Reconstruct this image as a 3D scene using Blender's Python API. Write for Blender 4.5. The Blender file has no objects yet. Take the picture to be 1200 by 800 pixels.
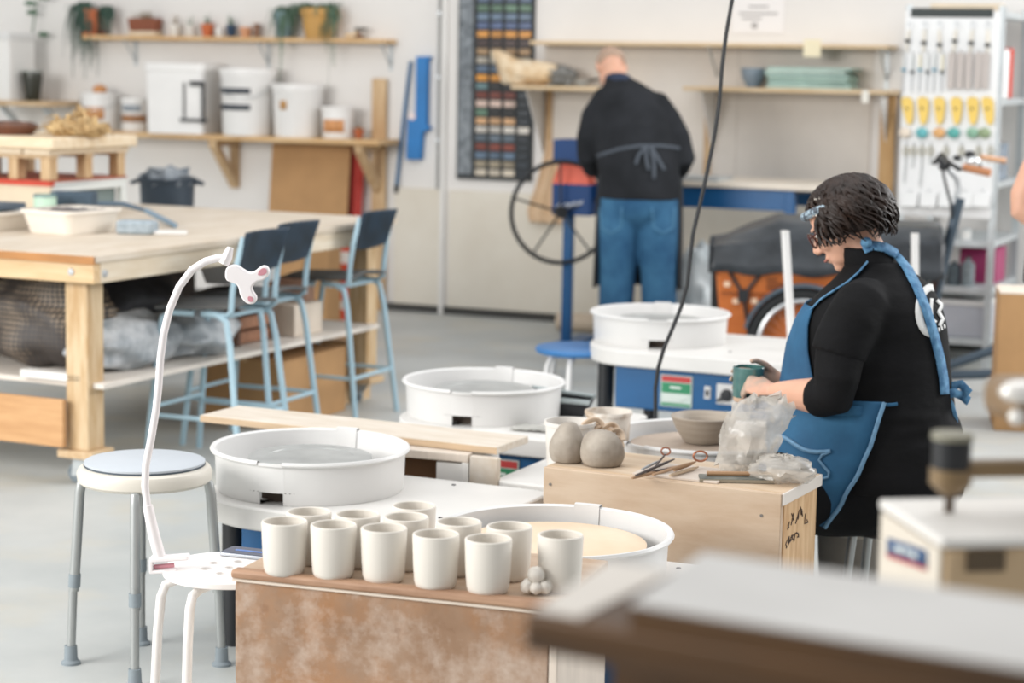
import bpy, bmesh, math, random
from mathutils import Vector, Matrix, noise
from mathutils.bvhtree import BVHTree
rnd = random.Random(7)
PI = math.pi
C = bpy.context.scene.collection
scene = bpy.context.scene

# ------------------------------------------------------------------ camera model (focal length, tilt, height in metres)
F = 2400.0; PIT = math.radians(7.7); ROLL = .018; H = 1.6
_cp, _sp, _cr, _sr = math.cos(PIT), math.sin(PIT), math.cos(ROLL), math.sin(ROLL)

def ray(px, py):
    dx, dy = px - 600, py - 400
    u = (dx * _cr + dy * _sr) / F
    v = (-dx * _sr + dy * _cr) / F
    return Vector((u, _cp - _sp * v, -_sp - _cp * v))

def at_z(px, py, z):                       # point seen at a pixel, at height z
    d = ray(px, py); return Vector((0, 0, H)) + d * ((z - H) / d.z)

def at_y(px, py, y):                       # point seen at a pixel, at depth y
    d = ray(px, py); return Vector((0, 0, H)) + d * (y / d.y)

WA = math.radians(23)                      # the back wall's turn
WU = Vector((math.cos(WA), -math.sin(WA), 0)); WN = Vector((-math.sin(WA), -math.cos(WA), 0))
W0 = Vector((-.003, 12.93, 0))

def wp(s, off, z):                         # point s along the back wall, off in front of it
    return W0 + WU * s + WN * off + Vector((0, 0, z))

def at_wall(px, py, off=0.0):
    d = ray(px, py); o = Vector((0, 0, H))
    t = (off + W0.dot(WN) - o.dot(WN)) / d.dot(WN)
    p = o + d * t
    return (p - W0).dot(WU), p.z           # (s, z)

# ------------------------------------------------------------------ materials
MATS = {}
def srgb(h):
    h = h.lstrip('#')
    c = [int(h[i:i + 2], 16) / 255 for i in (0, 2, 4)]
    return [(x / 12.92 if x <= .04045 else ((x + .055) / 1.055) ** 2.4) for x in c] + [1]

def mat(name, col, rough=.6, var=.0, scale=6, col2=None, bump=0.0, bscale=40, metal=0.0, stretch=None,
        spec=.5, alpha=1.0, trans=0.0, emit=0.0, detail=4, ramp=(.35, .65), coat=0.0, wave=None, sss=0.0):
    if name in MATS: return MATS[name]
    m = bpy.data.materials.new(name); m.use_nodes = True
    nt = m.node_tree; N = nt.nodes; L = nt.links
    b = N['Principled BSDF']
    c1 = srgb(col) if isinstance(col, str) else list(col) + [1]
    b.inputs['Base Color'].default_value = c1
    b.inputs['Roughness'].default_value = rough
    b.inputs['Metallic'].default_value = metal
    b.inputs['Specular IOR Level'].default_value = spec
    b.inputs['Alpha'].default_value = alpha
    b.inputs['Transmission Weight'].default_value = trans
    b.inputs['Coat Weight'].default_value = coat
    if sss:
        b.inputs['Subsurface Weight'].default_value = sss
        b.inputs['Subsurface Radius'].default_value = (.01, .004, .002)
    if emit:
        b.inputs['Emission Color'].default_value = c1; b.inputs['Emission Strength'].default_value = emit
    tc = N.new('ShaderNodeTexCoord'); mp = N.new('ShaderNodeMapping')
    L.new(tc.outputs['Object'], mp.inputs['Vector'])
    if stretch: mp.inputs['Scale'].default_value = stretch
    if col2 or var:
        nz = N.new('ShaderNodeTexNoise'); nz.inputs['Scale'].default_value = scale; nz.inputs['Detail'].default_value = detail
        nz.inputs['Roughness'].default_value = .6
        L.new(mp.outputs['Vector'], nz.inputs['Vector'])
        cr = N.new('ShaderNodeValToRGB'); L.new(nz.outputs['Fac'], cr.inputs['Fac'])
        c2 = srgb(col2) if col2 else [min(1, x * (1 - var)) for x in c1[:3]] + [1]
        cr.color_ramp.elements[0].position = ramp[0]; cr.color_ramp.elements[1].position = ramp[1]
        cr.color_ramp.elements[0].color = c1; cr.color_ramp.elements[1].color = c2
        L.new(cr.outputs['Color'], b.inputs['Base Color'])
        if wave:                            # grain lines over the noise
            wv = N.new('ShaderNodeTexWave'); wv.inputs['Scale'].default_value = wave[0]; wv.inputs['Distortion'].default_value = wave[1]
            wv.inputs['Detail'].default_value = 3
            L.new(mp.outputs['Vector'], wv.inputs['Vector'])
            mx = N.new('ShaderNodeMixRGB'); mx.blend_type = 'MULTIPLY'; mx.inputs['Fac'].default_value = wave[2]
            L.new(cr.outputs['Color'], mx.inputs['Color1']); L.new(wv.outputs['Color'], mx.inputs['Color2'])
            L.new(mx.outputs['Color'], b.inputs['Base Color'])
    if bump:
        n2 = N.new('ShaderNodeTexNoise'); n2.inputs['Scale'].default_value = bscale; n2.inputs['Detail'].default_value = 5
        L.new(mp.outputs['Vector'], n2.inputs['Vector'])
        bp = N.new('ShaderNodeBump'); bp.inputs['Strength'].default_value = bump; bp.inputs['Distance'].default_value = .01
        L.new(n2.outputs['Fac'], bp.inputs['Height']); L.new(bp.outputs['Normal'], b.inputs['Normal'])
    MATS[name] = m
    return m

# ------------------------------------------------------------------ mesh builder
def rot(x=0, y=0, z=0):
    return Matrix.Rotation(z, 4, 'Z') @ Matrix.Rotation(y, 4, 'Y') @ Matrix.Rotation(x, 4, 'X')

class MB:
    def __init__(s): s.v = []; s.f = []; s.M = Matrix()
    def add(s, vs, fs):
        o = len(s.v); s.v += [s.M @ Vector(p) for p in vs]; s.f += [[i + o for i in f] for f in fs]; return s
    def box(s, x0, x1, y0, y1, z0, z1):
        v = [(x0, y0, z0), (x1, y0, z0), (x1, y1, z0), (x0, y1, z0), (x0, y0, z1), (x1, y0, z1), (x1, y1, z1), (x0, y1, z1)]
        return s.add(v, [[3, 2, 1, 0], [4, 5, 6, 7], [0, 1, 5, 4], [1, 2, 6, 5], [2, 3, 7, 6], [3, 0, 4, 7]])
    def cbox(s, c, size, R=None):
        M0 = s.M; s.M = s.M @ Matrix.Translation(c) @ (R or Matrix())
        x, y, z = [q / 2 for q in size]; s.box(-x, x, -y, y, -z, z); s.M = M0; return s
    def bar(s, p, q, w, t):                # rectangular bar between two points
        p, q = Vector(p), Vector(q); d = q - p
        R = d.to_track_quat('Z', 'Y').to_matrix().to_4x4()
        return s.cbox((p + q) / 2, (w, t, d.length), R)
    def tube(s, pts, r, n=10, closed=False, flat=1.0, caps=True):
        pts = [Vector(p) for p in pts]; k = len(pts)
        rs = r if isinstance(r, (list, tuple)) else [r] * k
        t0 = (pts[1] - pts[0]).normalized(); up = Vector((0, 0, 1)) if abs(t0.z) < .9 else Vector((1, 0, 0))
        a = t0.cross(up).normalized(); vs = []; fs = []
        for i, p in enumerate(pts):
            if closed: t = (pts[(i + 1) % k] - pts[i - 1])
            else: t = pts[min(i + 1, k - 1)] - pts[max(i - 1, 0)]
            if t.length < 1e-9: t = t0
            t = t.normalized(); a = (a - t * a.dot(t)).normalized(); b = t.cross(a)
            for j in range(n):
                w = 2 * PI * j / n; vs.append(p + (a * math.cos(w) + b * math.sin(w) * flat) * rs[i])
        for i in range(k if closed else k - 1):
            for j in range(n):
                i2 = (i + 1) % k; fs.append([i * n + j, i * n + (j + 1) % n, i2 * n + (j + 1) % n, i2 * n + j])
        if not closed and caps: fs += [list(range(n))[::-1], [(k - 1) * n + j for j in range(n)]]
        return s.add(vs, fs)
    def cyl(s, p, q, r, r2=None, n=20): return s.tube([p, q], [r, r if r2 is None else r2], n)
    def lathe(s, prof, n=40, c=(0, 0, 0), a0=0, a1=None, sx=1, sy=1):
        full = a1 is None; a1 = a0 + 2 * PI if full else a1
        m = n if full else n + 1; vs = []; fs = []
        for i in range(m):
            w = a0 + (a1 - a0) * i / n
            for r, z in prof: vs.append((c[0] + r * math.cos(w) * sx, c[1] + r * math.sin(w) * sy, c[2] + z))
        k = len(prof)
        for i in range(n):
            i2 = (i + 1) % m
            for j in range(k - 1):
                fs.append([i * k + j, i2 * k + j, i2 * k + j + 1, i * k + j + 1])
        return s.add(vs, fs)
    def prism(s, poly, z0, z1, plane='xy'):
        def P(a, b, z): return (a, b, z) if plane == 'xy' else ((a, z, b) if plane == 'xz' else (z, a, b))
        k = len(poly); vs = [P(a, b, z0) for a, b in poly] + [P(a, b, z1) for a, b in poly]
        fs = [list(range(k))[::-1], list(range(k, 2 * k))] + [[i, (i + 1) % k, k + (i + 1) % k, k + i] for i in range(k)]
        return s.add(vs, fs)
    def ball(s, c, r, nu=20, nv=12, amp=0, freq=3, seed=0, R=None):
        r = (r, r, r) if not isinstance(r, (tuple, list)) else r; vs = []; fs = []
        for i in range(nv + 1):
            th = PI * i / nv
            for j in range(nu):
                ph = 2 * PI * j / nu
                d = Vector((math.sin(th) * math.cos(ph), math.sin(th) * math.sin(ph), math.cos(th)))
                q = 1 + (amp * noise.noise(d * freq + Vector((seed, seed * 1.7, seed * .3))) if amp else 0)
                p = Vector((d.x * r[0] * q, d.y * r[1] * q, d.z * r[2] * q))
                if R: p = R @ p
                vs.append(Vector(c) + p)
        for i in range(nv):
            for j in range(nu):
                fs.append([i * nu + j, (i + 1) * nu + j, (i + 1) * nu + (j + 1) % nu, i * nu + (j + 1) % nu])
        return s.add(vs, fs)
    def grid(s, fn, nu, nv):
        vs = [fn(i / nu, j / nv) for i in range(nu + 1) for j in range(nv + 1)]
        fs = [[i * (nv + 1) + j, (i + 1) * (nv + 1) + j, (i + 1) * (nv + 1) + j + 1, i * (nv + 1) + j + 1] for i in range(nu) for j in range(nv)]
        return s.add(vs, fs)
    def loft(s, rings, n=24):              # rings: (centre, axis a half-length vector, axis b half-length vector)
        vs = []; k = len(rings)
        for c, a, b in rings:
            c, a, b = Vector(c), Vector(a), Vector(b)
            for j in range(n):
                w = 2 * PI * j / n; vs.append(c + a * math.cos(w) + b * math.sin(w))
        fs = [[i * n + j, i * n + (j + 1) % n, (i + 1) * n + (j + 1) % n, (i + 1) * n + j] for i in range(k - 1) for j in range(n)]
        fs += [list(range(n))[::-1], [(k - 1) * n + j for j in range(n)]]
        return s.add(vs, fs)
    def build(s, name, m, parent=None, loc=None, rz=0.0, bevel=0, seg=2, smooth=35, sub=0, solid=0, remesh=0, relax=0):
        me = bpy.data.meshes.new(name); me.from_pydata([tuple(p) for p in s.v], [], s.f); me.update()
        bm = bmesh.new(); bm.from_mesh(me)
        bmesh.ops.remove_doubles(bm, verts=bm.verts, dist=1e-6)
        bmesh.ops.recalc_face_normals(bm, faces=bm.faces); bm.to_mesh(me); bm.free()
        o = bpy.data.objects.new(name, me); C.objects.link(o)
        if m: me.materials.append(m)
        if parent: o.parent = parent
        if loc is not None: o.location = loc
        o.rotation_euler = (0, 0, rz)
        if remesh:
            md = o.modifiers.new('remesh', 'REMESH'); md.mode = 'VOXEL'; md.voxel_size = remesh; md.use_smooth_shade = True
            if relax:
                sm = o.modifiers.new('smooth', 'SMOOTH'); sm.iterations = relax; sm.factor = .5
        if solid:
            md = o.modifiers.new('solid', 'SOLIDIFY'); md.thickness = solid; md.offset = 0
        if bevel:
            md = o.modifiers.new('bevel', 'BEVEL'); md.width = bevel; md.segments = seg; md.limit_method = 'ANGLE'; md.angle_limit = math.radians(40)
        if sub:
            md = o.modifiers.new('sub', 'SUBSURF'); md.levels = sub; md.render_levels = sub
        if smooth and not remesh:
            for p in me.polygons: p.use_smooth = True
            if smooth < 180: me.set_sharp_from_angle(angle=math.radians(smooth))
        return o

def tag(o, label, cat, group=None, kind=None):
    o['label'] = label; o['category'] = cat
    if group: o['group'] = group
    if kind: o['kind'] = kind
    return o
def thing(name, label, cat, loc=(0, 0, 0), rz=0.0, group=None):
    o = bpy.data.objects.new(name, None); C.objects.link(o); o.empty_display_size = .1
    o.location = loc; o.rotation_euler = (0, 0, rz)
    return tag(o, label, cat, group)
def struct(o): o['kind'] = 'structure'; return o
def dup(src, loc=None, rz=None, label=None, group=None):
    def cp(o, par):
        c = o.copy(); C.objects.link(c); c.parent = par
        for ch in o.children: cp(ch, c)
        return c
    r = cp(src, None)
    if loc is not None: r.location = loc
    if rz is not None: r.rotation_euler = (0, 0, rz)
    if label: r['label'] = label
    if group: r['group'] = group
    return r
ORD = ['first', 'second', 'third', 'fourth', 'fifth', 'sixth', 'seventh', 'eighth', 'ninth']

# shared materials
M_white_plastic = mat('white_plastic', '#dfdedc', .38, var=.05, scale=4)
M_white_paint = mat('white_paint', '#e8e6e2', .6, var=.06, scale=3)
M_pine = mat('pine', '#d3b995', .6, col2='#bf9f78', scale=5, stretch=(8, 1, 8), bump=.1, bscale=30)
M_pine_v = mat('pine_upright', '#d2b68f', .6, col2='#b8946a', scale=5, stretch=(8, 8, 1), bump=.1, bscale=30)
M_pale_pine = mat('pale_pine', '#e2d3bc', .6, col2='#d3c0a3', scale=5, stretch=(8, 1, 8), bump=.08)
M_ply = mat('plywood', '#dcc4a2', .62, col2='#cdae86', scale=3, stretch=(1.5, 6, 8), bump=.05)
M_steel = mat('brushed_steel', '#c9ccce', .35, metal=.85, var=.1, scale=12)
M_galv = mat('galvanised_steel', '#c6ccce', .45, metal=.35, var=.15, scale=9)
M_black_rubber = mat('black_rubber', '#1d1f21', .7, var=.2)
M_black = mat('black_plastic', '#202225', .5, var=.15)
M_grey_rubber = mat('grey_rubber', '#8b959b', .6, var=.1)
M_blue_steel = mat('blue_enamel', '#14598f', .4, var=.12, scale=8)
M_cardboard = mat('cardboard', '#b88f62', .8, var=.12, scale=5)
M_terracotta = mat('terracotta', '#b8663f', .75, var=.2, scale=14)
M_green = mat('plant_green', '#5d7a62', .6, var=.35, scale=20)
M_dkgreen = mat('plant_dark_green', '#3f5a4c', .6, var=.35, scale=20)
# ------------------------------------------------------------------ the room
M_floor = mat('concrete_floor', '#c6c8c5', .5, col2='#9fa5a5', scale=.9, detail=9, ramp=(.3, .75), bump=.04, bscale=12)
nt = M_floor.node_tree                                    # worn warm patches over the grey concrete
_b = nt.nodes['Principled BSDF']; _lnk = _b.inputs['Base Color'].links[0].from_socket
_n = nt.nodes.new('ShaderNodeTexNoise'); _n.inputs['Scale'].default_value = 2.3; _n.inputs['Detail'].default_value = 8
_tc = nt.nodes.new('ShaderNodeTexCoord'); nt.links.new(_tc.outputs['Object'], _n.inputs['Vector'])
_r = nt.nodes.new('ShaderNodeValToRGB'); _r.color_ramp.elements[0].position = .5; _r.color_ramp.elements[1].position = .72
_r.color_ramp.elements[0].color = (0, 0, 0, 1); _r.color_ramp.elements[1].color = (.55, .55, .55, 1)
nt.links.new(_n.outputs['Fac'], _r.inputs['Fac'])
_m = nt.nodes.new('ShaderNodeMixRGB'); _m.inputs['Color2'].default_value = srgb('#c4bca9')
nt.links.new(_r.outputs['Color'], _m.inputs['Fac']); nt.links.new(_lnk, _m.inputs['Color1']); nt.links.new(_m.outputs['Color'], _b.inputs['Base Color'])
struct(MB().box(-9, 9, -3, 18, -.1, 0).build('floor', M_floor))

M_wall = mat('wall_white', '#e6e3df', .8, var=.06, scale=1.2, bump=.03, bscale=18)
M_wall_low = mat('wall_cream', '#e2dccf', .75, col2='#d8d0c1', scale=1.6, bump=.02)
SC = -4.7                                                # corner of the room along the wall
w = MB().box(SC, 7.5, 0, .2, 0, 3.6).build('wall_back', M_wall, loc=wp(0, 0, 0), rz=-WA); struct(w)
wl = MB().box(-.2, 0, -4.2, .2, 0, 3.6).build('wall_left', mat('wall_cool_white', '#e4e8ea', .8, var=.05, scale=1.2), loc=wp(SC, 0, 0), rz=-WA); struct(wl)
# cream lining panels on the lower wall, above a dark gap
for i, (s0, s1) in enumerate([(-.83, -.485), (-.445, .62), (.63, 2.3)]):
    struct(MB().box(s0, s1, -.025, 0, .05, .8).build('trim_%d' % (i + 1), M_wall_low, loc=wp(0, 0, 0), rz=-WA, bevel=.004))
struct(MB().box(SC, 7.5, -.02, 0, 0, .05).build('baseboard_back', mat('dark_gap', '#4b4a47', .8, var=.2), loc=wp(0, 0, 0), rz=-WA))
struct(MB().box(-.505, -.475, -.03, 0, .0, 3.6).build('trim_4', M_white_paint, loc=wp(0, 0, 0), rz=-WA, bevel=.004))

# grey conduit pipe beside the trim strip
t = thing('wall_conduit', 'thin grey conduit pipe running down the white wall left of the tile board', 'pipe', wp(-.53, .012, 0), -WA)
MB().cyl((0, 0, .08), (0, 0, 3.4), .009).build('pipe', mat('conduit_grey', '#a7a8a6', .5, var=.1), t)
for z in (.5, 1.1, 1.5, 1.9): MB().box(-.014, .014, -.012, .012, z, z + .025).build('clip', M_steel, t)

def wall_shelf(name, label, px0, px1, py, off, depth, thick, m, z=None):
    s0, zz = at_wall(px0, py, off); s1, _ = at_wall(px1, py, off)
    z = zz if z is None else z
    t = thing(name, label, 'shelf', wp(s0, 0, z), -WA)
    MB().box(0, s1 - s0, -depth, -.002, -thick, 0).build('board', m, t, bevel=.003)
    return t, s0, s1, z
# ------------------------------------------------------------------ left part of the back wall
M_shelfwood = mat('shelf_pine', '#d9b98c', .6, col2='#c69c68', scale=5, stretch=(1, 8, 8))
up, us0, us1, uz = wall_shelf('wall_shelf', 'upper pine wall shelf holding flower pots and trailing plants', 97, 452, 40, .16, .17, .028, M_shelfwood, 1.745)
for s in (.32, 1.35, us1 - us0 - .04):
    b = MB().box(s - .012, s + .012, -.006, -.002, -.2, -.028).box(s - .012, s + .012, -.15, -.003, -.034, -.028)
    b.bar((s, -.14, -.036), (s, -.008, -.17), .012, .006).build('shelf_bracket', M_galv, up)
lo, ls0, ls1, lz = wall_shelf('wall_shelf', 'lower pine wall shelf carrying a row of white buckets', 125, 447, 156, .3, .34, .032, M_shelfwood, 1.11)
for s in ((at_wall(268, 180, .1)[0] - ls0), (at_wall(437, 180, .1)[0] - ls0)):
    b = MB().box(s - .03, s + .03, -.04, -.002, -.36, -.033).box(s - .03, s + .03, -.31, -.04, -.075, -.033)
    b.bar((s, -.29, -.06), (s, -.03, -.33), .055, .05).build('shelf_bracket', M_pine_v, lo, bevel=.003)

def on_shelf(px, z, off): return wp(at_wall(px, 100, off)[0], off, z)
PXM = 13.4 / 2400                                          # metres per pixel at the left wall

def bucket(px, w, h, label, name='bucket', cat='bucket', col='#eceae7', off=.18, handle=True, lid=True, taper=.88, sq=False):
    t = thing(name, label, cat, on_shelf(px, lz + .001, off), -WA + .3)
    r = w * PXM / 2; hh = h * PXM; m = mat('bucket_' + col[1:], col, .4, var=.04)
    MB().lathe([(0, 0), (r * taper, 0), (r * taper + .004, .01), (r * .97, hh * .86), (r, hh * .88), (r, hh * .93), (r * .96, hh * .93), (r * taper * .97, .012), (0, .012)], 36).build('body', m, t)
    if lid:
        MB().lathe([(0, hh), (r * .97, hh), (r * 1.03, hh * .985), (r * 1.03, hh * .92), (r * .99, hh * .92), (r * .99, hh * .94), (0, hh * .94)], 36).build('lid', m, t)
    if handle:
        pts = [(r * 1.02 * math.cos(a), -r * 1.05 * abs(math.sin(a)) - .002, hh * .85 - hh * .3 * abs(math.sin(a))) for a in [PI * k / 14 for k in range(15)]]
        MB().tube(pts, .003, 6).build('handle', M_steel, t)
    return t, r, hh
def wrap_label(t, r, z0, z1, a0, a1, m, name='paper_label', tap=0):
    a0, a1 = a0 - PI / 2, a1 - PI / 2
    return MB().lathe([(r - tap, z0), (r, z1)], 16, a0=a0, a1=a1).build(name, m, t, solid=.002)
M_orange_label = mat('orange_label', '#d99a63', .6, var=.3, scale=30)
M_ink = mat('dark_ink', '#27303c', .6)
M_greylabel = mat('grey_label', '#9aa3ab', .6, var=.3, scale=40)

t, r, h = bucket(117, 47, 45, 'white bucket with an orange label at the left end of the lower shelf')
wrap_label(t, r * .965, h * .3, h * .62, -1.0, .5, M_orange_label)
MB().ball((0, 0, h + .02), (.05, .05, .035), 14, 8).build('lid_lump', M_orange_label, t)
t, r, h = bucket(158, 33, 40, 'small white tub with a brown band, between two buckets on the lower shelf', 'paint_tub', 'tub', handle=False)
wrap_label(t, r * .955, h * .28, h * .5, -1.4, 1.3, mat('brown_band', '#a87a55', .6, var=.3, scale=30))
wrap_label(t, r * .985, h * .6, h * .78, -.8, .7, M_greylabel)
# square pail with a black carrying strap
t = thing('square_pail', 'large white square pail with a black strap handle on the lower shelf', 'bucket', on_shelf(216, lz + .001, .215), -WA + .1)
q = 78 * PXM / 2; hh = 82 * PXM
def rr(a, b, rad, n=6):
    out = []
    for cx, cy, st in ((a - rad, b - rad, 0), (-a + rad, b - rad, 1), (-a + rad, -b + rad, 2), (a - rad, -b + rad, 3)):
        for k in range(n + 1):
            w_ = PI / 2 * (st + k / n); out.append((cx + rad * math.cos(w_), cy + rad * math.sin(w_)))
    return out
def tapered(poly0, z0, poly1, z1, mb=None, hollow=0):
    mb = mb or MB(); k = len(poly0)
    vs = [(x, y, z0) for x, y in poly0] + [(x, y, z1) for x, y in poly1]
    fs = [list(range(k))[::-1]] + [[i, (i + 1) % k, k + (i + 1) % k, k + i] for i in range(k)]
    if hollow:
        sc0 = 1 - hollow
        vs += [(x * sc0, y * sc0, z1) for x, y in poly1] + [(x * sc0, y * sc0, z0 + hollow * .1 + .004) for x, y in poly0]
        fs += [[k + i, k + (i + 1) % k, 2 * k + (i + 1) % k, 2 * k + i] for i in range(k)]
        fs += [[2 * k + i, 2 * k + (i + 1) % k, 3 * k + (i + 1) % k, 3 * k + i] for i in range(k)]
        fs += [list(range(3 * k, 4 * k))]
    else: fs += [list(range(k, 2 * k))]
    return mb.add(vs, fs)
tapered(rr(q * .93, .15, .03), 0, rr(q * .97, .16, .035), hh * .9).build('body', mat('bucket_eceae7', '#eceae7', .4), t)
MB().prism(rr(q, .165, .035), hh * .88, hh).build('lid', mat('bucket_eceae7', '#eceae7', .4), t, bevel=.006)
MB().cbox((.08, -.168, hh * .48), (.012, .004, hh * .5)).cbox((.17, -.168, hh * .72), (.1, .006, .03)).cbox((.15, -.168, hh * .2), (.2, .006, .02)).cbox((.215, -.165, hh * .45), (.02, .01, hh * .6)).build('strap', M_black, t)
t, r, h = bucket(291, 66, 78, 'white bucket with two dark printed stripes on the lower shelf', off=.2)
wrap_label(t, r * .975, h * .62, h * .7, -1.5, .3, M_ink, 'printed_stripe'); wrap_label(t, r * .955, h * .38, h * .46, -1.5, .3, M_ink, 'printed_stripe')
t, r, h = bucket(349, 60, 61, 'plain white bucket with a tiny square sticker on the lower shelf', handle=False)
MB().lathe([(r * .975, h * .52), (r * .98, h * .68)], 6, a0=-PI / 2 - .55, a1=-PI / 2 - .25).build('sticker', mat('sticker_brown', '#b98a52', .6), t, solid=.002)
t, r, h = bucket(396, 38, 36, 'short white tub with an orange label near the shelf bracket', 'paint_tub', 'tub', handle=False)
wrap_label(t, r * .95, h * .2, h * .6, -.9, .6, M_orange_label)
t = thing('clay_pot', 'tiny orange clay pot at the right end of the lower shelf', 'pot', on_shelf(421, lz + .001, .15), 0)
MB().lathe([(0, 0), (.022, 0), (.032, .045), (.036, .05), (.036, .06), (.028, .06), (.02, .01), (0, .01)], 20).build('pot_body', M_terracotta, t)
MB().ball((0, 0, .06), (.026, .026, .02), 12, 8, amp=.3).build('pot_filling', mat('dry_soil', '#8b6748', .9), t)

# plants and pots on the upper shelf
def pot(px, w, h, label, m, saucer=False, plant=None, name='flower_pot', cat='plant pot', off=.09, group=None):
    t = thing(name, label, cat, wp(at_wall(px, 40, off)[0], off, uz + .001), -WA, group)
    r = w * PXM / 2; hh = h * PXM; z0 = 0
    if saucer:
        MB().lathe([(0, 0), (r * 1.05, 0), (r * 1.15, .018), (r * 1.08, .018), (0, .008)], 28).build('saucer', m, t); z0 = .009
    MB().lathe([(0, z0), (r * .72, z0), (r * .93, hh * .78), (r, hh * .79), (r, hh), (r * .9, hh), (r * .86, hh * .8), (0, hh * .8)], 28).build('pot_body', m, t)
    return t, r, hh
def blades(n, base, spread, length, droop, m, t, name='foliage', seed=1, wdt=.006, front=True):
    wdt *= 1.7; rg = random.Random(seed); mb = MB()
    for i in range(n):
        a = rg.uniform(0, 2 * PI); l = length * rg.uniform(.5, 1.1); dr = droop * rg.uniform(.4, 1.2); sp = spread * rg.uniform(.4, 1.1)
        pts = []; rs = []
        for k in range(8):
            f = k / 7; x = base[0] + math.cos(a) * sp * (1 - (1 - f) ** 2); y = base[1] + math.sin(a) * sp * .45 * (1 - (1 - f) ** 2) - (.05 * f if front else 0)
            z = base[2] + l * (f * .35 - dr * f * f) + .01 * math.sin(f * 9 + i)
            pts.append((x, min(y, .06), z)); rs.append(wdt * (1 - .85 * f) + .0006)
        mb.tube(pts, rs, 5, flat=.35)
    return mb.build(name, m, t)
t, r, h = pot(110, 27, 31, 'terracotta pot with long grassy trailing leaves at the left of the upper shelf', M_terracotta, True, name='trailing_plant', cat='plant')
blades(90, (-.08, 0, h + .02), .13, .42, 1.25, M_dkgreen, t, seed=3, wdt=.007)
blades(60, (.11, 0, h), .08, .28, .95, M_dkgreen, t, 'foliage', 8, .008)
t = thing('planter_trough', 'long brown planter trough on the upper shelf', 'planter', wp(at_wall(170, 40, .09)[0], .09, uz + .001), -WA)
MB().box(-.1, .1, -.05, .05, 0, .03).build('saucer', M_pale_pine, t, bevel=.006)
tapered(rr(.1, .045, .015), .031, rr(.11, .055, .015), .115, hollow=.1).build('pot_body', mat('brown_clay', '#8a5038', .75, var=.2), t)
blades(40, (0, 0, .1), .1, .14, -.1, mat('dry_stems', '#8f7d63', .8), t, 'foliage', 4, .003)
small = [(205, 13, 14, 'small cream pot with dry sprigs, right of the brown trough on the upper shelf', '#e4e0d8'),
         (223, 11, 14, 'narrow pale pot holding a thin plant on the upper shelf', '#d9d6cf'),
         (243, 16, 15, 'small orange terracotta pot on the upper shelf', '#c5683a'),
         (257, 10, 11, 'tiny white pot beside the orange pot on the upper shelf', '#e9e7e2'),
         (271, 13, 14, 'small dark blue pot with a cactus on the upper shelf', '#27405a'),
         (288, 15, 12, 'squat peach clay pot on the upper shelf', '#d49a74'),
         (301, 9, 16, 'slim brown jar left of the grey-blue planter on the upper shelf', '#8e6a55')]
for i, (px, w_, h_, lb, col) in enumerate(small):
    t, r, h = pot(px, w_, h_, lb, mat('pot_' + col[1:], col, .6, var=.1), off=.07 + .02 * (i % 2), group='little pots on the upper shelf')
    if i in (0, 1, 2, 4): blades(9, (0, 0, h * .9), .03, .11, -.35, M_green if i != 0 else mat('dry_stems', '#8f7d63'), t, seed=20 + i, wdt=.004, front=False)
t, r, h = pot(333, 25, 30, 'grey-blue pot with thin trailing plant on the upper shelf', mat('pot_greyblue', '#8ea5b2', .6, var=.15), name='trailing_plant', cat='plant')
blades(60, (.02, 0, h), .12, .34, .9, M_green, t, seed=5, wdt=.006)
blades(14, (.0, -.03, h), .05, .55, 1.2, M_green, t, 'hanging_shoots', 15, .004)
t, r, h = pot(374, 44, 34, 'wide tan pot with a spider plant drooping over the upper shelf edge', mat('pot_tan', '#c99a55', .6, var=.15), name='spider_plant', cat='plant')
blades(120, (-.02, 0, h), .2, .26, .65, M_green, t, seed=6, wdt=.0065)
blades(30, (.11, -.03, h * .9), .06, .42, 1.2, M_green, t, 'hanging_shoots', 9, .0045)
t = thing('figurine', 'small pale figurine lying at the right end of the upper shelf', 'ornament', wp(at_wall(410, 40, .09)[0], .09, uz + .001), -WA)
MB().ball((0, 0, .018), (.045, .02, .018), 14, 8).ball((.04, 0, .03), (.018, .015, .018), 12, 8).build('body', mat('pale_clay', '#dcc3a0', .7), t)
t = thing('toy_crane', 'small brown stand with a grey top at the right end of the upper shelf', 'ornament', wp(at_wall(421, 40, .09)[0], .09, uz + .001), -WA)
MB().lathe([(0, 0), (.03, 0), (.03, .01), (.012, .02), (.012, .05), (0, .05)], 16).build('stand', mat('brown_wood', '#77543c', .6), t)
MB().cbox((.01, 0, .062), (.08, .03, .022)).build('stand_top', mat('grey_wood', '#6f6d68', .6), t, bevel=.004)

# things leaning on or fixed to the wall
s0, z = at_wall(445, 92, .03)
t = thing('wood_plank', 'upright pale plank leaning on the wall at the right end of the lower shelf', 'plank', wp(s0, .03, 0), -WA)
MB().box(-.05, .05, -.012, .012, .0, z).build('plank_board', M_pine_v, t, bevel=.003)
s0, z0 = at_wall(320, 245, .1); s1, z1 = at_wall(408, 163, .06)
t = thing('cardboard_sheet', 'large brown cardboard sheet leaning on the wall under the lower shelf', 'cardboard', wp((s0 + s1) / 2, .12, 0), -WA)
MB().add([(-.29, -.05, 0), (.29, -.05, 0), (.29, .06, 1.06), (-.29, .06, 1.06), (-.29, -.06, 0), (.29, -.06, 0), (.29, .05, 1.06), (-.29, .05, 1.06)],
         [[0, 1, 2, 3], [7, 6, 5, 4], [0, 4, 5, 1], [1, 5, 6, 2], [2, 6, 7, 3], [3, 7, 4, 0]]).build('sheet', M_cardboard, t)
s0, z0 = at_wall(413, 205, .1)
t = thing('red_post', 'red painted post standing between the cardboard sheet and the shelf bracket', 'post', wp(s0, .08, 0), -WA)
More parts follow.
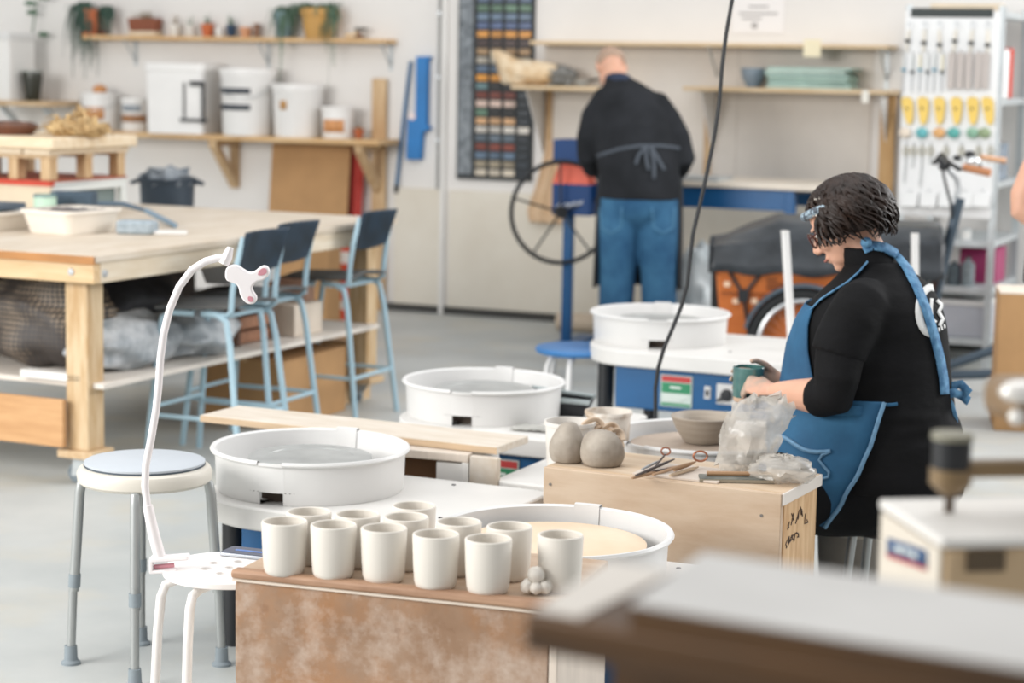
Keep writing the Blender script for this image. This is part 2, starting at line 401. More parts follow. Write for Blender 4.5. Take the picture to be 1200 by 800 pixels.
MB().bar((-.02, 0, 0), (.02, .04, 1.1), .1, .05).build('post_body', mat('red_paint', '#b83a31', .5, var=.2), t, bevel=.004)
MB().bar((-.062, 0, 0), (-.026, .04, 1.1), .02, .06).build('post_edge', mat('dark_red', '#6d2a26', .6), t)
t = thing('blue_rod', 'thin blue rod leaning on the wall left of the blue bracket', 'rod', wp(at_wall(469, 100, .03)[0], .03, 0), -WA)
p0 = at_wall(464, 222, .03); p1 = at_wall(480, 72, .03); sm = at_wall(469, 100, .03)[0]
MB().tube([(p0[0] - sm, 0, p0[1]), ((p0[0] + p1[0]) / 2 - sm, 0, (p0[1] + p1[1]) / 2), (p1[0] - sm, .015, p1[1])], .011, 10).build('rod_body', mat('teal_blue_paint', '#2a6d9c', .5, var=.2), t)
MB().tube([(p0[0] - sm, 0, p0[1] - .02), (p0[0] - sm + .003, 0, p0[1] + .03)], .014, 10).build('rod_tip', M_black_rubber, t)
t = thing('blue_bracket', 'blue steel bracket fixed to the white wall beside the blue rod', 'bracket', wp(at_wall(489, 120, 0)[0], .002, 0), -WA)
sb = at_wall(489, 120, 0)[0]
def wq(px, py): a, b = at_wall(px, py, .03); return (a - sb, b)
poly = [wq(489, 66), wq(505, 66), wq(505, 69), wq(502, 70), wq(501, 146), wq(506, 151), wq(500, 153), wq(496, 156), wq(494, 187), wq(477, 187), wq(479, 140), wq(488, 132)]
MB().prism(poly, -.05, -.002, 'xz').build('bracket_plate', mat('bright_blue_paint', '#1d78bd', .45, var=.15), t, bevel=.004)
c_ = wq(485, 136); MB().cyl((c_[0], -.056, c_[1]), (c_[0], -.05, c_[1]), .024).build('sticker', mat('white_red_sticker', '#e9d9d6', .5), t)

# shelf, box and pot at the far left edge
s0, z0 = at_wall(-20, 117, .35); s1, _ = at_wall(58, 117, .35)
t = thing('wall_shelf', 'short pale shelf at the far left holding a white box and a dark jug', 'shelf', wp(s0, 0, z0 + .0), -WA)
MB().box(0, s1 - s0 + .1, -.5, -.002, -.03, 0).build('board', M_pine, t, bevel=.003)
for s in (.2, s1 - s0): MB().bar((s, -.42, -.03), (s, -.01, -.3), .03, .03).build('shelf_bracket', M_galv, t)
zs = z0
s0, _ = at_wall(-14, 80, .35); s1, _ = at_wall(24, 80, .35); _, zt = at_wall(10, 38, .35)
t = thing('white_box', 'tall white box standing on the short shelf at the far left', 'box', wp((s0 + s1) / 2, .33, zs + .001), -WA)
hw = (s1 - s0) / 2
MB().box(-hw, hw, -.14, .14, 0, zt - zs - .05).build('box_body', M_white_paint, t, bevel=.006)
MB().box(-hw - .004, hw + .004, -.144, .144, zt - zs - .05, zt - zs).build('box_lid', M_white_plastic, t, bevel=.006)
t = thing('dark_jug', 'dark green glass jug beside the white box on the short shelf', 'jug', wp(at_wall(36, 90, .35)[0], .33, zs + .001), 0)
jg = mat('dark_glass', '#34352c', .25, var=.3)
MB().lathe([(0, 0), (.045, 0), (.05, .02), (.07, .16), (.066, .2), (.06, .2), (.06, .16), (.04, .02), (0, .015)], 28).build('jug_body', jg, t)
MB().lathe([(.067, .195), (.07, .2), (.067, .205), (.062, .2)], 28).build('jug_rim', mat('rim_grey', '#9aa19b', .4), t)
t = thing('tall_stem', 'thin green plant stem rising behind the dark jug', 'plant', wp(at_wall(29, 90, .2)[0], .1, zs + .001), -WA)
MB().lathe([(0, 0), (.03, 0), (.035, .05), (.03, .05), (.025, .008), (0, .008)], 16).build('pot_body', M_terracotta, t)
MB().tube([(0, 0, .02), (.01, -.02, .25), (.0, 0, .48), (.03, -.01, .62), (.07, -.02, .72)], [.006, .006, .006, .006, .003], 6).build('stem', M_green, t)
lf = MB()
for a, z_ in ((.2, .7), (2.6, .6), (1., .45), (4., .66)):
    lf.ball((.05 + .06 * math.cos(a), -.02 + .03 * math.sin(a), z_), (.05, .015, .02), 10, 6)
lf.build('foliage', M_green, t)
# ------------------------------------------------------------------ glaze test board and shelves right of it
s0, zt = at_wall(537, -22, .03); s1, zb = at_wall(622, 213, .03)
t = thing('glaze_test_board', 'black wall board of glaze test tiles in four coloured columns', 'display board', wp(s0, 0, zb), -WA)
BW, BH = s1 - s0, zt - zb
MB().box(0, BW, -.02, -.002, 0, BH).build('backing', mat('board_black', '#2b3032', .6, var=.25), t)
strip = MB().box(.012, .105, -.026, -.02, .03, BH - .02); strip.build('label_strip', mat('strip_grey', '#8d9499', .6, col2='#596066', scale=26), t)
rows = ['#5a6b8f', '#dc9a48', '#4b3a36', '#a88a66', '#b9b2a4', '#5d7086', '#e09a3a', '#6f8f93', '#7a3b2e', '#d9c0b2', '#64836e', '#dcb083', '#e2dcd2', '#6b7884', '#8c4a3e', '#6d8298', '#a09580', '#e9ddc9']
rg = random.Random(3)
nr = 22; ph = (BH - .05) / nr; x0 = .125; pw = (BW - x0 - .01) / 4
for r_ in range(nr):
    base = rows[(r_ - (nr - 18)) % 18] if r_ >= nr - 18 else rows[(r_ * 5) % 18]
    for c_ in range(4):
        col = srgb(base); k = rg.uniform(.75, 1.12)
        if c_ > 0 and r_ in (11, 14): col = srgb('#2a2a29')
        if c_ == 3 and r_ > 11 and r_ not in (16,): col = srgb('#3a4148')
        mm = mat('tile_%d_%d' % (r_, c_), [min(1, q_ * k) for q_ in col[:3]], .25, var=.25, scale=30)
        zc = BH - .03 - (r_ + .5) * ph; xc = x0 + (c_ + .5) * pw
        MB().cbox((xc, -.025, zc), (pw * .78, .01, ph * .72)).build('test_tile', mm, t, bevel=.002)

M_shelf_pale = mat('shelf_pale', '#dcc5a3', .6, col2='#cfb48c', scale=5, stretch=(1, 8, 8))
# backing panel
s0, _ = at_wall(638, 100, .01); s1, _ = at_wall(1022, 100, .01)
t = thing('backing_panel', 'wide off-white panel fixed to the wall between the right-hand shelves', 'panel', wp(s0, 0, .9), -WA)
MB().box(0, s1 - s0, -.012, -.001, 0, .83).build('panel_board', mat('panel_cream', '#dcd5cc', .75, var=.05), t)
for s in (.5, 1.25): MB().box(s, s + .004, -.014, -.011, 0, .83).build('panel_joint', mat('joint_grey', '#c7c0b7', .8), t)
r1, ra, rb, rz1 = wall_shelf('wall_shelf', 'long empty pale wall shelf above the man in the dark sweater', 622, 1042, 50, .22, .24, .024, M_shelf_pale, 1.748)
for px in (836, 1036):
    s = at_wall(px, 60, .1)[0] - ra
    MB().box(s - .012, s + .012, -.008, -.002, -.26, -.024).box(s - .012, s + .012, -.2, -.003, -.03, -.024).bar((s, -.19, -.03), (s, -.008, -.2), .01, .012).build('shelf_bracket', M_galv, r1)
r2, rc, rd, rz2 = wall_shelf('wall_shelf', 'low pale shelf on the right wall with a bowl and a stack of glass plates', 800, 1042, 104, .3, .3, .024, M_shelf_pale, 1.49)
for px in (828, 1034):
    s = at_wall(px, 150, .05)[0] - rc
    MB().box(s - .02, s + .02, -.03, -.014, -.62, -.025).build('shelf_post', M_pine_v, r2)
    MB().add([(s + .03, -.28, -.03), (s + .03, -.016, -.03), (s + .03, -.016, -.42), (s + .036, -.28, -.03), (s + .036, -.016, -.03), (s + .036, -.016, -.42)], [[0, 1, 2], [5, 4, 3], [0, 3, 4, 1], [1, 4, 5, 2], [2, 5, 3, 0]]).build('gusset', M_white_paint, r2)
r3, re, rf, rz3 = wall_shelf('wall_shelf', 'short pale shelf left of the man, heaped with paper and tools', 600, 735, 101, .34, .36, .024, M_shelf_pale, 1.475)
for px in (641, 725):
    s = at_wall(px, 150, .05)[0] - re
    MB().box(s - .02, s + .02, -.03, -.002, -.62, -.025).build('shelf_post', M_pine_v, r3)
    MB().add([(s - .03, -.32, -.03), (s - .03, -.01, -.03), (s - .03, -.01, -.45), (s - .036, -.32, -.03), (s - .036, -.01, -.03), (s - .036, -.01, -.45)], [[0, 1, 2], [5, 4, 3], [0, 3, 4, 1], [1, 4, 5, 2], [2, 5, 3, 0]]).build('gusset', M_white_paint, r3)
# wooden upright at the right end
s0, z0 = at_wall(1022, 225, .1); s1, _ = at_wall(1043, 100, .1)
t = thing('wood_upright', 'tan plywood upright at the right end of the wall shelves beside the white tool rack', 'board', wp(s0 + .02, 0, 0), -WA)
MB().box(.02, .085, -.1, -.016, 0, 1.46).build('upright_board', mat('tan_ply', '#c39d6c', .65, col2='#b58c58', scale=4, stretch=(8, 8, 1)), t, bevel=.002)
# paper bag on the short shelf
s, _ = at_wall(618, 80, .25)
t = thing('paper_sack', 'crumpled tan paper sack sagging over the left end of the short shelf', 'sack', wp(s, .2, rz3 + .001), -WA)
sm_ = MB().ball((0, 0, 0), (1, 1, 1), 44, 30)
def _sk(d):
    n_ = .3 * noise.noise(d * 1.6 + Vector((3, 1, 0))) + .16 * (1 - 2 * abs(noise.noise(d * 4))) + .07 * noise.noise(d * 9)
    p = d * (1 + n_)
    pk = max(0, -d.x) ** 2 * max(0, d.z) ** .5                # one corner pulled up to the left
    return Vector((p.x * .21 - pk * .05, p.y * .1, max(.002, p.z * .075 + .06 + pk * .2)))
sm_.v = [_sk(v.normalized()) for v in sm_.v]
sm_.build('sack_body', mat('sack_tan', '#ead9bd', .8, col2='#d3b48a', scale=9, bump=.5, bscale=18), t, smooth=60)
t = thing('grey_cloth', 'grey rag bundled on the short shelf beside the paper sack', 'rag', wp(at_wall(655, 80, .2)[0], .2, rz3 + .001), -WA)
MB().ball((0, 0, .055), (.12, .08, .06), 24, 14, amp=.5, freq=2.5, seed=4).build('rag_body', mat('rag_grey', '#8b8b88', .9, var=.3, bump=.4, bscale=20), t)
t = thing('metal_scoop', 'small grey scoop lying on the short shelf left of the man', 'scoop', wp(at_wall(682, 85, .2)[0], .2, rz3 + .001), -WA)
MB().lathe([(0, 0), (.03, .003), (.055, .04), (.05, .04), (.028, .008), (0, .006)], 20).build('scoop_bowl', mat('scoop_grey', '#a7aaa9', .4), t)
MB().cyl((.045, 0, .035), (.13, 0, .05), .008).build('handle', M_black, t)
# bowl and plates
s, _ = at_wall(883, 90, .15)
t = thing('ceramic_bowl', 'grey-blue ceramic bowl on the right-hand low shelf', 'bowl', wp(s, .15, rz2 + .001), 0)
MB().lathe([(0, 0), (.04, 0), (.04, .008), (.068, .05), (.076, .115), (.07, .115), (.06, .05), (.035, .014), (0, .012)], 36).build('bowl_body', mat('bowl_greyblue', '#8a98a3', .4, col2='#6f808f', scale=12), t)
s, _ = at_wall(951, 95, .15)
rg = random.Random(5)
pcols = ['#a9c3b5', '#8db0a4', '#7fa394', '#9dbcae', '#6f9488', '#b5ccbf', '#88aa9c']
z = rz2 + .001
for i in range(7):
    ang = rg.uniform(-.06, .06); dx = rg.uniform(-.02, .02); h_ = rg.uniform(.014, .02)
    t = tag(MB().box(-.25 + .01 * (i % 3), .25 - .012 * (i % 2), -.12, .11, 0, h_ - .001).build('glass_plate', mat('plate_' + pcols[i][1:], pcols[i], .2, var=.2, scale=8), loc=wp(s + dx, .15, z), rz=-WA + ang, bevel=.003),
            '%s green glass plate from the bottom of the stack beside the grey-blue bowl' % ORD[i], 'plate', 'green glass plates stacked on the shelf')
    z += h_
s, z = at_wall(953, 58, .22)
tag(MB().box(-.05, .05, -.003, .003, -.05, .05).build('paper_note', mat('note_cream', '#efe4c3', .7), loc=wp(s, .2435, z + .008), rz=-WA), 'cream paper note stuck on the edge of the long wall shelf', 'note')
s, z = at_wall(1019, 113, .2)
tag(MB().box(-.02, .02, -.003, .003, -.035, .035).build('price_tag', mat('note_white', '#f1eee4', .7), loc=wp(s, .3035, z - .0), rz=-WA), 'small white tag hanging from the low shelf edge beside the upright', 'tag')
# poster above
s, z = at_wall(889, 15, 0)
t = thing('wall_poster', 'large pale paper notice pinned high on the wall above the long shelf', 'poster', wp(s, .002, z), -WA)
MB().box(-.16, .16, -.004, -.001, -.12, .2).build('sheet', mat('poster_paper', '#e9e6e4', .7), t)
mb = MB()
for i, (a, b, zz) in enumerate([(-.06, .06, .03), (-.12, .12, -.01), (-.1, .02, -.04)]): mb.box(a, b, -.006, -.004, zz, zz + .012)
mb.build('print_lines', mat('print_grey', '#a9a6a4', .7), t)
MB().cyl((-.02, -.007, -.075), (-.02, -.004, -.075), .02).build('print_mark', mat('print_grey', '#a9a6a4', .7), t)
# ------------------------------------------------------------------ big work table on the left
TA = math.radians(25); T0 = Vector((-1.531, 7.444, 0))
TX = Vector((math.cos(TA), -math.sin(TA), 0)); TY = Vector((math.sin(TA), math.cos(TA), 0))
def tb(x, y, z): return T0 + TX * x + TY * y + Vector((0, 0, z))
def on_tab(px, py, z=.88):
    p = at_z(px, py, z) - T0; return p.dot(TX), p.dot(TY)
TWID, TZ = 1.5, .88
TLEN = 2.33
wt = thing('work_table', 'big pine work table on casters with blue bar chairs pushed up to it', 'table', tb(0, 0, 0), -TA)
M_top = mat('worn_tabletop', '#d9cdbd', .5, col2='#c8b8a2', scale=3.5, stretch=(5, 1, 5), bump=.05)
M_lit_pine = mat('lit_pine', '#e0d4c0', .6, col2='#d3c2a8', scale=5, stretch=(8, 1, 8))  # apron pine in its lit tone; the far aprons share it
M_post = mat('pine_post', '#d6bf9c', .6, col2='#bd9b6f', scale=5, stretch=(8, 8, 1), bump=.1)
MB().box(-TWID, 0, 0, TLEN, TZ - .028, TZ).build('tabletop', M_top, wt, bevel=.003)
MB().box(-TWID, 0, -.004, .012, TZ - .032, TZ - .002).build('edge_strip', mat('oiled_edge', '#b98047', .5, var=.25, stretch=(1, 8, 8)), wt)
MB().box(-.05, -.008, .05, TLEN - .05, .775, .852).build('apron', M_lit_pine, wt, bevel=.003)
MB().box(-TWID + .01, -.008, .01, .05, .775, .848).build('apron', mat('shaded_pine_apron', '#d9bd95', .6, col2='#cbab7f', scale=5, stretch=(1, 8, 8)), wt, bevel=.003)  # same pine painted darker, as the apron side turned from the light
MB().box(-TWID + .05, -.05, TLEN - .05, TLEN - .01, .775, .852).build('apron', M_lit_pine, wt, bevel=.003)
MB().box(-TWID + .01, -TWID + .05, .05, TLEN - .05, .775, .852).build('apron', M_lit_pine, wt, bevel=.003)
b2 = MB(); b2.M = Matrix.Translation((0, .01, .815)) @ rot(x=PI / 2)
b2.lathe([(0, 0), (.015, 0), (.012, .006), (0, .007)], 14, c=(-.11, 0, 0))
b2.M = Matrix.Translation((-.008, 0, .81)) @ rot(y=PI / 2)
b2.lathe([(0, 0), (.015, 0), (.012, .006), (0, .007)], 14, c=(0, .075, 0))
b2.build('bolt', M_steel, wt)
for k, (lx, ly) in enumerate(((-.185, .07), (-.185, TLEN - .13), (-TWID + .07, .07), (-TWID + .07, TLEN - .13))):
    MB().box(lx, lx + .1, ly, ly + .1, .135, .775).build('leg', M_post, wt, bevel=.004)
    blk = MB().box(lx - .03, lx + .13, ly - .02, ly + .12, .105, .135).build('caster_block', M_pine, wt, bevel=.003)
    cb = MB().box(lx + .0, lx + .09, ly + .01, ly + .09, .098, .105)
    for q_ in (-1, 1): cb.add([(lx + .01, ly + .05 + q_ * .022, .1), (lx + .08, ly + .05 + q_ * .022, .1), (lx + .025, ly + .05 + q_ * .022, .03), (lx + .0, ly + .05 + q_ * .022, .03),
                              (lx + .01, ly + .05 + q_ * .025, .1), (lx + .08, ly + .05 + q_ * .025, .1), (lx + .025, ly + .05 + q_ * .025, .03), (lx + .0, ly + .05 + q_ * .025, .03)],
                             [[0, 1, 2, 3], [7, 6, 5, 4], [0, 4, 5, 1], [1, 5, 6, 2], [2, 6, 7, 3], [3, 7, 4, 0]])
    c_ = cb.build('caster', M_galv, wt)
    wm = MB(); wm.M = Matrix.Translation((lx + .012, ly + .05, .0385)) @ rot(x=PI / 2)
    wm.lathe([(0, -.013), (.026, -.013), (.028, -.016), (.034, -.016), (.038, -.01), (.038, .01), (.034, .016), (.028, .016), (.026, .013), (0, .013)], 28)
    wm.build('wheel', mat('caster_grey', '#7f8a91', .5, var=.1), c_)
MB().box(-TWID + .1, -.035, .1, TLEN - .1, .37, .39).build('lower_shelf', mat('shelf_whitewood', '#e2dad0', .6, var=.1), wt, bevel=.002)
MB().box(-TWID + .1, -.165, .02, .045, .15, .33).build('bottom_board', mat('orange_ply', '#cfa273', .6, col2='#c19263', scale=4, stretch=(1, 8, 8)), wt, bevel=.003)

def taptub(x, y, ang, L_, W_, hh, label, fill, name='clay_tub'):
    t = thing(name, label, 'tub', tb(x, y, TZ + .001), -TA + ang)
    m = mat('tub_cream', '#ece4d8', .45, var=.06)
    tapered(rr(L_ * .84, W_ * .82, .04), 0, rr(L_, W_, .05), hh, hollow=.06).build('body', m, t)
    rim = MB(); p0, p1 = rr(L_, W_, .05), rr(L_ * 1.04, W_ * 1.05, .055); k = len(p0)
    rim.add([(a, b, hh - .01) for a, b in p1] + [(a, b, hh + .003) for a, b in p1] + [(a * .97, b * .96, hh + .003) for a, b in p0],
            [[i, (i + 1) % k, k + (i + 1) % k, k + i] for i in range(k)] + [[k + i, k + (i + 1) % k, 2 * k + (i + 1) % k, 2 * k + i] for i in range(k)])
    rim.build('rim', m, t)
    f = MB().grid(lambda u, v: ((u - .5) * 2 * L_ * .9, (v - .5) * 2 * W_ * .9, hh * .93 + .012 * noise.noise(Vector((u * 7, v * 7, x)))), 24, 16)
    f.build('clay_fill', fill, t)
    return t
M_slip = mat('dark_slip', '#4c5256', .6, col2='#7a6a64', scale=9, bump=.4)
_a = on_tab(84, 272); _b2 = on_tab(-4, 268)
taptub(_a[0], _a[1], math.radians(90 - 4), .17, .14, .095, 'cream plastic tub full of dark wet clay near the corner of the pine work table', M_slip)
taptub(_b2[0], _b2[1], math.radians(86), .17, .12, .075, 'second cream tub of clay at the left edge of the photo on the pine table', mat('white_slip', '#dfe2e2', .6, col2='#a8adad', scale=12))
t = tag(MB().prism(rr(.12, .07, .02), 0, .025).build('slate_plate', mat('slate_plastic', '#4d5a66', .5, var=.15), loc=tb(_b2[0], _b2[1], TZ + .082), rz=-TA + 1.57, bevel=.004), 'dark slate plate lying on the clay tub at the left photo edge', 'plate')
# cup, sponge block, rod, sponge, white bar
_c = on_tab(53, 254); _d = on_tab(87, 251)
t = thing('mint_cup', 'small mint green cup behind the big cream tub on the pine table', 'cup', tb(_c[0], _c[1], TZ + .001), 0)
MB().lathe([(0, 0), (.047, 0), (.05, .004), (.052, .098), (.048, .098), (.046, .008), (0, .008)], 32).build('cup_body', mat('mint', '#bcd9c5', .45, var=.05), t)
MB().lathe([(.0525, .09), (.054, .096), (.0525, .101), (.047, .101)], 32).build('cup_rim', mat('mint_rim', '#6f8a8c', .45), t)
t = tag(MB().prism(rr(.1, .05, .012), 0, .105).build('foam_block', mat('slate_foam', '#4a5a68', .9, var=.2, scale=30, bump=.2), loc=tb(_d[0], _d[1], TZ + .001), rz=-.05, bevel=.006), 'dark slate block standing beside the mint cup on the pine table', 'block')
t = tag(MB().prism(rr(.08, .05, .02), 0, .055).build('sponge', mat('grey_sponge', '#a9b4bb', .9, col2='#8f9ba3', scale=40, bump=.4, bscale=120), loc=tb(*on_tab(161, 274), TZ + .001), rz=-TA + .3, bevel=.012), 'grey sponge beside the big cream clay tub on the pine table', 'sponge')
t = tag(MB().prism(rr(.075, .018, .005), 0, .016).build('white_bar', M_white_plastic, loc=tb(*on_tab(198, 275), TZ + .001), rz=.1, bevel=.003), 'white plastic bar lying right of the grey sponge on the pine table', 'bar')
t = thing('scraper_rod', 'curved dark grey-blue rod with a thin tip lying on the pine table', 'rod', tb(0, 0, TZ), -TA)
pa, pb, pc = on_tab(116, 240, .93), on_tab(172, 251, .9), on_tab(205, 265, .89)
pts = [(pa[0], pa[1], .055), ((pa[0] + pb[0]) / 2, (pa[1] + pb[1]) / 2, .06), (pb[0], pb[1], .035), (pc[0], pc[1], .014)]
MB().tube(pts[:3], [.012, .012, .009], 10).build('rod_handle', mat('slate_rod', '#4e5f6e', .5), t)
MB().tube(pts[2:], [.013, .012], 10).build('rod_tip', mat('slate_rod_tip', '#7b92a4', .5), t)

# storage cube and pallet stand at the back of the table
t = thing('storage_cube', 'white wooden storage cube with a red top edge under the small pallet', 'cabinet', tb(-1.45, 1.62, TZ + .001), -TA)
MB().box(-.6, 0, 0, .02, 0, .12).build('front_panel', mat('cream_panel', '#e0cfb4', .6, var=.08), t)
fr = MB().box(-.03, 0, .02, .06, 0, .12).box(-.03, 0, .56, .6, 0, .12).box(-.03, 0, .06, .56, .09, .12).box(-.6, 0, .02, .6, .12, .135)
fr.build('frame', mat('pale_frame', '#dfe3e0', .55, var=.05), t, bevel=.003)
MB().box(-.5, -.04, .06, .56, 0, .09).build('inner_drawer', mat('grey_green', '#7e8d8c', .6, var=.15), t)
MB().box(-.61, .005, -.01, .03, .12, .142).build('red_edge', mat('orange_red', '#cf4a35', .5, var=.15), t)
MB().box(-.6, .004, .03, .6, .136, .144).build('top_cloth', mat('red_brown', '#b96a54', .7, var=.3), t)
t = thing('wood_pallet', 'small pine pallet stand on the storage cube, heaped with dry plant matter', 'pallet', tb(-1.45, 1.62, TZ + .146), -TA)
for x_ in (-.6, -.42, -.24, -.055):
    for y_ in (.0, .27, .53):
        if x_ in (-.6, -.055) or y_ == 0: MB().box(x_, x_ + .055, y_, y_ + .06, 0, .1).build('block', M_pine_v, t, bevel=.003)
for y_ in (0, .27, .53): MB().box(-.62, .005, y_, y_ + .06, .1, .118).build('stringer', M_pine, t, bevel=.002)
for k in range(4): MB().box(-.62 + k * .16, -.62 + k * .16 + .15, -.015, .61, .118, .142).build('deck_board', M_pale_pine, t, bevel=.004)
MB().box(-.62, .04, -.03, .64, .143, .2).build('top_slab', mat('pale_slab', '#ecdcc2', .6, col2='#e0c9a6', scale=4, stretch=(1, 6, 6)), t, bevel=.01)
zt = TZ + .146 + .201
t = thing('dried_plants', 'heap of pale dried plant matter on top of the pine pallet', 'dried plants', tb(-1.5, 1.9, zt), -TA)
rg = random.Random(11); mb = MB()
for i in range(140):
    a = rg.uniform(0, 2 * PI); r_ = rg.uniform(0, .15); x_, y_ = r_ * math.cos(a) * 1.1, r_ * math.sin(a) * 1.2
    z_ = .012 + (.11 * (1 - r_ / .16)) * rg.uniform(.2, 1); b_ = rg.uniform(0, 2 * PI); l_ = rg.uniform(.04, .1)
    mb.tube([(x_, y_, z_), (x_ + l_ * .5 * math.cos(b_), y_ + l_ * .5 * math.sin(b_), z_ + rg.uniform(-.005, .03)), (x_ + l_ * math.cos(b_), y_ + l_ * math.sin(b_), max(.006, z_ + rg.uniform(-.03, .02)))], [.004, .01, .002], 5, flat=.4)
mb.build('dry_leaves', mat('dry_straw', '#d9bc8a', .85, col2='#a8875a', scale=14), t)
MB().ball((0, 0, .03), (.13, .15, .045), 20, 10, amp=.4).build('dry_mass', mat('dry_straw', '#d9bc8a'), t)
t = thing('brown_tray', 'shallow reddish brown tray beside the dried plants on the pallet', 'tray', tb(-1.8, 1.78, zt), -TA)
MB().lathe([(0, 0), (.1, 0), (.14, .04), (.135, .042), (.095, .01), (0, .008)], 32).build('tray_body', mat('red_brown_wood', '#8a5a44', .6, col2='#6d4636', scale=8), t)
MB().ball((0, 0, .04), (.125, .12, .025), 18, 8, amp=.3).build('bark_fill', mat('bark', '#7c5847', .9, col2='#5c443a', scale=25), t)

# dark tub behind the table
t = thing('rubber_tub', 'dark rubber tub with a floppy grey bag inside, standing behind the pine table', 'tub', Vector((at_y(196, 240, 10.9).x, 10.9, 0)), 0)
zz = at_y(196, 212, 10.9).z; rr_ = 33 * 10.9 / 2400
MB().lathe([(0, .0), (rr_ * .8, 0), (rr_ * .86, zz * .5), (rr_ * .97, zz), (rr_ * 1.03, zz), (rr_ * 1.03, zz + .02), (rr_ * .93, zz + .02), (rr_ * .8, .05), (0, .05)], 36).build('tub_body', mat('slate_tub', '#3c4854', .5, var=.2), t)
for q_ in (-1, 1): MB().tube([(q_ * rr_ * 1.02, -.05, zz), (q_ * rr_ * 1.25, 0, zz - .01), (q_ * rr_ * 1.02, .05, zz)], .012, 8).build('handle', mat('slate_tub', '#3c4854'), t)
MB().ball((0, 0, zz - .0), (rr_ * .9, rr_ * .9, .07), 26, 14, amp=.5, freq=3).build('bag_fill', mat('grey_bag', '#a7adb2', .5, col2='#6a737c', scale=8, bump=.4), t)

# ------------------------------------------------------------------ under the table
M_net = mat('net_black', '#3a3533', .8, col2='#8d7f6f', scale=26)
def lump(loc, r, label, m, name, cat, amp=.45, freq=2.2, seed=0, rz=-TA, strap=False):
    t = thing(name, label, cat, loc, rz)
    mb = MB().ball((0, 0, 0), r, 40, 26, amp=amp, freq=freq, seed=seed)
    zs = [p.z for p in mb.v]; z0 = -r[2] * .82
    mb.v = [Vector((p.x, p.y, max(p.z, z0) - z0)) for p in mb.v]
    mb.build('bag_body', m, t)
    return t
# netting: fine dark grid over a pale bag
def netmat(name, a, b_, sc):
    m = mat(name, a, .6, bump=.3, bscale=25); nt = m.node_tree; b = nt.nodes['Principled BSDF']
    tc = nt.nodes.new('ShaderNodeTexCoord'); mx = None
    facs = []
    for k, dr in enumerate(('X', 'Z')):
        wv = nt.nodes.new('ShaderNodeTexWave'); wv.bands_direction = dr; wv.inputs['Scale'].default_value = sc; wv.inputs['Distortion'].default_value = .35
        wv.inputs['Detail'].default_value = 1; nt.links.new(tc.outputs['Object'], wv.inputs['Vector'])
        cr = nt.nodes.new('ShaderNodeValToRGB'); cr.color_ramp.elements[0].position = .72; cr.color_ramp.elements[1].position = .8
        nt.links.new(wv.outputs['Fac'], cr.inputs['Fac']); facs.append(cr.outputs['Color'])
    mm = nt.nodes.new('ShaderNodeMath'); mm.operation = 'MAXIMUM'; nt.links.new(facs[0], mm.inputs[0]); nt.links.new(facs[1], mm.inputs[1])
    nz = nt.nodes.new('ShaderNodeTexNoise'); nz.inputs['Scale'].default_value = 6; nt.links.new(tc.outputs['Object'], nz.inputs['Vector'])
    c0 = nt.nodes.new('ShaderNodeValToRGB'); c0.color_ramp.elements[0].position = .42; c0.color_ramp.elements[1].position = .58
    c0.color_ramp.elements[0].color = srgb(a); c0.color_ramp.elements[1].color = srgb(b_)
    nt.links.new(nz.outputs['Fac'], c0.inputs['Fac'])
    mix = nt.nodes.new('ShaderNodeMixRGB'); nt.links.new(mm.outputs[0], mix.inputs['Fac']); nt.links.new(c0.outputs['Color'], mix.inputs['Color1']); mix.inputs['Color2'].default_value = srgb('#3d3a3a')
    nt.links.new(mix.outputs['Color'], b.inputs['Base Color']); return m
M_netbag = netmat('net_over_tan', '#8d7e6d', '#4e4640', 16)
lump(tb(-.52, .42, .392), (.3, .2, .2), 'dark netted sack on the shelf under the left end of the pine table', M_netbag, 'netted_sack', 'sack', .25, 2.5, 1)
lump(tb(-.24, .52, .392), (.14, .32, .115), 'white netted bag on the table shelf right behind the near pine leg', mat('bag_white_netting', '#d9dcdf', .5, col2='#8e979e', scale=9, detail=7, bump=.6, bscale=22), 'netted_bag', 'bag', .22, 2.2, 5)
lump(tb(-.22, .95, .392), (.17, .24, .1), 'crumpled white plastic bag on the table shelf behind the grey bar chairs', mat('bag_white', '#dfe2e4', .4, col2='#a5adb3', scale=7, bump=.6, bscale=14), 'plastic_bag', 'bag', .3, 2.2, 9)
lump(tb(-.56, .95, .392), (.22, .34, .19), 'large charcoal bag at the back of the shelf under the pine table', mat('bag_charcoal', '#2c2d31', .6, col2='#505157', scale=6, bump=.4, bscale=12), 'charcoal_bag', 'bag', .25, 2.0, 13)
t = thing('dark_filler_box', 'added dark box that darkens the back of the shelf under the pine table', 'crate', tb(-1.12, 1.1, .391), -TA)  # added block, put in to darken the space under the table
MB().box(-.22, .22, -.9, .9, 0, .3).build('filler_body', mat('dark_filler', '#3a2f29', .7, var=.3), t, bevel=.004)
MB().box(-.23, .23, -.91, .91, .301, .33).build('filler_top', mat('dark_filler_top', '#2f2622', .7), t, bevel=.004)
t = tag(MB().box(-.14, .14, -.03, .03, 0, .03).build('white_tray', M_white_paint, loc=tb(-.26, .1, .392), rz=-TA, bevel=.003), 'flat white tray on the table shelf against the near pine leg', 'tray')
t = thing('wood_crate', 'reddish brown wooden crate on the shelf under the middle of the pine table', 'crate', tb(-.3, 1.36, .391), -TA)
for k in range(3): MB().box(-.13, .13, -.15, .15, .005 + k * .062, .055 + k * .062).build('slat', mat('red_slat', '#a5765a', .65, var=.3, stretch=(1, 8, 8)), t, bevel=.003)
MB().box(.131, .137, -.15, -.12, 0, .185).box(.131, .137, .12, .15, 0, .185).build('corner_post', mat('dark_slat', '#5a4033', .7), t)
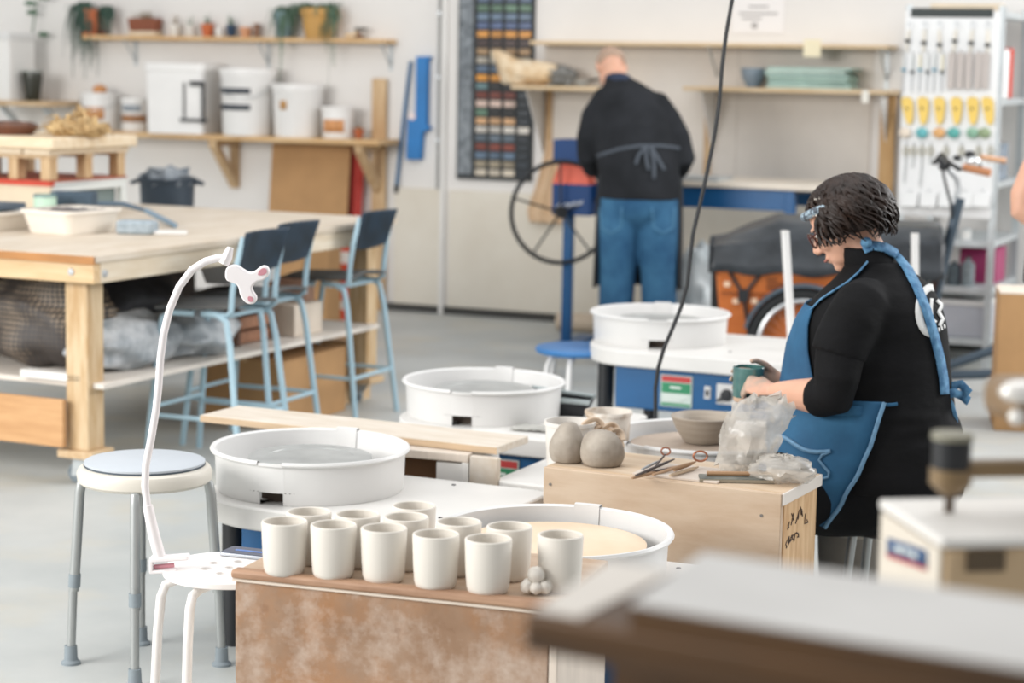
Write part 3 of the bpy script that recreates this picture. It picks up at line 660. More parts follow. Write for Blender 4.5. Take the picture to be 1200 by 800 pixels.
t = tag(MB().box(-.1, .1, -.12, .12, 0, .14).build('carton', mat('pale_carton', '#ddd0c0', .7, var=.12), loc=tb(-.22, 1.73, .391), rz=-TA, bevel=.004), 'pale carton on the shelf under the pine table right of the brown crate', 'carton')
t = tag(MB().box(-.09, .09, -.05, .05, 0, .1).build('carton', mat('pink_carton', '#c9a08a', .7, var=.2), loc=tb(-.25, 1.8, .532), rz=-TA + .1, bevel=.004), 'small pinkish carton on top of the pale carton under the pine table', 'carton')
t = thing('cardboard_box', 'brown cardboard box on the floor under the far end of the pine table', 'box', tb(-.3, 1.75, 0), -TA + .05)
MB().box(-.2, .2, -.3, .3, 0, .3).build('box_body', M_cardboard, t, bevel=.004)
MB().box(-.02, .02, -.301, .301, .29, .302).build('tape', mat('tape_tan', '#c7a67c', .4), t)
t = thing('pine_box', 'low brown wooden box on the floor by the far table leg', 'box', tb(-.35, TLEN - .02, 0), -TA)
MB().box(-.2, .16, -.12, .12, 0.07, .3).build('box_body', mat('tan_box', '#c9a277', .65, var=.2, stretch=(1, 8, 8)), t, bevel=.004)
MB().box(-.2, -.15, -.12, .12, 0, .07).box(.11, .16, -.12, .12, 0, .07).build('foot', M_pine, t)
p_ = at_y(378, 345, 11.6)
t = thing('cardboard_carton', 'tall tan carton standing behind the pine table beside the striped tube', 'box', (p_.x, 11.6, 0), -.3)
MB().box(-.09, .07, -.1, .1, 0, at_y(378, 285, 11.6).z).build('carton_body', M_cardboard, t, bevel=.004)
MB().box(-.091, .071, -.101, -.06, at_y(378, 318, 11.6).z, at_y(378, 316, 11.6).z).build('tape', mat('tape_tan', '#c7a67c'), t)
# striped traffic tube
b0 = at_z(398, 396, 0); 
t = thing('traffic_delineator', 'orange traffic post with white bands standing between table and back wall', 'traffic post', (b0.x, b0.y, 0), 0)
ht = at_y(408, 283, b0.y).z; lean = (at_y(408, 283, b0.y).x - b0.x) / ht
mo, mw = mat('signal_orange', '#d94f2f', .5, var=.1), mat('reflective_white', '#ece6df', .4)
zs = [0, .1, .2, .31, .4, .5, .78, .9, 1.0]; zs = [q_ * ht for q_ in zs]
for k in range(8):
    r0, r1_ = .055 - .012 * zs[k] / ht, .055 - .012 * zs[k + 1] / ht
    o = MB().cyl((lean * zs[k], 0, zs[k]), (lean * zs[k + 1], 0, zs[k + 1]), r0, r1_, 24).build('white_band' if k in (1, 3, 6) else 'orange_band', mw if k in (1, 3, 6) else mo, t)
MB().lathe([(0, 0), (.11, 0), (.11, .02), (.06, .03), (0, .03)], 24).build('base', M_black_rubber, t)
# ------------------------------------------------------------------ bar chairs
M_chair_blue = mat('chair_blue_steel', '#a9c6d3', .4, var=.06)
M_chair_seat = mat('chair_seat_dark', '#3f4448', .5, col2='#5a5a58', scale=10)
M_chair_back = mat('chair_back_navy', '#16242f', .5, col2='#223647', scale=9)
def bar_chair(label, loc, rz):
    t = thing('bar_chair', label, 'chair', loc, rz, 'blue bar chairs at the pine table')
    def seatf(z):
        return lambda u, v: (-.18 + .36 * u, (v - .5) * (.36 - .03 * u), z + .012 * math.cos((v - .5) * 4) - .02 * (1 - u) ** 3 - .008 * math.sin(PI * u))
    MB().grid(seatf(.65), 12, 12).build('seat', M_chair_seat, t, solid=.016, bevel=.003)
    def bk(u, v):
        z = .765 + .175 * v; y = (u - .5) * (.31 + .03 * v); return (.185 + .05 * v - .045 * (1 - (2 * (u - .5)) ** 2) * .6, y, z - .02 * (abs(2 * u - 1) ** 3) * (1 - v) * -1)
    MB().grid(bk, 14, 8).build('backrest', M_chair_back, t, solid=.012, bevel=.004)
    r = .0125
    for q in (-1, 1):
        MB().tube([(.05, q * .15, .615), (.14, q * .165, .61), (.165, q * .168, .63), (.17, q * .168, .7), (.185, q * .165, .8), (.215, q * .16, .92)], r * .9, 10).build('back_post', M_chair_blue, t)
        MB().tube([(.02, q * .14, .61), (.1, q * .165, .612), (.145, q * .172, .59), (.165, q * .178, .5), (.225, q * .205, 0)], r, 10).build('leg', M_chair_blue, t)
        MB().tube([(-.02, q * .14, .61), (-.11, q * .165, .612), (-.145, q * .17, .59), (-.16, q * .175, .5), (-.21, q * .2, 0)], r, 10).build('leg', M_chair_blue, t)
        MB().cyl((.2, q * .193, .2), (-.19, q * .19, .2), .009, n=8).build('side_rung', M_chair_blue, t)
    MB().cyl((-.187, -.19, .23), (-.187, .19, .23), .009, n=8).build('footrest', M_chair_blue, t)
    MB().cyl((.2, -.193, .2), (.2, .193, .2), .009, n=8).build('rear_rung', M_chair_blue, t)
    MB().cyl((-.12, -.165, .605), (-.12, .165, .605), .009, n=8).cyl((.12, -.165, .605), (.12, .165, .605), .009, n=8).build('seat_rail', M_chair_blue, t)
    return t
CA = -math.radians(23)
ch = []
for (x, y), lb in (((.04, .75), 'navy-backed bar chair nearest the white phone holder, its legs behind the long plank'),
                   ((-.07, 1.17), 'middle navy-backed bar chair of the row, with a white tub on its seat'),
                   ((-.12, 1.95), 'bar chair standing apart at the far end of the pine table by the striped post')):
    ch.append(bar_chair(lb, tb(x, y, 0), CA))
p_ = tb(-.15, 1.21, .67)
t = thing('white_tub', 'white plastic tub resting on the seat of the middle bar chair', 'tub', p_, CA)
tapered(rr(.1, .13, .03), 0, rr(.12, .15, .035), .075, hollow=.06).build('tub_body', M_white_plastic, t, bevel=.004)
# ------------------------------------------------------------------ potter's wheels and their splash pans
M_deck = mat('wheel_table_white', '#dedcd8', .4, var=.05, scale=5)
M_housing = mat('wheel_blue', '#165a8e', .4, var=.12, scale=7)
M_head = mat('wheel_head_alu', '#b9bbb9', .35, metal=.5, var=.2, scale=10)
WR = .275
def pottery_wheel(label, loc, deck_z, x_end, y0=-.34, y1=.29, corner=.05, panel=True, edge=.062, rz=-math.radians(25), group='potters wheels', legs=None, po=0.0, rx=.262):
    t = thing('pottery_wheel', label, 'pottery wheel', (loc[0], loc[1], 0), rz, group)
    poly = []
    r_ = (y1 - y0) / 2; yc = (y0 + y1) / 2
    for k in range(25):
        w = PI / 2 + PI * k / 24; poly.append((rx * math.cos(w), yc + r_ * math.sin(w)))
    for cx, cy, w0 in ((x_end - corner, y0 + corner, -PI / 2), (x_end - corner, y1 - corner, 0)):
        for k in range(7): w = w0 + PI / 2 * k / 6; poly.append((cx + corner * math.cos(w), cy + corner * math.sin(w)))
    MB().prism(poly, deck_z - edge, deck_z).build('tabletop', M_deck, t, bevel=.006)
    scr = MB()
    for q in ((x_end - .12, y0 + .14), (x_end - .28, y1 - .06), (.36, y0 + .2)): scr.cyl((q[0], q[1], deck_z), (q[0], q[1], deck_z + .002), .006, n=10)
    scr.build('screw', M_black, t)
    hx0, hx1 = -.06, min(.48 + po, x_end - .03)
    MB().box(hx0, hx1, y0 + .045, y1 - .06, deck_z - edge - .17, deck_z - edge - .001).build('housing', M_housing, t, bevel=.008)
    for lx, ly in legs or ((-.13, y0 + .12), (-.13, y1 - .1), (x_end - .08, y0 + .08), (x_end - .08, y1 - .08)):
        MB().cyl((lx, ly, 0), (lx, ly, deck_z - edge - .001), .032, n=18).build('leg', M_black, t)
    MB().cyl((0, 0, deck_z), (0, 0, deck_z + .075), .03, n=20).build('shaft', M_steel, t)
    MB().lathe([(0, .075), (.17, .075), (.172, .079), (.172, .088), (.168, .09), (.12, .0895), (.1195, .0885), (.06, .09), (0, .09)], 56, c=(0, 0, deck_z)).build('wheel_head', M_head, t)
    if panel:
        yf = y0 + .045; zc = deck_z - edge - .085
        PM = Matrix.Translation((po, 0, 0))
        def LM(): m_ = MB(); m_.M = PM.copy(); return m_
        p = LM().box(.035, .165, yf - .006, yf - .001, zc - .062, zc + .062).build('label_panel', mat('label_pale', '#c9d6cf', .5), t)
        LM().box(.04, .16, yf - .008, yf - .006, zc + .036, zc + .058).build('red_band', mat('label_red', '#c23e3d', .5), p)
        LM().box(.04, .16, yf - .008, yf - .006, zc - .008, zc + .032).build('green_field', mat('label_green', '#2f8a60', .5), p)
        mb = LM().box(.075, .12, yf - .0095, yf - .008, zc + .01, zc + .018)
        for k in range(3): mb.box(.048, .15 - .015 * k, yf - .0095, yf - .006, zc - .022 - .009 * k, zc - .018 - .009 * k)
        mb.build('label_lines', mat('label_white', '#e6ece7', .5), p)
        LM().box(.04, .16, yf - .008, yf - .006, zc - .058, zc - .048).build('green_strip', mat('label_green', '#2f8a60'), p)
        s_ = LM().box(.215, .24, yf - .006, yf - .001, zc - .02, zc + .03).build('switch_plate', M_white_plastic, t, bevel=.002)
        LM().box(.222, .233, yf - .012, yf - .006, zc - .008, zc + .016).build('rocker', M_black, s_, bevel=.002)
        k_ = LM().box(.265, .345, yf - .006, yf - .001, zc - .035, zc + .045).build('knob_plate', M_white_plastic, t, bevel=.002)
        km = LM(); km.M = PM @ Matrix.Translation((.307, yf - .006, zc + .002)) @ rot(x=PI / 2)
        km.lathe([(0, 0), (.024, 0), (.021, .016), (0, .018)], 24); km.cbox((-.018, -.012, .01), (.04, .01, .014), rot(z=.6))
        km.build('knob', M_black, k_)
    return t

def splash_pan(label, loc, z, rz=-math.radians(25), fd=10, R=WR, hh=.12, water=None, clay=None, slot=True, group='white splash pans'):
    t = thing('splash_pan', label, 'splash pan', (loc[0], loc[1], z), rz, group)
    prof = [(R * .935, 0), (R * .945, .004), (R * .962, hh - .012), (R, hh - .012), (R + .003, hh - .007), (R, hh - .001), (R * .985, hh), (R * .95, hh - .004), (R * .925, .01), (R * .86, .006), (.05, .006), (.05, 0)]
    prof = prof + [prof[0]]
    # each half runs between two seams; the front seam carries a cut-out at the bottom
    g = math.radians(7.5); fr = -PI / 2 + math.radians(fd)
    h1 = MB().lathe(prof, 56, a0=fr + g, a1=fr + PI - g * .4); h2 = MB().lathe(prof, 56, a0=fr + PI + g * .4, a1=fr + 2 * PI - g)
    h1.build('pan_half', M_white_plastic, t); h2.build('pan_half', M_white_plastic, t)
    lapf = [(R * .95, .034), (R * .963, hh - .013), (R * .995, hh - .013), (R * .995, hh - .005), (R * .95, hh - .006), (R * .925, .034), (R * .95, .034)]
    MB().lathe(lapf, 8, a0=fr - g * 1.1, a1=fr + g * 1.1).build('seam_lap', M_white_plastic, t)
    MB().lathe([(R * .78, .001), (R * .78, .033), (R * .95, .034), (R * .95, .036), (R * .76, .036), (R * .76, .001), (R * .78, .001)], 10, a0=fr - g * 1.9, a1=fr + g * 1.9).build('drain_recess', mat('recess_shade', '#4b3f35', .7), t)  # dark brown stands in for the shade inside the cut-out
    bk = fr + PI
    lapb = [(R * .955, .01), (R * .975, hh - .016), (R * 1.012, hh - .014), (R * 1.016, hh - .004), (R * 1.004, hh + .005), (R * .945, hh + .004), (R * .915, .02), (R * .93, .01), (R * .955, .01)]
    MB().lathe(lapb, 8, a0=bk - math.radians(7), a1=bk + math.radians(7)).build('seam_clip', M_white_plastic, t)
    if clay:
        MB().lathe([(0, .094), (.1, .095), (.19, .093), (.215, .088), (.215, .078), (0, .078)], 56).build('clay_bat', clay, t)
    return t
M_clay_bat = mat('clay_on_bat', '#e3cdb4', .6, col2='#d9bfa2', scale=4)
B1, B2, B3, BW_, B4 = (-.556, 5.617), (-.093, 6.876), (.60, 8.25), (.565, 5.9), (.105, 4.63)
Z3 = .5
pottery_wheel('potter\'s wheel behind the white cups, white table with rounded left end', B1, .42, .615, y0=-.31, y1=.285, corner=.05)
pottery_wheel('potter\'s wheel in the middle row behind the long plank, label under its white table', B2, .42, .5, y0=-.34, po=.11)
pottery_wheel('farthest potter\'s wheel, in front of the man at the slab roller', B3, Z3, 1.0, y0=-.37, y1=.36, po=.1)
pottery_wheel('potter\'s wheel that the seated woman works at behind the plywood box', BW_, .42, .5, y0=-.46, y1=.385, panel=False, rz=math.radians(155), rx=.3)
pottery_wheel('nearest potter\'s wheel, right behind the box of white cups', B4, .42, .5, y0=-.31, y1=.3, panel=False)
splash_pan('white splash pan with grey water rings on the wheel behind the white cups', B1, .42, fd=7)
splash_pan('white splash pan of the middle wheel behind the long pale plank', B2, .42)
splash_pan('white splash pan of the farthest wheel, crossed by the hanging black cord', B3, Z3, fd=19, R=.283)
splash_pan('clay-smeared white splash pan in front of the seated woman', BW_, .42, rz=-math.radians(60), clay=mat('wet_clay_disc', '#b9a898', .45, col2='#a39384', scale=8))
splash_pan('large white splash pan with peach clay disc, nearest behind the cups', B4, .42, fd=-27, rz=math.radians(8), clay=M_clay_bat)

# bowl on the woman's wheel
t = thing('clay_bowl', 'freshly thrown grey clay bowl on the wheel in front of the woman', 'bowl', (BW_[0] + .0, BW_[1] - .0, .5165), 0)
M_clay = mat('wet_grey_clay', '#a59a8c', .55, col2='#978b7d', scale=5, stretch=(1, 1, 14), bump=.05)
MB().lathe([(0, 0), (.055, 0), (.058, .003), (.08, .036), (.094, .068), (.097, .076), (.094, .079), (.09, .076), (.074, .038), (.05, .012), (0, .01)], 64).build('bowl_body', M_clay, t)

# ------------------------------------------------------------------ grey stool with adjustable legs
SX, SY, SZ = -.958, 5.283, .555
t = thing('stool', 'round cream stool with adjustable grey tube legs at the left', 'stool', (SX, SY, 0), 0)
st = t
M_alu = mat('satin_aluminium', '#aeb1b0', .38, metal=.55, var=.05)
MB().lathe([(0, SZ - .012), (.158, SZ - .012), (.17, SZ - .018), (.176, SZ - .03), (.174, SZ - .05), (.165, SZ - .058), (.155, SZ - .045), (0, SZ - .03)], 56).build('seat', mat('cream_seat', '#d9d3c7', .45, var=.05), t)
p_ = MB().lathe([(0, SZ), (.153, SZ), (.157, SZ - .002), (.157, SZ - .007), (0, SZ - .007)], 56); p_.build('seat_pad', mat('blue_grey_pad', '#bcc2c8', .5, var=.04), t)
MB().lathe([(0, SZ - .0075), (.158, SZ - .0075), (.158, SZ - .0115), (0, SZ - .0115)], 56).build('pad_edge', mat('slate_edge', '#4c565f', .6), t)
for a in (180, 3, 272, 104):
    w = math.radians(a); d = Vector((math.cos(w), math.sin(w), 0)); r = .0135
    lg = MB().tube([d * .1 + Vector((0, 0, SZ - .05)), d * .15 + Vector((0, 0, SZ - .052)), d * .166 + Vector((0, 0, SZ - .062)), d * .172 + Vector((0, 0, SZ - .09)), d * .19 + Vector((0, 0, .2))], r, 14).build('leg', M_alu, t)
    MB().cyl(d * .1896 + Vector((0, 0, .26)), d * .2 + Vector((0, 0, .02)), r * .86, n=14).build('inner_tube', M_alu, lg)
    MB().cyl(d * .187 + Vector((0, 0, .245)), d * .189 + Vector((0, 0, .21)), r * 1.18, n=14).build('collar', M_grey_rubber, lg)
    MB().lathe([(0, 0), (.026, 0), (.026, .006), (.018, .012), (.0165, .05), (0, .05)], 18, c=tuple(d * .2)).build('rubber_foot', M_grey_rubber, lg)
# ------------------------------------------------------------------ small perforated white stool
PX, PY, PZ = -.607, 4.374, .5
t = thing('small_stool', 'small white stool with holes in its seat, beside the stained box', 'stool', (PX, PY, 0), 0)
M_stoolwhite = mat('stool_white', '#eeeae7', .4, var=.03)
R_ = .147
def disc_with_holes(R, holes, z0, z1, nseg=96):
    bm = bmesh.new()
    def loop(cx, cy, r, n):
        vs = [bm.verts.new((cx + r * math.cos(2 * PI * k / n), cy + r * math.sin(2 * PI * k / n), z1)) for k in range(n)]
        return [bm.edges.new((vs[k], vs[(k + 1) % n])) for k in range(n)]
    es = loop(0, 0, R, nseg)
    for cx, cy, r in holes: es += loop(cx, cy, r, 16)
    bmesh.ops.triangle_fill(bm, use_beauty=True, use_dissolve=False, edges=es)
    ex = bmesh.ops.extrude_face_region(bm, geom=bm.faces[:])
    for v in [g for g in ex['geom'] if isinstance(g, bmesh.types.BMVert)]: v.co.z = z0
    bmesh.ops.recalc_face_normals(bm, faces=bm.faces)
    mb = MB(); mb.v = [v.co.copy() for v in bm.verts]; bm.verts.index_update()
    mb.f = [[v.index for v in f.verts] for f in bm.faces]; bm.free(); return mb
holes = [(.055 * math.cos(a), .055 * math.sin(a), .013) for a in [PI * k / 3 + .3 for k in range(6)]] + [(0, 0, .013)]
disc_with_holes(R_, holes, PZ - .014, PZ).build('seat', M_stoolwhite, t, bevel=.002)
for a in (192, 243, 12, 63):
    w = math.radians(a); d = Vector((math.cos(w), math.sin(w), 0)); z_ = Vector((0, 0, 1))
    MB().tube([d * .08 + z_ * (PZ - .024), d * .115 + z_ * (PZ - .025), d * .14 + z_ * (PZ - .034), d * .15 + z_ * (PZ - .06), d * .158 + z_ * (PZ - .14), d * .175 + z_ * .01], .0105, 12).build('leg', M_stoolwhite, t)
    MB().lathe([(0, 0), (.013, 0), (.014, .02), (0, .02)], 12, c=tuple(d * .176)).build('foot_cap', M_white_plastic, t)
# phone on the stool
t = thing('smartphone', 'smartphone with a dark blue screen lying on the small white stool', 'phone', (at_z(289, 652, PZ + .008).x + .01, at_z(289, 652, PZ).y + .01, PZ + .0005), -.35)
MB().prism(rr(.07, .034, .008), 0, .008).build('phone_case', mat('phone_silver', '#b9bdc3', .3, metal=.6), t, bevel=.002)
MB().prism(rr(.067, .031, .006), .008, .009).build('screen', mat('phone_glass', '#1c2c4e', .08), t)
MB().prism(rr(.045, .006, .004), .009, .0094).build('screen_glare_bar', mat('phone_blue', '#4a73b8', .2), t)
# gooseneck phone holder clamped to the stool
g0 = Vector((PX, PY, 0))
t = thing('gooseneck_holder', 'white gooseneck phone holder clamped to the small stool\'s edge', 'phone holder', (PX, PY, PZ), 0)
M_gw = mat('gooseneck_white', '#efeaea', .4, var=.03)
YG = PY - .03
def gp(px, py, y=YG): return at_y(px, py, y) - Vector((PX, PY, PZ))
MB().tube([gp(188, 655), gp(180, 625), gp(173, 592)], [.013, .0125, .011], 14).build('sleeve', M_gw, t)
neck = [(173, 594), (170, 570), (171, 545), (177, 515), (183, 480), (186, 450), (188, 420), (192, 390), (199, 362), (210, 336), (225, 316), (241, 306), (256, 302), (268, 303)]
MB().tube([gp(*q) for q in neck], .0082, 12).build('gooseneck', M_gw, t)
cl = MB().bar(gp(176, 655) , gp(222, 652), .03, .012); c_ = cl.build('clamp', M_gw, t, bevel=.004)
MB().bar(gp(176, 669), gp(208, 668), .028, .008).build('clamp_jaw', M_gw, t, bevel=.003)
MB().bar(gp(178, 654), gp(178, 670), .028, .008).build('clamp_back', M_gw, t, bevel=.002)
MB().tube([gp(181, 664), gp(204, 662)], .005, 10).build('clamp_pad', mat('pink_rubber', '#c98b95', .6), t)
# star shaped clip
sc = 1.0 * YG / 2400
ctr = gp(283, 314)
outl = [(-18, -6), (-6, -9), (6, 0), (14, 1), (24, -8), (31, -7), (34, 1), (28, 9), (18, 11), (12, 18), (14, 24), (19, 30), (16, 38), (7, 38), (-1, 29), (-3, 16), (-10, 13), (-19, 10)]
def smooth_poly(p, it=2):
    for _ in range(it):
        q = []
        for i in range(len(p)):
            a, b = p[i], p[(i + 1) % len(p)]
            q += [(a[0] * .75 + b[0] * .25, a[1] * .75 + b[1] * .25), (a[0] * .25 + b[0] * .75, a[1] * .25 + b[1] * .75)]
        p = q
    return p
op = [(ctr.x + a * sc, ctr.z - (b + 4) * sc) for a, b in smooth_poly(outl)]
MB().prism(op, ctr.y - .012, ctr.y + .012, 'xz').build('clip_body', M_gw, t, bevel=.003)
ip = [(ctr.x + a * sc, ctr.z - (b + 4) * sc) for a, b in smooth_poly([(24, -5), (30, -5), (31, 1), (24, 4), (19, 3)])]
MB().prism(ip, ctr.y - .0135, ctr.y + .0135, 'xz').build('rubber_insert', mat('pink_rubber', '#c98b95'), t)
ip = [(ctr.x + a * sc, ctr.z - (b + 4) * sc) for a, b in smooth_poly([(8, 28), (14, 29), (15, 35), (9, 35)])]
MB().prism(ip, ctr.y - .0135, ctr.y + .0135, 'xz').build('rubber_insert', mat('pink_rubber', '#c98b95'), t)
MB().tube([gp(262, 309), gp(266, 301), gp(270, 290)], [.012, .012, .007], 10).build('clip_joint', M_gw, t)

# ------------------------------------------------------------------ stained box and the cups on it
FZ = .6
_f0, _f1 = at_z(305, 671, FZ + .004), at_z(600, 702, FZ + .004)
FA = -math.atan2(_f1.y - _f0.y, _f1.x - _f0.x); FB = Vector((_f0.x, _f0.y, 0))
FX = Vector((math.cos(FA), -math.sin(FA), 0)); FY = Vector((math.sin(FA), math.cos(FA), 0))
def fb(x, y, z): return FB + FX * x + FY * y + Vector((0, 0, z))
FB = FB - FX * .06 + FY * .012
M_stained = mat('stained_board', '#a98c74', .7, col2='#8c6c52', scale=5, detail=9, ramp=(.3, .7), bump=.1)
nt = M_stained.node_tree; _b = nt.nodes['Principled BSDF']; _lnk = _b.inputs['Base Color'].links[0].from_socket
_tc = nt.nodes.new('ShaderNodeTexCoord')
for sc_, colx, lo_, hi_, mx_ in ((3.4, '#ae7540', .44, .64, .65), (8, '#cdbcae', .46, .66, .7), (2.6, '#5f3c22', .6, .72, .6), (24, '#7d5b42', .58, .72, .6)):
    _n = nt.nodes.new('ShaderNodeTexNoise'); _n.inputs['Scale'].default_value = sc_; _n.inputs['Detail'].default_value = 9; _n.inputs['Roughness'].default_value = .7
    nt.links.new(_tc.outputs['Object'], _n.inputs['Vector'])
    _r = nt.nodes.new('ShaderNodeValToRGB'); _r.color_ramp.elements[0].position = lo_; _r.color_ramp.elements[1].position = hi_
    _r.color_ramp.elements[0].color = (0, 0, 0, 1); _r.color_ramp.elements[1].color = (mx_, mx_, mx_, 1); nt.links.new(_n.outputs['Fac'], _r.inputs['Fac'])
    _m = nt.nodes.new('ShaderNodeMixRGB'); _m.inputs['Color2'].default_value = srgb(colx)
    nt.links.new(_r.outputs['Color'], _m.inputs['Fac']); nt.links.new(_lnk, _m.inputs['Color1']); _lnk = _m.outputs['Color']
nt.links.new(_lnk, _b.inputs['Base Color'])
t = thing('stained_box', 'clay-stained brown box carrying the white cups in front', 'box', fb(0, 0, 0), -FA)
M_whitewash = mat('whitewashed_wood', '#ddd0c2', .65, var=.1, stretch=(6, 6, 1))
MB().box(0, .65, .0, .02, 0, FZ - .021).build('front_panel', M_stained, t, bevel=.002)
MB().box(.652, .67, .0, .33, 0, FZ - .03).build('end_panel', M_whitewash, t, bevel=.003)
MB().box(0, .02, .021, .33, 0, FZ - .03).build('end_panel', M_whitewash, t, bevel=.003)
MB().box(.021, .639, .31, .33, 0, FZ - .03).build('back_panel', M_whitewash, t)
MB().box(.0, .66, .02, .37, FZ - .025, FZ).build('top_board', mat('top_pinkish', '#bfa891', .6, col2='#b0947b', scale=5, stretch=(1, 6, 6)), t, bevel=.003)
MB().box(-.006, .66, -.012, .02, FZ - .014, FZ + .004).build('edge_batten', mat('batten_pink', '#b99478', .6, col2='#9b775d', scale=7, stretch=(1, 6, 6)), t, bevel=.006)
MB().box(-.004, .64, -.006, .0, FZ - .02, FZ - .0145).build('pale_edge_line', mat('pale_edge', '#e0d2c2', .6), t)
M_cup = mat('bisque_white', '#ddd7cd', .55, var=.03, scale=9, bump=.02, bscale=60)
def make_cup(nm, r, h, label, loc, grp):
    t = thing(nm, label, 'cup', loc, rnd.uniform(0, 6), grp)
    MB().lathe([(0, 0), (r * .76, 0), (r * .84, .003), (r * .9, .012), (r * .95, h * .4), (r, h - .004), (r - .001, h - .001), (r - .003, h), (r - .005, h - .002), (r * .9, h * .4), (r * .8, .014), (0, .009)], 56).build('cup_body', M_cup, t)
    return t
CH = .105; CR = .0455
grp = 'white clay cups on the stained box'
rim = {'f': [(333.6, 610), (391, 614), (450, 618), (511, 625), (572.5, 630.5)], 'b': [(362, 599), (419, 602), (476, 605), (537.7, 610.7), (597, 616)]}
first = None
for row, nm in (('f', 'front'), ('b', 'second')):
    for i, (px, py) in enumerate(rim[row]):
        p_ = at_z(px, py, FZ + CH); lb = '%s white clay cup from the left in the %s row on the stained box' % (ORD[i], nm)
        if row == 'b' and i == 4: lb = 'white clay cup at the right end of the second row, beside the lone right cup'
        if first is None: first = make_cup('clay_cup', CR, CH, lb, (p_.x, p_.y, FZ + .0005), grp)
        else: dup(first, (p_.x, p_.y, FZ + .0005), rnd.uniform(0, 6), lb, grp)
p_ = at_z(485, 592, FZ + CH)
dup(first, (p_.x, p_.y, FZ + .0005), 1, 'single white clay cup behind the second row, closest to the splash pan', grp)
p_ = at_z(657, 626, FZ + .108)
make_cup('clay_cup', .0445, .108, 'straight white cup standing alone at the right end of the stained box', (p_.x, p_.y, FZ + .0005), grp)
p_ = at_z(628, 692, FZ + .01)
t = thing('clay_knots', 'small cluster of round white clay balls at the right front of the box', 'clay balls', (p_.x, p_.y + .012, FZ + .004), 0)
kb = MB()
for q in ((-.016, -.004, .012, .014), (.016, -.006, .011, .013), (0, -.012, .011, .012), (-.004, .012, .012, .013), (.0, 0, .034, .0165), (.022, .008, .011, .012)): kb.ball(q[:3], q[3], 16, 10, amp=.15, seed=q[0] * 90)
kb.build('ball_cluster', mat('white_clay', '#dcd6cc', .6), t)

# ------------------------------------------------------------------ plank on the white crate
cr0 = Vector((-.30, 5.86, 0))
t = thing('white_crate', 'white open-fronted wooden crate carrying the long plank', 'crate', (-.12, 5.80, 0), -math.radians(20))
MB().box(-.55, 0, -.0, .26, .46, .485).build('top_board', M_whitewash, t, bevel=.003)
MB().box(-.022, 0, .0, .26, 0, .46).build('side_board', M_white_paint, t, bevel=.003)
MB().box(-.55, -.528, .0, .26, 0, .46).build('side_board', M_white_paint, t, bevel=.003)
MB().box(-.528, -.022, .24, .26, 0, .46).build('back_board', mat('dark_brown_board', '#7a5738', .7, var=.2), t)
MB().box(-.528, -.022, .01, .24, .3, .315).build('inner_shelf', M_whitewash, t)
MB().box(-.1, -.022, .004, .02, .39, .455).build('corner_plate', M_white_paint, t)
t2 = thing('crate_panel', 'pale panel standing right of the white crate under the plank end', 'board', (-.118, 5.80, 0), -math.radians(25))
MB().box(.002, .092, .0, .022, 0, .482).build('panel_board', mat('smeared_white', '#d9d4cc', .65, col2='#bfae99', scale=6), t2, bevel=.003)
t = thing('long_plank', 'long pale wooden plank spanning from the left over the white crate', 'plank', (0, 0, 0), 0)
pl = at_z(235, 487, .505); pr = at_z(582, 525, .505)
dv = (pr - pl); ln = dv.length; ang = math.atan2(dv.y, dv.x)
t.location = (pl.x, pl.y, .486); t.rotation_euler = (0, 0, ang)
MB().box(0, ln, 0, .21, 0, .022).build('plank_board', mat('plank_pale', '#d6cdc1', .6, col2='#c6b9a7', scale=6, stretch=(1, 8, 8)), t, bevel=.002)
MB().box(-.001, ln + .001, -.0015, .0, .001, .02).build('raw_edge', mat('raw_pine_edge', '#c9af90', .7, var=.2, stretch=(1, 8, 8)), t)
# ------------------------------------------------------------------ plywood box with tools in front of the woman
PA = math.radians(27); P0 = Vector((.089, 5.265, 0))
PXv = Vector((math.cos(PA), -math.sin(PA), 0)); PYv = Vector((math.sin(PA), math.cos(PA), 0))
def pb(x, y, z): return P0 + PXv * x + PYv * y + Vector((0, 0, z))
PBZ = .56; PW, PD = .655, .27
t = thing('plywood_box', 'pale plywood box with clay, tools and plastic bags on top', 'box', pb(0, 0, 0), -PA)
M_plyface = mat('ply_face', '#c9b39b', .62, col2='#b79c81', scale=2.6, detail=6, stretch=(1.2, 3, 5), bump=.04, wave=None)
M_plyend = mat('ply_end', '#d8b78d', .6, col2='#b98f62', scale=7, stretch=(5, 5, .8), bump=.05)
MB().box(0, PW, 0, .018, 0, PBZ - .001).build('front_panel', M_plyface, t, bevel=.002)
MB().box(PW - .018, PW + .002, .019, PD, 0, PBZ - .03).build('end_panel', M_plyend, t, bevel=.002)
MB().box(0, .018, .019, PD, 0, PBZ - .03).build('end_panel', M_plyend, t)
MB().box(.019, PW - .019, PD - .018, PD, 0, PBZ - .03).build('back_panel', M_plyface, t)
MB().box(0, PW, .018, PD + .03, PBZ - .022, PBZ).build('top_board', mat('ply_top', '#d2bfa8', .6, col2='#c3a98b', scale=3, stretch=(1, 5, 5)), t, bevel=.002)
MB().box(PW, PW + .005, .005, PD + .03, PBZ - .03, PBZ - .001).build('pale_end_strip', mat('strip_pale', '#d7cfc6', .6), t)
sm = MB()
for q in ((.02, PBZ - .045), (.02, PBZ - .2), (PW - .05, PBZ - .06), (PW - .05, PBZ - .2)): sm.cyl((q[0], -.002, q[1]), (q[0], .0, q[1]), .004, n=10)
sm.build('screw', mat('screw_grey', '#76706a', .5), t)
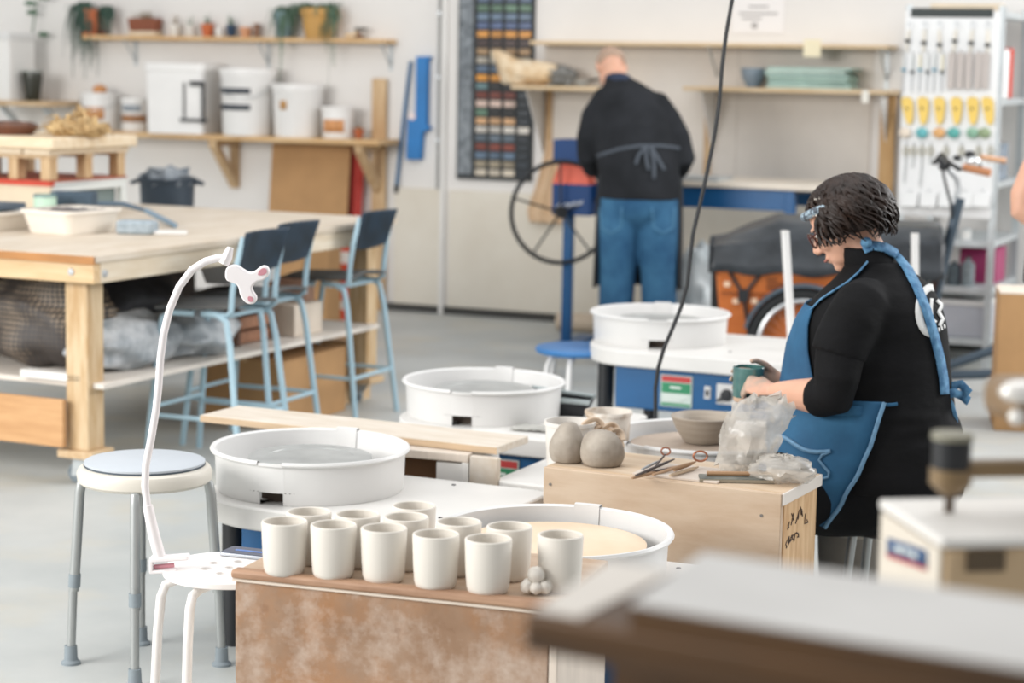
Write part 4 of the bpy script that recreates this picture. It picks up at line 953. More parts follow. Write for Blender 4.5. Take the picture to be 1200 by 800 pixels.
# scribbled marks on the end panel
M_pen = mat('pencil_mark', '#4a3a30', .7)
sk = MB(); xe = PW + .0028
def strokes(pts, w=.0016): sk.tube([(xe, y, z) for y, z in pts], w, 5)
for i, (y0, z0) in enumerate(((.05, .47), (.085, .485), (.12, .48), (.155, .49), (.05, .43), (.075, .425), (.1, .43), (.13, .44), (.19, .46))):
    rg = random.Random(i); strokes([(y0 + rg.uniform(-.015, .015), z0 + rg.uniform(-.018, .018)) for _ in range(5)])
sk.build('scribbled_writing', M_pen, t)

# clay balls
def lumpclay(px, py, rx, rz_, label, seed, cone=0):
    p = at_z(px, py, PBZ); t = thing('clay_ball', label, 'clay', (p.x, p.y, PBZ + .0005), 0, 'balls of grey clay on the plywood box')
    hh = rz_ * 1.7
    pr = [(0, 0), (.78, 0), (.86, .03), (.96, .16), (1., .34), (.99 - cone * .25, .55), (.88 - cone * .5, .76), (.7 - cone * .5, .9), (.4 - cone * .25, .98), (0, 1)]
    mb = MB().lathe([(a * rx, b_ * hh) for a, b_ in pr], 40)
    for i, v in enumerate(mb.v):
        n0 = noise.noise(v * 14 + Vector((seed, 2, 1))) * .012; v.x += n0 + .1 * cone * v.z; v.y += n0 * .6
        n_ = noise.noise(v * 30 + Vector((seed, 0, 0))) * .003; v.x += n_; v.y += n_
        v.z = max(v.z, 0)
    mb.build('clay_body', mat('grey_clay', '#b0a699', .65, col2='#8c8276', scale=9, bump=.5, bscale=16), t, smooth=180, sub=1)
lumpclay(664, 541, .047, .063, 'taller cone-like grey clay ball at the left end of the plywood box', 3, .2)
lumpclay(705, 545, .055, .056, 'rounder grey clay ball, right of the cone-like one on the box', 8, .05)
# board and tools
p = at_z(776, 556, PBZ)
t = thing('tool_board', 'thin pale board under the modelling tools on the plywood box', 'board', pb(.275, .02, PBZ + .0005), -PA + .04)
MB().box(-.03, .2, 0, .17, 0, .006).build('board_sheet', mat('board_grey', '#d2c5b8', .6, var=.1), t, bevel=.001)
MW = mat('tool_wood', '#a98563', .5, var=.25); MD = mat('tool_dark', '#4a3f3b', .45); MS = M_steel
def stick(px0, py0, px1, py1, lab, m, r, tip=None, z=.012):
    a, b = at_z(px0, py0, PBZ + z), at_z(px1, py1, PBZ + z)
    t = thing('modelling_tool', lab, 'modelling tool', (a.x, a.y, PBZ + z), 0, 'modelling tools on the plywood box')
    d = b - a
    MB().tube([(0, 0, 0), tuple(d * .3), tuple(d * .75), tuple(d)], [r * .7, r, r, r * .5], 8).build('handle', m, t)
    return t, d
t, d = stick(741, 560, 800, 545, 'slim wooden stick tool, lowest of the tools on the thin board', MW, .0045)
t, d = stick(745, 557, 790, 538, 'dark slim tool lying across the wooden stick on the thin board', MD, .004, z=.02)
t, d = stick(765, 556, 815, 541, 'wooden loop tool with a round wire end on the plywood box', MW, .0045, z=.028)
lp = MB(); c0 = d * 1.12
lp.tube([(c0.x + .018 * math.cos(a), c0.y + .006, c0.z + .01 + .013 * math.sin(a)) for a in [2 * PI * k / 18 for k in range(18)]], .003, 6, closed=True); lp.build('wire_loop', mat('copper_wire', '#a0674b', .4, metal=.5), t)
t, d = stick(752, 550, 772, 540, 'short grey metal tool behind the other tools on the box', MS, .004, z=.016)
t, d = stick(785, 557, 818, 547, 'pale wooden rib tool at the right end of the tool board', mat('tool_pale', '#c9b296', .5), .005, z=.012)
t, d = stick(768, 546, 780, 532, 'small curly wire tool with its loop standing up above the other tools', MD, .0028, z=.02)
lp = MB().tube([(d.x + .012 * math.cos(a), d.y, d.z + .008 + .01 * math.sin(a)) for a in [2 * PI * k / 14 for k in range(14)]], .0025, 6, closed=True); lp.build('wire_loop', mat('copper_wire', '#a0674b'), t)
t, d = stick(758, 553, 806, 546, 'dark thin tool lying under the round wire loop tool on the box', MD, .0032, z=.016)
t, d = stick(790, 551, 812, 543, 'short wooden knife tool beside the round wire loop on the box', MW, .0045, z=.02)
# slate slab in front
t = thing('slate_slab', 'long dark slate slab at the front edge of the plywood box', 'slab', tuple(at_z(820, 565, PBZ + .0005)), -.02)
MB().box(0, .19, 0, .055, 0, .012).build('slab_body', mat('slate_green', '#4d4f4a', .5, col2='#74756d', scale=20), t, bevel=.003)
MB().box(-.001, .191, -.0015, .0, .001, .009).build('wet_edge', mat('slab_edge', '#8c8474', .5), t)
MB().tube([(.02, .03, .018), (.15, .035, .018)], .006, 8).build('resting_stick', MW, t)
# plastic bags
def plastic(name, alpha=.62):
    m = mat(name, '#dcd6cc', .2, spec=.7, bump=.5, bscale=40, alpha=alpha, trans=0, var=.15, scale=16)
    return m
M_bag = plastic('clear_plastic', .48)
def crumple(loc, R, label, seed, shape, name='plastic_bag', rz=0, m=None, group='clear bags on the plywood box'):
    t = thing(name, label, 'plastic bag', loc, rz, group)
    mb = MB().ball((0, 0, 0), (1, 1, 1), 26, 17); rj = random.Random(int(seed * 10))
    out = []
    for v in mb.v:
        d = v.normalized()
        rn = 0
        for k, (fq, am) in enumerate(((1.4, .2), (2.9, .2), (6, .09), (12, .035))):
            n_ = noise.noise(d * fq + Vector((seed + k * 3, seed * .7, k)))
            rn += (n_ if k == 0 else (1 - abs(n_) * 2.4) - .5) * am
        rn = rn * .8 + rj.uniform(-.1, .09)
        d2 = (d + Vector((rj.uniform(-.09, .09), rj.uniform(-.09, .09), rj.uniform(-.09, .09)))).normalized()
        p = Vector((d2.x * R[0], d2.y * R[1], d2.z * R[2])) * (.97 + rn)
        out.append(shape(p, d))
    zmin = 0
    mb.v = [Vector((p.x, p.y, max(p.z, .001))) for p in out]
    mb.build('bag_film', m or M_bag, t, smooth=75)
    return t
b0 = pb(.5, .15, PBZ)
def sh1(p, d):
    q = Vector((p.x, p.y, p.z + .1))
    k = q.z / .2
    q.x += .05 * k - .01; q.y += .02 * k
    if q.z > .1: q.x += (q.z - .1) * .35 * (1 if d.x > 0 else -.1)
    return q
M_film = M_bag
crumple(pb(.49, .17, PBZ + .001), (.082, .06, .105), 'tall crumpled clear plastic bag standing on the plywood box before the woman', 2.3, sh1)
def sh2(p, d): return Vector((p.x, p.y, p.z + .03))
crumple(pb(.605, .15, PBZ + .001), (.085, .07, .036), 'flat clear plastic bag at the right end of the plywood box', 7.1, sh2, rz=-.3)
t = tag(MB().add([(0, 0, 0), (.05, .01, 0), (.045, .015, .035), (0, .004, 0), (.05, .014, 0), (.045, .019, .035)], [[0, 1, 2], [5, 4, 3], [0, 3, 4, 1], [1, 4, 5, 2], [2, 5, 3, 0]]).build('blue_scraper', mat('blue_plastic', '#2f6ea6', .4), loc=tuple(at_z(876, 553, PBZ + .0135)), rz=-.1), 'small blue triangular scraper between the two clear bags', 'scraper')
# tubs between the wheels
M_tubclay = mat('clay_smeared_plastic', '#e6e3dd', .4, col2='#d3c6b5', scale=7, ramp=(.5, .7), alpha=.85)
p = at_z(680, 530, .43)
def tub(px, py, y, r, h, label, m, z, name='plastic_tub', wob=0):
    t = thing(name, label, 'tub', (at_y(px, py, y).x, y, z), 0)
    MB().lathe([(0, 0), (r * .84, 0), (r * .87, .006), (r * .98, h - .012), (r * 1.04, h - .01), (r * 1.04, h), (r * .97, h), (r * .85, .01), (0, .01)], 36).build('tub_body', m, t)
    return t
T1 = tub(668, 500, 5.62, .07, .19, 'tall translucent white tub behind the clay balls', M_tubclay, .43)
T2 = tub(713, 490, 5.98, .068, .15, 'clay-splashed white tub beside the woman\'s splash pan', mat('clay_splashed', '#e0d9cf', .55, col2='#b9a690', scale=12, bump=.2, ramp=(.45, .6)), .44)
t = thing('clay_strips', 'cluster of pale clay strips and loops standing in the translucent tub', 'clay strips', (at_y(696, 505, 5.62).x, 5.62, .421), 0)
hb = MB(); rg = random.Random(2)
for i in range(9):
    x0 = rg.uniform(-.055, .065); y0 = rg.uniform(-.02, .02); z0 = rg.uniform(.12, .18); w = rg.uniform(.02, .035)
    hb.tube([(x0 + w * math.cos(a), y0 + .012 * math.sin(a * 2), z0 + w * 1.2 * math.sin(a)) for a in [PI * 1.5 * k / 12 for k in range(13)]], .008, 7, flat=.6)
hb.tube([(-.03, 0, 0), (-.03, 0, .17)], .012, 8).tube([(.04, 0, 0), (.04, .005, .18)], .014, 8).tube([(0, .01, 0), (.005, .01, .19)], .012, 8)
hb.build('clay_loops', mat('pale_pink_clay', '#d6c2ab', .65, col2='#c2a88d', scale=12), t)
# ------------------------------------------------------------------ slab roller with its big hand wheel
RO = at_y(800, 222, 11.45)
t = thing('slab_roller', 'blue slab roller with a white bed and a big black spoked hand wheel', 'slab roller', (RO.x, RO.y, 0), -WA)
def rl(px, py, off=0.0):                                   # pixel on the roller's front plane -> local x, z
    s, z = at_wall(px, py, (RO - W0).dot(WN) + off); return s - (RO - W0).dot(WU), z
x1 = rl(962, 218)[0]; bz = .975
MB().box(-.62, x1, -.02, .62, bz - .03, bz).build('bed', mat('bed_board', '#e6dccd', .5, var=.06), t, bevel=.004)
xr0 = rl(931, 235)[0]; zr1 = rl(860, 226)[1]; zr0 = rl(860, 245)[1]
for y_ in (0, .5): MB().box(-.62, xr0, y_, y_ + .05, zr0, bz - .031).build('side_rail', M_blue_steel, t, bevel=.004)
for y_ in (-.004, .5): MB().box(xr0 - .055, xr0, y_, y_ + .057, zr0 - .08, bz - .031).build('leg_socket', M_blue_steel, t, bevel=.004)
for a, b in ((xr0 - .05, .005), (xr0 - .05, .5), (-.6, .5)): MB().box(a, a + .045, b, b + .045, 0, zr0 - .06).build('leg', M_blue_steel, t, bevel=.004)
MB().bar((xr0, .02, bz - .04), (x1 - .01, .02, bz - .031), .04, .012).build('end_bracket', M_black, t)
# drive end (left): post, box, red guard
px_ = rl(667, 260, .05)[0]
MB().box(px_ - .027, px_ + .027, -.08, -.03, .03, rl(667, 250, .05)[1]).build('post', M_blue_steel, t, bevel=.004)
MB().box(px_ - .06, px_ + .06, -.3, .3, 0, .03).build('post_foot', M_blue_steel, t, bevel=.004)
a, zb_ = rl(653, 250, .05); b, zt_ = rl(699, 216, .05)
gb = MB().box(a, b, -.14, .16, zb_, zt_).build('gear_box', mat('navy_enamel', '#103f76', .45, var=.1, spec=.3), t, bevel=.006)
lg = MB(); y_ = -.1425; zc = zb_ + .045
lg.tube([(a + .03 + .016 * k, y_, zc + .012 * math.sin(k * 2.1) + .003 * k) for k in range(11)], .0035, 5)
lg.tube([(a + .09 + .011 * k, y_, zc + .01 + .014 * math.cos(k * 2.6) + .002 * k) for k in range(10)], .0035, 5)
lg.build('script_logo', mat('logo_white', '#dfe4ea', .5), gb)
a, z0 = rl(655, 215, .04); b, z1 = rl(697, 193, .04)
MB().add([(a - .01, -.13, z0), (b, -.13, z0), (b, .13, z0), (a - .01, .13, z0), (a + .02, -.1, z1), (b - .03, -.1, z1), (b - .03, .1, z1), (a + .02, .1, z1)],
         [[3, 2, 1, 0], [4, 5, 6, 7], [0, 1, 5, 4], [1, 2, 6, 5], [2, 3, 7, 6], [3, 0, 4, 7]]).build('red_guard', mat('coral_red', '#e0634a', .5, var=.15), t, bevel=.004)
a, z0 = rl(652, 192, .04); b, z1 = rl(690, 164, .04)
MB().box(a, b, -.1, .1, z0, z1).build('upper_housing', mat('navy_enamel', '#1f4f93'), t, bevel=.006)
MB().box(px_ + .05, .2, .0, .3, bz, bz + .02).build('roller_plate', M_galv, t)
MB().cyl((px_ + .12, .0, bz + .1), (px_ + .12, .5, bz + .1), .05, n=24).build('roller', M_steel, t)
# hand wheel, turned a little about the vertical
hc = rl(656, 249, .22); hw = MB(); wy = math.radians(33)
hw.M = Matrix.Translation((hc[0], -.2, hc[1])) @ rot(z=wy) @ rot(x=PI / 2)
RW = 61 * 11.2 / 2400
hw.tube([(RW * math.cos(a), RW * math.sin(a), 0) for a in [2 * PI * k / 64 for k in range(64)]], .013, 10, closed=True)
hwo = hw.build('hand_wheel', M_black, t)
sp = MB(); sp.M = hw.M
for k in range(5):
    a = 2 * PI * k / 5 + .35; sp.tube([(0, 0, -.01), (RW * .5 * math.cos(a), RW * .5 * math.sin(a), -.006), (RW * math.cos(a), RW * math.sin(a), 0)], .006, 8)
sp.lathe([(0, -.03), (.035, -.03), (.035, .02), (0, .02)], 18)
sp.cyl((0, 0, -.03), (0, 0, -.12), .015, n=12)
sp.build('spokes', M_black, hwo)
hd = MB(); hd.M = hw.M
a = 1.2; hd.cyl((RW * math.cos(a), RW * math.sin(a), .01), (RW * math.cos(a), RW * math.sin(a), .1), .014, n=12); hd.build('crank_grip', M_black, hwo)
# cloth hanging behind the hand wheel
s, z = at_wall(642, 190, .1)
t = thing('canvas_cloth', 'tan canvas cloth hanging on the wall behind the hand wheel', 'cloth', wp(s, .06, 0), -WA)
ztop, zbot = at_wall(642, 165, .1)[1], at_wall(642, 262, .1)[1]
def clf(u, v):
    w = .07 + .12 * v ** 1.5
    x = (u - .5) * w * 2 * (.75 if v < .5 else .75 + .1 * (v - .5)) - .05 * v + .03
    return (x * (1 - .3 * max(0, v - .85) / .15), -.012 * math.sin(u * 17 + v * 3) - .02 * v, ztop + (zbot - ztop) * v)
MB().grid(clf, 30, 24).build('cloth_sheet', mat('canvas_tan', '#dbc1a3', .85, col2='#cbab87', scale=5, bump=.2), t, solid=.006)
MB().cyl((.03, .058, ztop - .01), (.03, -.02, ztop - .005), .008, n=10).build('hook', M_steel, t)
# wrapped board leaning beside man's legs
t = thing('paper_roll', 'pale paper roll lying on the floor at the wall behind the blue post', 'roll', (at_z(688, 385, 0).x, at_z(688, 385, 0).y - .2, .0), -WA)
MB().tube([(-.2, 0, .06), (.25, .05, .06)], .055, 20).build('roll_body', mat('roll_pale', '#d9c7b0', .7, var=.15), t)
MB().tube([(-.202, 0, .06), (-.19, .001, .06)], .045, 20).build('roll_core', mat('roll_core', '#6f6052', .8), t)
# white bag on the floor behind the man
t = thing('plastic_bag', 'bulging white plastic bag on the floor right of the man\'s legs', 'plastic bag', (at_y(822, 350, 11.35).x, 11.35, 0), 0)
mb = MB().ball((0, 0, 0), (.14, .13, .3), 32, 26, amp=.3, freq=2.4, seed=5)
mb.v = [Vector((p.x * (1 - .15 * p.z), p.y, max(p.z, -.24) + .24)) for p in mb.v]
mb.build('bag_body', mat('milky_plastic', '#d5dadb', .3, col2='#b5bfc2', scale=7, bump=.6, bscale=12), t)
t.children[0].scale = (1, 1, 1.15)

# ------------------------------------------------------------------ cargo bike
KY = 9.95; KO = at_y(840, 392, KY); KA = math.radians(6)
t = thing('cargo_bike', 'orange box cargo bike with black rain cover, behind the seated woman', 'cargo bike', (KO.x, KO.y, 0), -KA)
KC, KS = math.cos(KA), math.sin(KA)
def kl(px, py, dy=0.0):
    # pixel on the bike's near side plane (local y = dy) -> local x, z
    d = ray(px, py); n = Vector((KS, KC, 0)); tt = (Vector((KO.x, KO.y, 0)).dot(n) + dy) / d.dot(n)
    p = Vector((0, 0, H)) + d * tt; q = p - Vector((KO.x, KO.y, 0)); return q.x * KC - q.y * KS, p.z
M_orange = mat('bike_orange', '#c76f30', .5, col2='#b86228', scale=3, stretch=(1, 4, 4))
xl, zb_ = kl(846, 392); xr, zt_ = kl(1078, 318); zb_ = .27
xs = kl(838, 318)[0]
tilt = .10
bx = MB().add([(xl, 0, zb_), (xr - tilt, 0, zb_), (xr - tilt, .58, zb_), (xl, .58, zb_), (xs, -.02, zt_), (xr, -.02, zt_ + .02), (xr, .6, zt_ + .02), (xs, .6, zt_)],
              [[3, 2, 1, 0], [4, 5, 6, 7], [0, 1, 5, 4], [1, 2, 6, 5], [2, 3, 7, 6], [3, 0, 4, 7]]).build('cargo_box', M_orange, t, bevel=.008)
zm = kl(870, 343)[1]
MB().box(xl - .01, xl + .5, -.024, -.012, zm - .004, zm + .002).build('panel_seam', mat('seam_dark', '#7d431d', .6), t)
MB().box(xl - .06, xl + .005, .05, .5, zb_ + .04, zt_ - .03).build('front_bumper', M_black_rubber, t, bevel=.01)
gm = MB(); gx, gz = kl(871, 345)
def seg(p, q, r=.009): gm.tube([(p[0], -.027, p[1]), (q[0], -.03, q[1]), ], r, 6)
seg(kl(855, 318), (gx, gz)); seg(kl(893, 318), (gx, gz)); seg((gx, gz), kl(877, 388))
gm.cbox((gx, -.035, gz), (.05, .012, .06)); gm.build('strap', M_black, t)
lt = MB()
for (a, b) in ((852, 332), (862, 352), (884, 352), (884, 392)):
    q = kl(a, b); lt.cbox((q[0], -.028, q[1]), (.03, .006, .025))
lt.build('buckle', mat('pale_buckle', '#e7c6a8', .5), t)
tx = MB(); q = kl(898, 333)
for k, (w_, dz) in enumerate(((.05, .02), (.11, 0), (.07, -.02))): tx.box(q[0], q[0] + w_, -.022, -.0185, q[1] + dz, q[1] + dz + .009)
tx.build('printed_lettering', mat('print_brown', '#5e3115', .6), t)
# rain cover: black skirt with a raised ridge
x0c, x1c = xs - .03, kl(1108, 270)[0]
zc0 = zt_ - .03; zk = kl(860, 288)[1]; zp = kl(915, 256)[1]
def cov(u, v):
    x = x0c + (x1c - x0c) * u; y = -.05 + .68 * v
    side = min(1, max(0, (abs(2 * v - 1) - .8) / .2))
    ridge = zk + (zp - zk) * min(1, u / .3) if u < .3 else zp - (zp - zk) * .25 * (u - .3)
    arch = 1 - abs(2 * v - 1) ** 2.2
    z = zk + (ridge - zk) * arch
    z += .012 * noise.noise(Vector((u * 9, v * 6, 1)))
    if v < .06: z = zc0 + (zk - zc0) * v / .06 + .01 * math.sin(u * 25) * (1 - v / .06)
    if v > .94: z = zc0 + (zk - zc0) * (1 - v) / .06
    return (x, y, z)
MB().grid(cov, 40, 50).build('rain_cover', mat('cover_black', '#3d4247', .35, col2='#22262a', scale=5, bump=.5, bscale=9), t, solid=.006)
pc = MB()
pc.add([(x0c, -.05, zc0), (x0c, .63, zc0), (x0c, .63, zk), (x0c, .29, zk + .01), (x0c, -.05, zk)], [[0, 1, 2, 3, 4]])
pc.build('cover_end', mat('cover_black', '#3d4247'), t, solid=.006)
# front wheel with fender
wx, wz = kl(941, 400, -.08)[0], .28
wm = MB(); wm.M = Matrix.Translation((wx, -.07, wz)) @ rot(x=PI / 2)
wm.tube([(.25 * math.cos(a), .25 * math.sin(a), 0) for a in [2 * PI * k / 56 for k in range(56)]], .027, 10, closed=True)
wo = wm.build('wheel', M_black_rubber, t)
rm = MB(); rm.M = wm.M; rm.tube([(.215 * math.cos(a), .215 * math.sin(a), 0) for a in [2 * PI * k / 56 for k in range(56)]], .013, 8, closed=True); rm.build('rim', M_steel, wo)
sp = MB(); sp.M = wm.M
for k in range(28):
    a = 2 * PI * k / 28; sp.tube([(.03 * math.cos(a + .5), .03 * math.sin(a + .5), .01 * (-1) ** k), (.215 * math.cos(a), .215 * math.sin(a), 0)], .0018, 4)
sp.cyl((0, 0, -.03), (0, 0, .03), .03, n=16); sp.build('spokes', mat('spoke_copper', '#b9816a', .4, metal=.5), wo)
fm = MB(); vs = []
for k in range(29):
    a = math.radians(15 + 150 * k / 28)
    for dy, rr2 in ((-.105, .282), (-.105, .297), (-.035, .297), (-.035, .282)): vs.append((wx + rr2 * math.cos(a), dy, wz + rr2 * math.sin(a)))
fm.add(vs, [[i * 4 + j, i * 4 + (j + 1) % 4, (i + 1) * 4 + (j + 1) % 4, (i + 1) * 4 + j] for i in range(28) for j in range(4)] + [[0, 1, 2, 3], [115, 114, 113, 112]])
fm.build('fender', mat('fender_slate', '#4f5d68', .3), t)
# second front wheel, far side (mostly hidden) and rear wheel with the frame
o2 = wo.copy(); C.objects.link(o2); o2.parent = t; o2.location = (0, .75, 0)
for ch_ in wo.children:
    c2 = ch_.copy(); C.objects.link(c2); c2.parent = o2
M_tube = mat('bike_slate_tube', '#41505d', .35, metal=.2)
fy = .3
xh, zh = kl(1092, 392, fy)
x2, z2 = kl(1125, 232, fy); x3, z3 = kl(1084, 395, fy)
MB().tube([(x3, fy, z3), (x2, fy, z2)], .026, 12).build('steering_tube', M_tube, t)
st_ = [kl(1119, 238, fy), kl(1124, 222, fy), kl(1122, 210, fy), kl(1113, 200, fy), kl(1108, 190, fy)]
MB().tube([(a, fy, b) for a, b in st_], [.016, .015, .014, .014, .014], 10).build('stem', M_steel, t)
xb, zb2 = kl(1112, 190, fy)
MB().tube([(xb - .04, fy + .32, zb2 - .02), (xb - .02, fy + .18, zb2 + .03), (xb, fy, zb2), (xb - .01, fy - .18, zb2 + .0), (xb + .02, fy - .3, zb2 - .02)], .012, 10).build('handlebar', M_black, t)
g1a, g1b = kl(1122, 193, fy), kl(1152, 199, fy)
MB().tube([(g1a[0], fy - .25, g1a[1]), (g1b[0], fy - .3, g1b[1])], [.018, .02], 12).build('grip', mat('leather_tan', '#bb7f56', .6, var=.15), t)
g2a, g2b = kl(1155, 186, fy), kl(1186, 191, fy)
MB().tube([(g2a[0], fy + .2, g2a[1]), (g2b[0], fy + .25, g2b[1])], [.014, .015], 12).build('grip', mat('leather_tan_light', '#cfa07c', .6, var=.15), t)
cl_ = MB()
for (a, b, r_) in ((1104, 194, .03), (1119, 184, .022), (1134, 180, .028), (1100, 188, .018), (1143, 193, .022)):
    q = kl(a, b, fy); cl_.ball((q[0], fy - .1, q[1]), (r_, r_ * .8, r_ * .7), 12, 8)
cl_.tube([(kl(1101, 192, fy)[0], fy - .1, kl(1101, 192, fy)[1]), (kl(1106, 215, fy)[0], fy - .1, kl(1106, 215, fy)[1]), (kl(1113, 238, fy)[0], fy - .06, kl(1113, 238, fy)[1]), (kl(1115, 255, fy)[0], fy - .02, kl(1115, 255, fy)[1])], .007, 8)
cl_.build('brake_levers', M_black, t)
bl_ = kl(1137, 188, fy)
MB().ball((bl_[0], fy - .14, bl_[1]), (.035, .025, .028), 14, 10).build('bell', mat('chrome', '#e3e6e8', .15, metal=.8), t)
q0, q1 = kl(1112, 428, fy), kl(1210, 394, fy); q2, q3 = kl(1100, 440, fy), kl(1165, 438, fy)
MB().tube([(x3, fy, z3), (x3 + .05, fy, q0[1] - .0), (q0[0], fy, q0[1]), (q1[0], fy, q1[1]), (q1[0] + .35, fy, q1[1] + .12)], .024, 12).build('frame_tube', M_tube, t)
MB().tube([(q2[0], fy, q2[1]), (q3[0], fy, q3[1]), (q3[0] + .75, fy, q3[1] + .02)], .024, 12).build('frame_tube', M_tube, t)
rw = q3[0] + .95
wm = MB(); wm.M = Matrix.Translation((rw, fy, .31)) @ rot(x=PI / 2)
wm.tube([(.28 * math.cos(a), .28 * math.sin(a), 0) for a in [2 * PI * k / 48 for k in range(48)]], .025, 10, closed=True); ro = wm.build('wheel', M_black_rubber, t)
rm = MB(); rm.M = wm.M; rm.tube([(.245 * math.cos(a), .245 * math.sin(a), 0) for a in [2 * PI * k / 48 for k in range(48)]], .012, 8, closed=True)
for k in range(18): a = 2 * PI * k / 18; rm.tube([(0, 0, 0), (.245 * math.cos(a), .245 * math.sin(a), 0)], .002, 4)
rm.build('rim', M_steel, ro)

# ------------------------------------------------------------------ white tool rack (metal shelving with a panel of tools in front)
ROFF = .85
sl, ztop = at_wall(1060, 9, ROFF); sr, _ = at_wall(1174, 100, ROFF); sl = at_wall(1054, 200, ROFF)[0]; RWD = sr - sl; RDP = .8
t = thing('tool_rack', 'white metal shelving rack with a panel of hanging pottery tools on its front', 'rack', wp(sl, ROFF, 0), -WA)
rack = t
def rz_(px, py): a, b = at_wall(px, py, ROFF); return a - sl, b
ztop = rz_(1100, 8)[1]; zpb = rz_(1110, 254)[1]
for x_ in (0, RWD - .035):
    for y_ in (0, RDP - .035):
        MB().box(x_, x_ + .035, y_, y_ + .004, 0, ztop + .01).box(x_ if x_ == 0 else x_ + .031, (x_ + .004) if x_ == 0 else x_ + .035, y_, y_ + .035, 0, ztop + .01).build('upright', M_galv, t)
zsh = [ztop - .02, rz_(1170, 116)[1], rz_(1170, 214)[1], rz_(1150, 283)[1], rz_(1150, 338)[1], rz_(1150, 398)[1]]
for z_ in zsh: MB().box(.003, RWD - .003, .006, RDP, z_ - .035, z_).build('shelf', M_galv, t, bevel=.003)
MB().box(.0, RWD - .02, -.016, -.004, zpb, ztop - .02).build('panel', mat('rack_white', '#eceded', .45, var=.03), t, bevel=.003)
a, z0 = rz_(1068, 20); b, z1 = rz_(1165, 10)
MB().box(a, b, -.022, -.016, z0, z1).build('header_strip', mat('header_black', '#26302f', .5), t, bevel=.002)
RG = 'tools hanging on the white rack'
def hang(px, py, off=.02): a, z = rz_(px, py); return wp(sl + a, ROFF + off, z)
cols1 = [1067, 1085, 1102, 1122, 1141, 1159]
def hook(t): MB().tube([(0, .004, .01), (0, -.02, .01), (0, -.026, .018)], .003, 6).build('hook', M_steel, t)
for i, px in enumerate(cols1):
    t = thing('trimming_tool', '%s pale-handled trimming tool from the left in the top row of the tool rack' % ORD[i], 'pottery tool', hang(px, 30), -WA, RG)
    hook(t)
    MB().tube([(.014 * math.cos(w), -.012, .0 + .02 * math.sin(w)) for w in [2 * PI * k / 12 for k in range(12)]], .0025, 5, closed=True).build('wire_end', M_steel, t)
    tl = rnd.uniform(-.008, .008)
    MB().tube([(0, -.012, -.02), (tl, -.012, -.07), (tl * 1.4, -.012, -.14)], [.007, .01, .007], 8).build('handle', mat('tool_cream', '#e3cfa9' if i not in (0, 3) else '#e2dcd0', .5), t)
    MB().cyl((tl, -.012, -.072 - .01 * (i % 3)), (tl, -.012, -.092 - .01 * (i % 3)), .013, n=10).build('dark_ferrule', M_black, t)
for i, px in enumerate([1061, 1071, 1080, 1089, 1097, 1106]):
    t = thing('needle_tool', '%s thin tool from the left in the second row of the tool rack' % ORD[i], 'pottery tool', hang(px, 64), -WA, RG)
    hook(t)
    m_ = mat('thin_tool_%d' % (i % 3), ['#d8dad8', '#cfd3d2', '#e5ddc2'][i % 3], .4)
    MB().tube([(0, -.012, 0), (0, -.012, -.09)], .006, 8).build('handle', m_, t)
    MB().tube([(0, -.012, -.09), (0, -.012, -.2)], .003, 6).build('needle', M_steel, t)
    MB().ball((0, -.012, -.08 - .012 * (i % 2)), (.011, .009, .011), 10, 8).build('bead', mat('bead_%d' % (i % 2), ['#4f94ad', '#262d33'][i % 2], .4), t)
for i, px in enumerate([1117, 1127, 1137, 1148, 1157]):
    t = thing('metal_rib', '%s greyish pink strip from the left on the right half of the tool rack' % ORD[i], 'pottery tool', hang(px, 62), -WA, RG)
    hook(t)
    MB().prism([(-.018, -.19), (.018, -.19), (.02, -.01), (.012, .004), (-.012, .004), (-.02, -.01)], -.016, -.012, 'xz').build('strip', mat('rib_grey', '#c3bab4', .5, var=.12, stretch=(6, 1, 1)), t, bevel=.002)
    MB().tube([(-.018, -.012, -.185), (.018, -.012, -.185)], .004, 6).build('strip_edge', mat('rib_edge', '#a9a19c', .5), t)
for i, px in enumerate([1064, 1083, 1102, 1122, 1141, 1158]):
    t = thing('yellow_rib', '%s yellow card-shaped tool from the left in the yellow row of the tool rack' % ORD[i], 'pottery tool', hang(px, 116), -WA, 'yellow ribs on the white rack')
    hook(t)
    sk_ = .012 if i in (0, 5) else 0
    pl_ = smooth_poly([(-.034, .012), (.03, .012), (.034, -.05), (.026, -.13), (-.006, -.14), (-.022, -.06)], 2)
    pl_ = [(x + (-(z) * sk_ * 8 if sk_ else 0) * (1), z) for x, z in pl_]
    MB().prism(pl_, -.018, -.012, 'xz').build('rib_plate', mat('yellow_plastic', '#eecb62', .45, var=.05), t, bevel=.002)
    MB().cbox((0 + (.05 * sk_ * 8 if sk_ else 0), -.0185, -.05), (.014, .002, .012), rot(y=.5)).build('printed_mark', mat('print_brown', '#5e3115'), t)
scol = [('cream', '#e9dccb'), ('turquoise', '#6db8bd'), ('peach', '#e3b077'), ('teal', '#62b0a9'), ('sage green', '#8fb79f'), ('olive green', '#98a986')]
for i, px in enumerate([1062, 1082, 1102, 1119, 1141, 1155]):
    t = thing('sponge_pad', 'round %s sponge hanging below the yellow row on the tool rack' % scol[i][0], 'sponge', hang(px, 152), -WA, RG)
    hook(t)
    MB().ball((0, -.018, -.016), (.033, .014, .028), 16, 10, amp=.12, seed=i).build('sponge_body', mat('sponge_' + scol[i][0].replace(' ', '_'), scol[i][1], .8, var=.15, scale=60, bump=.2), t)
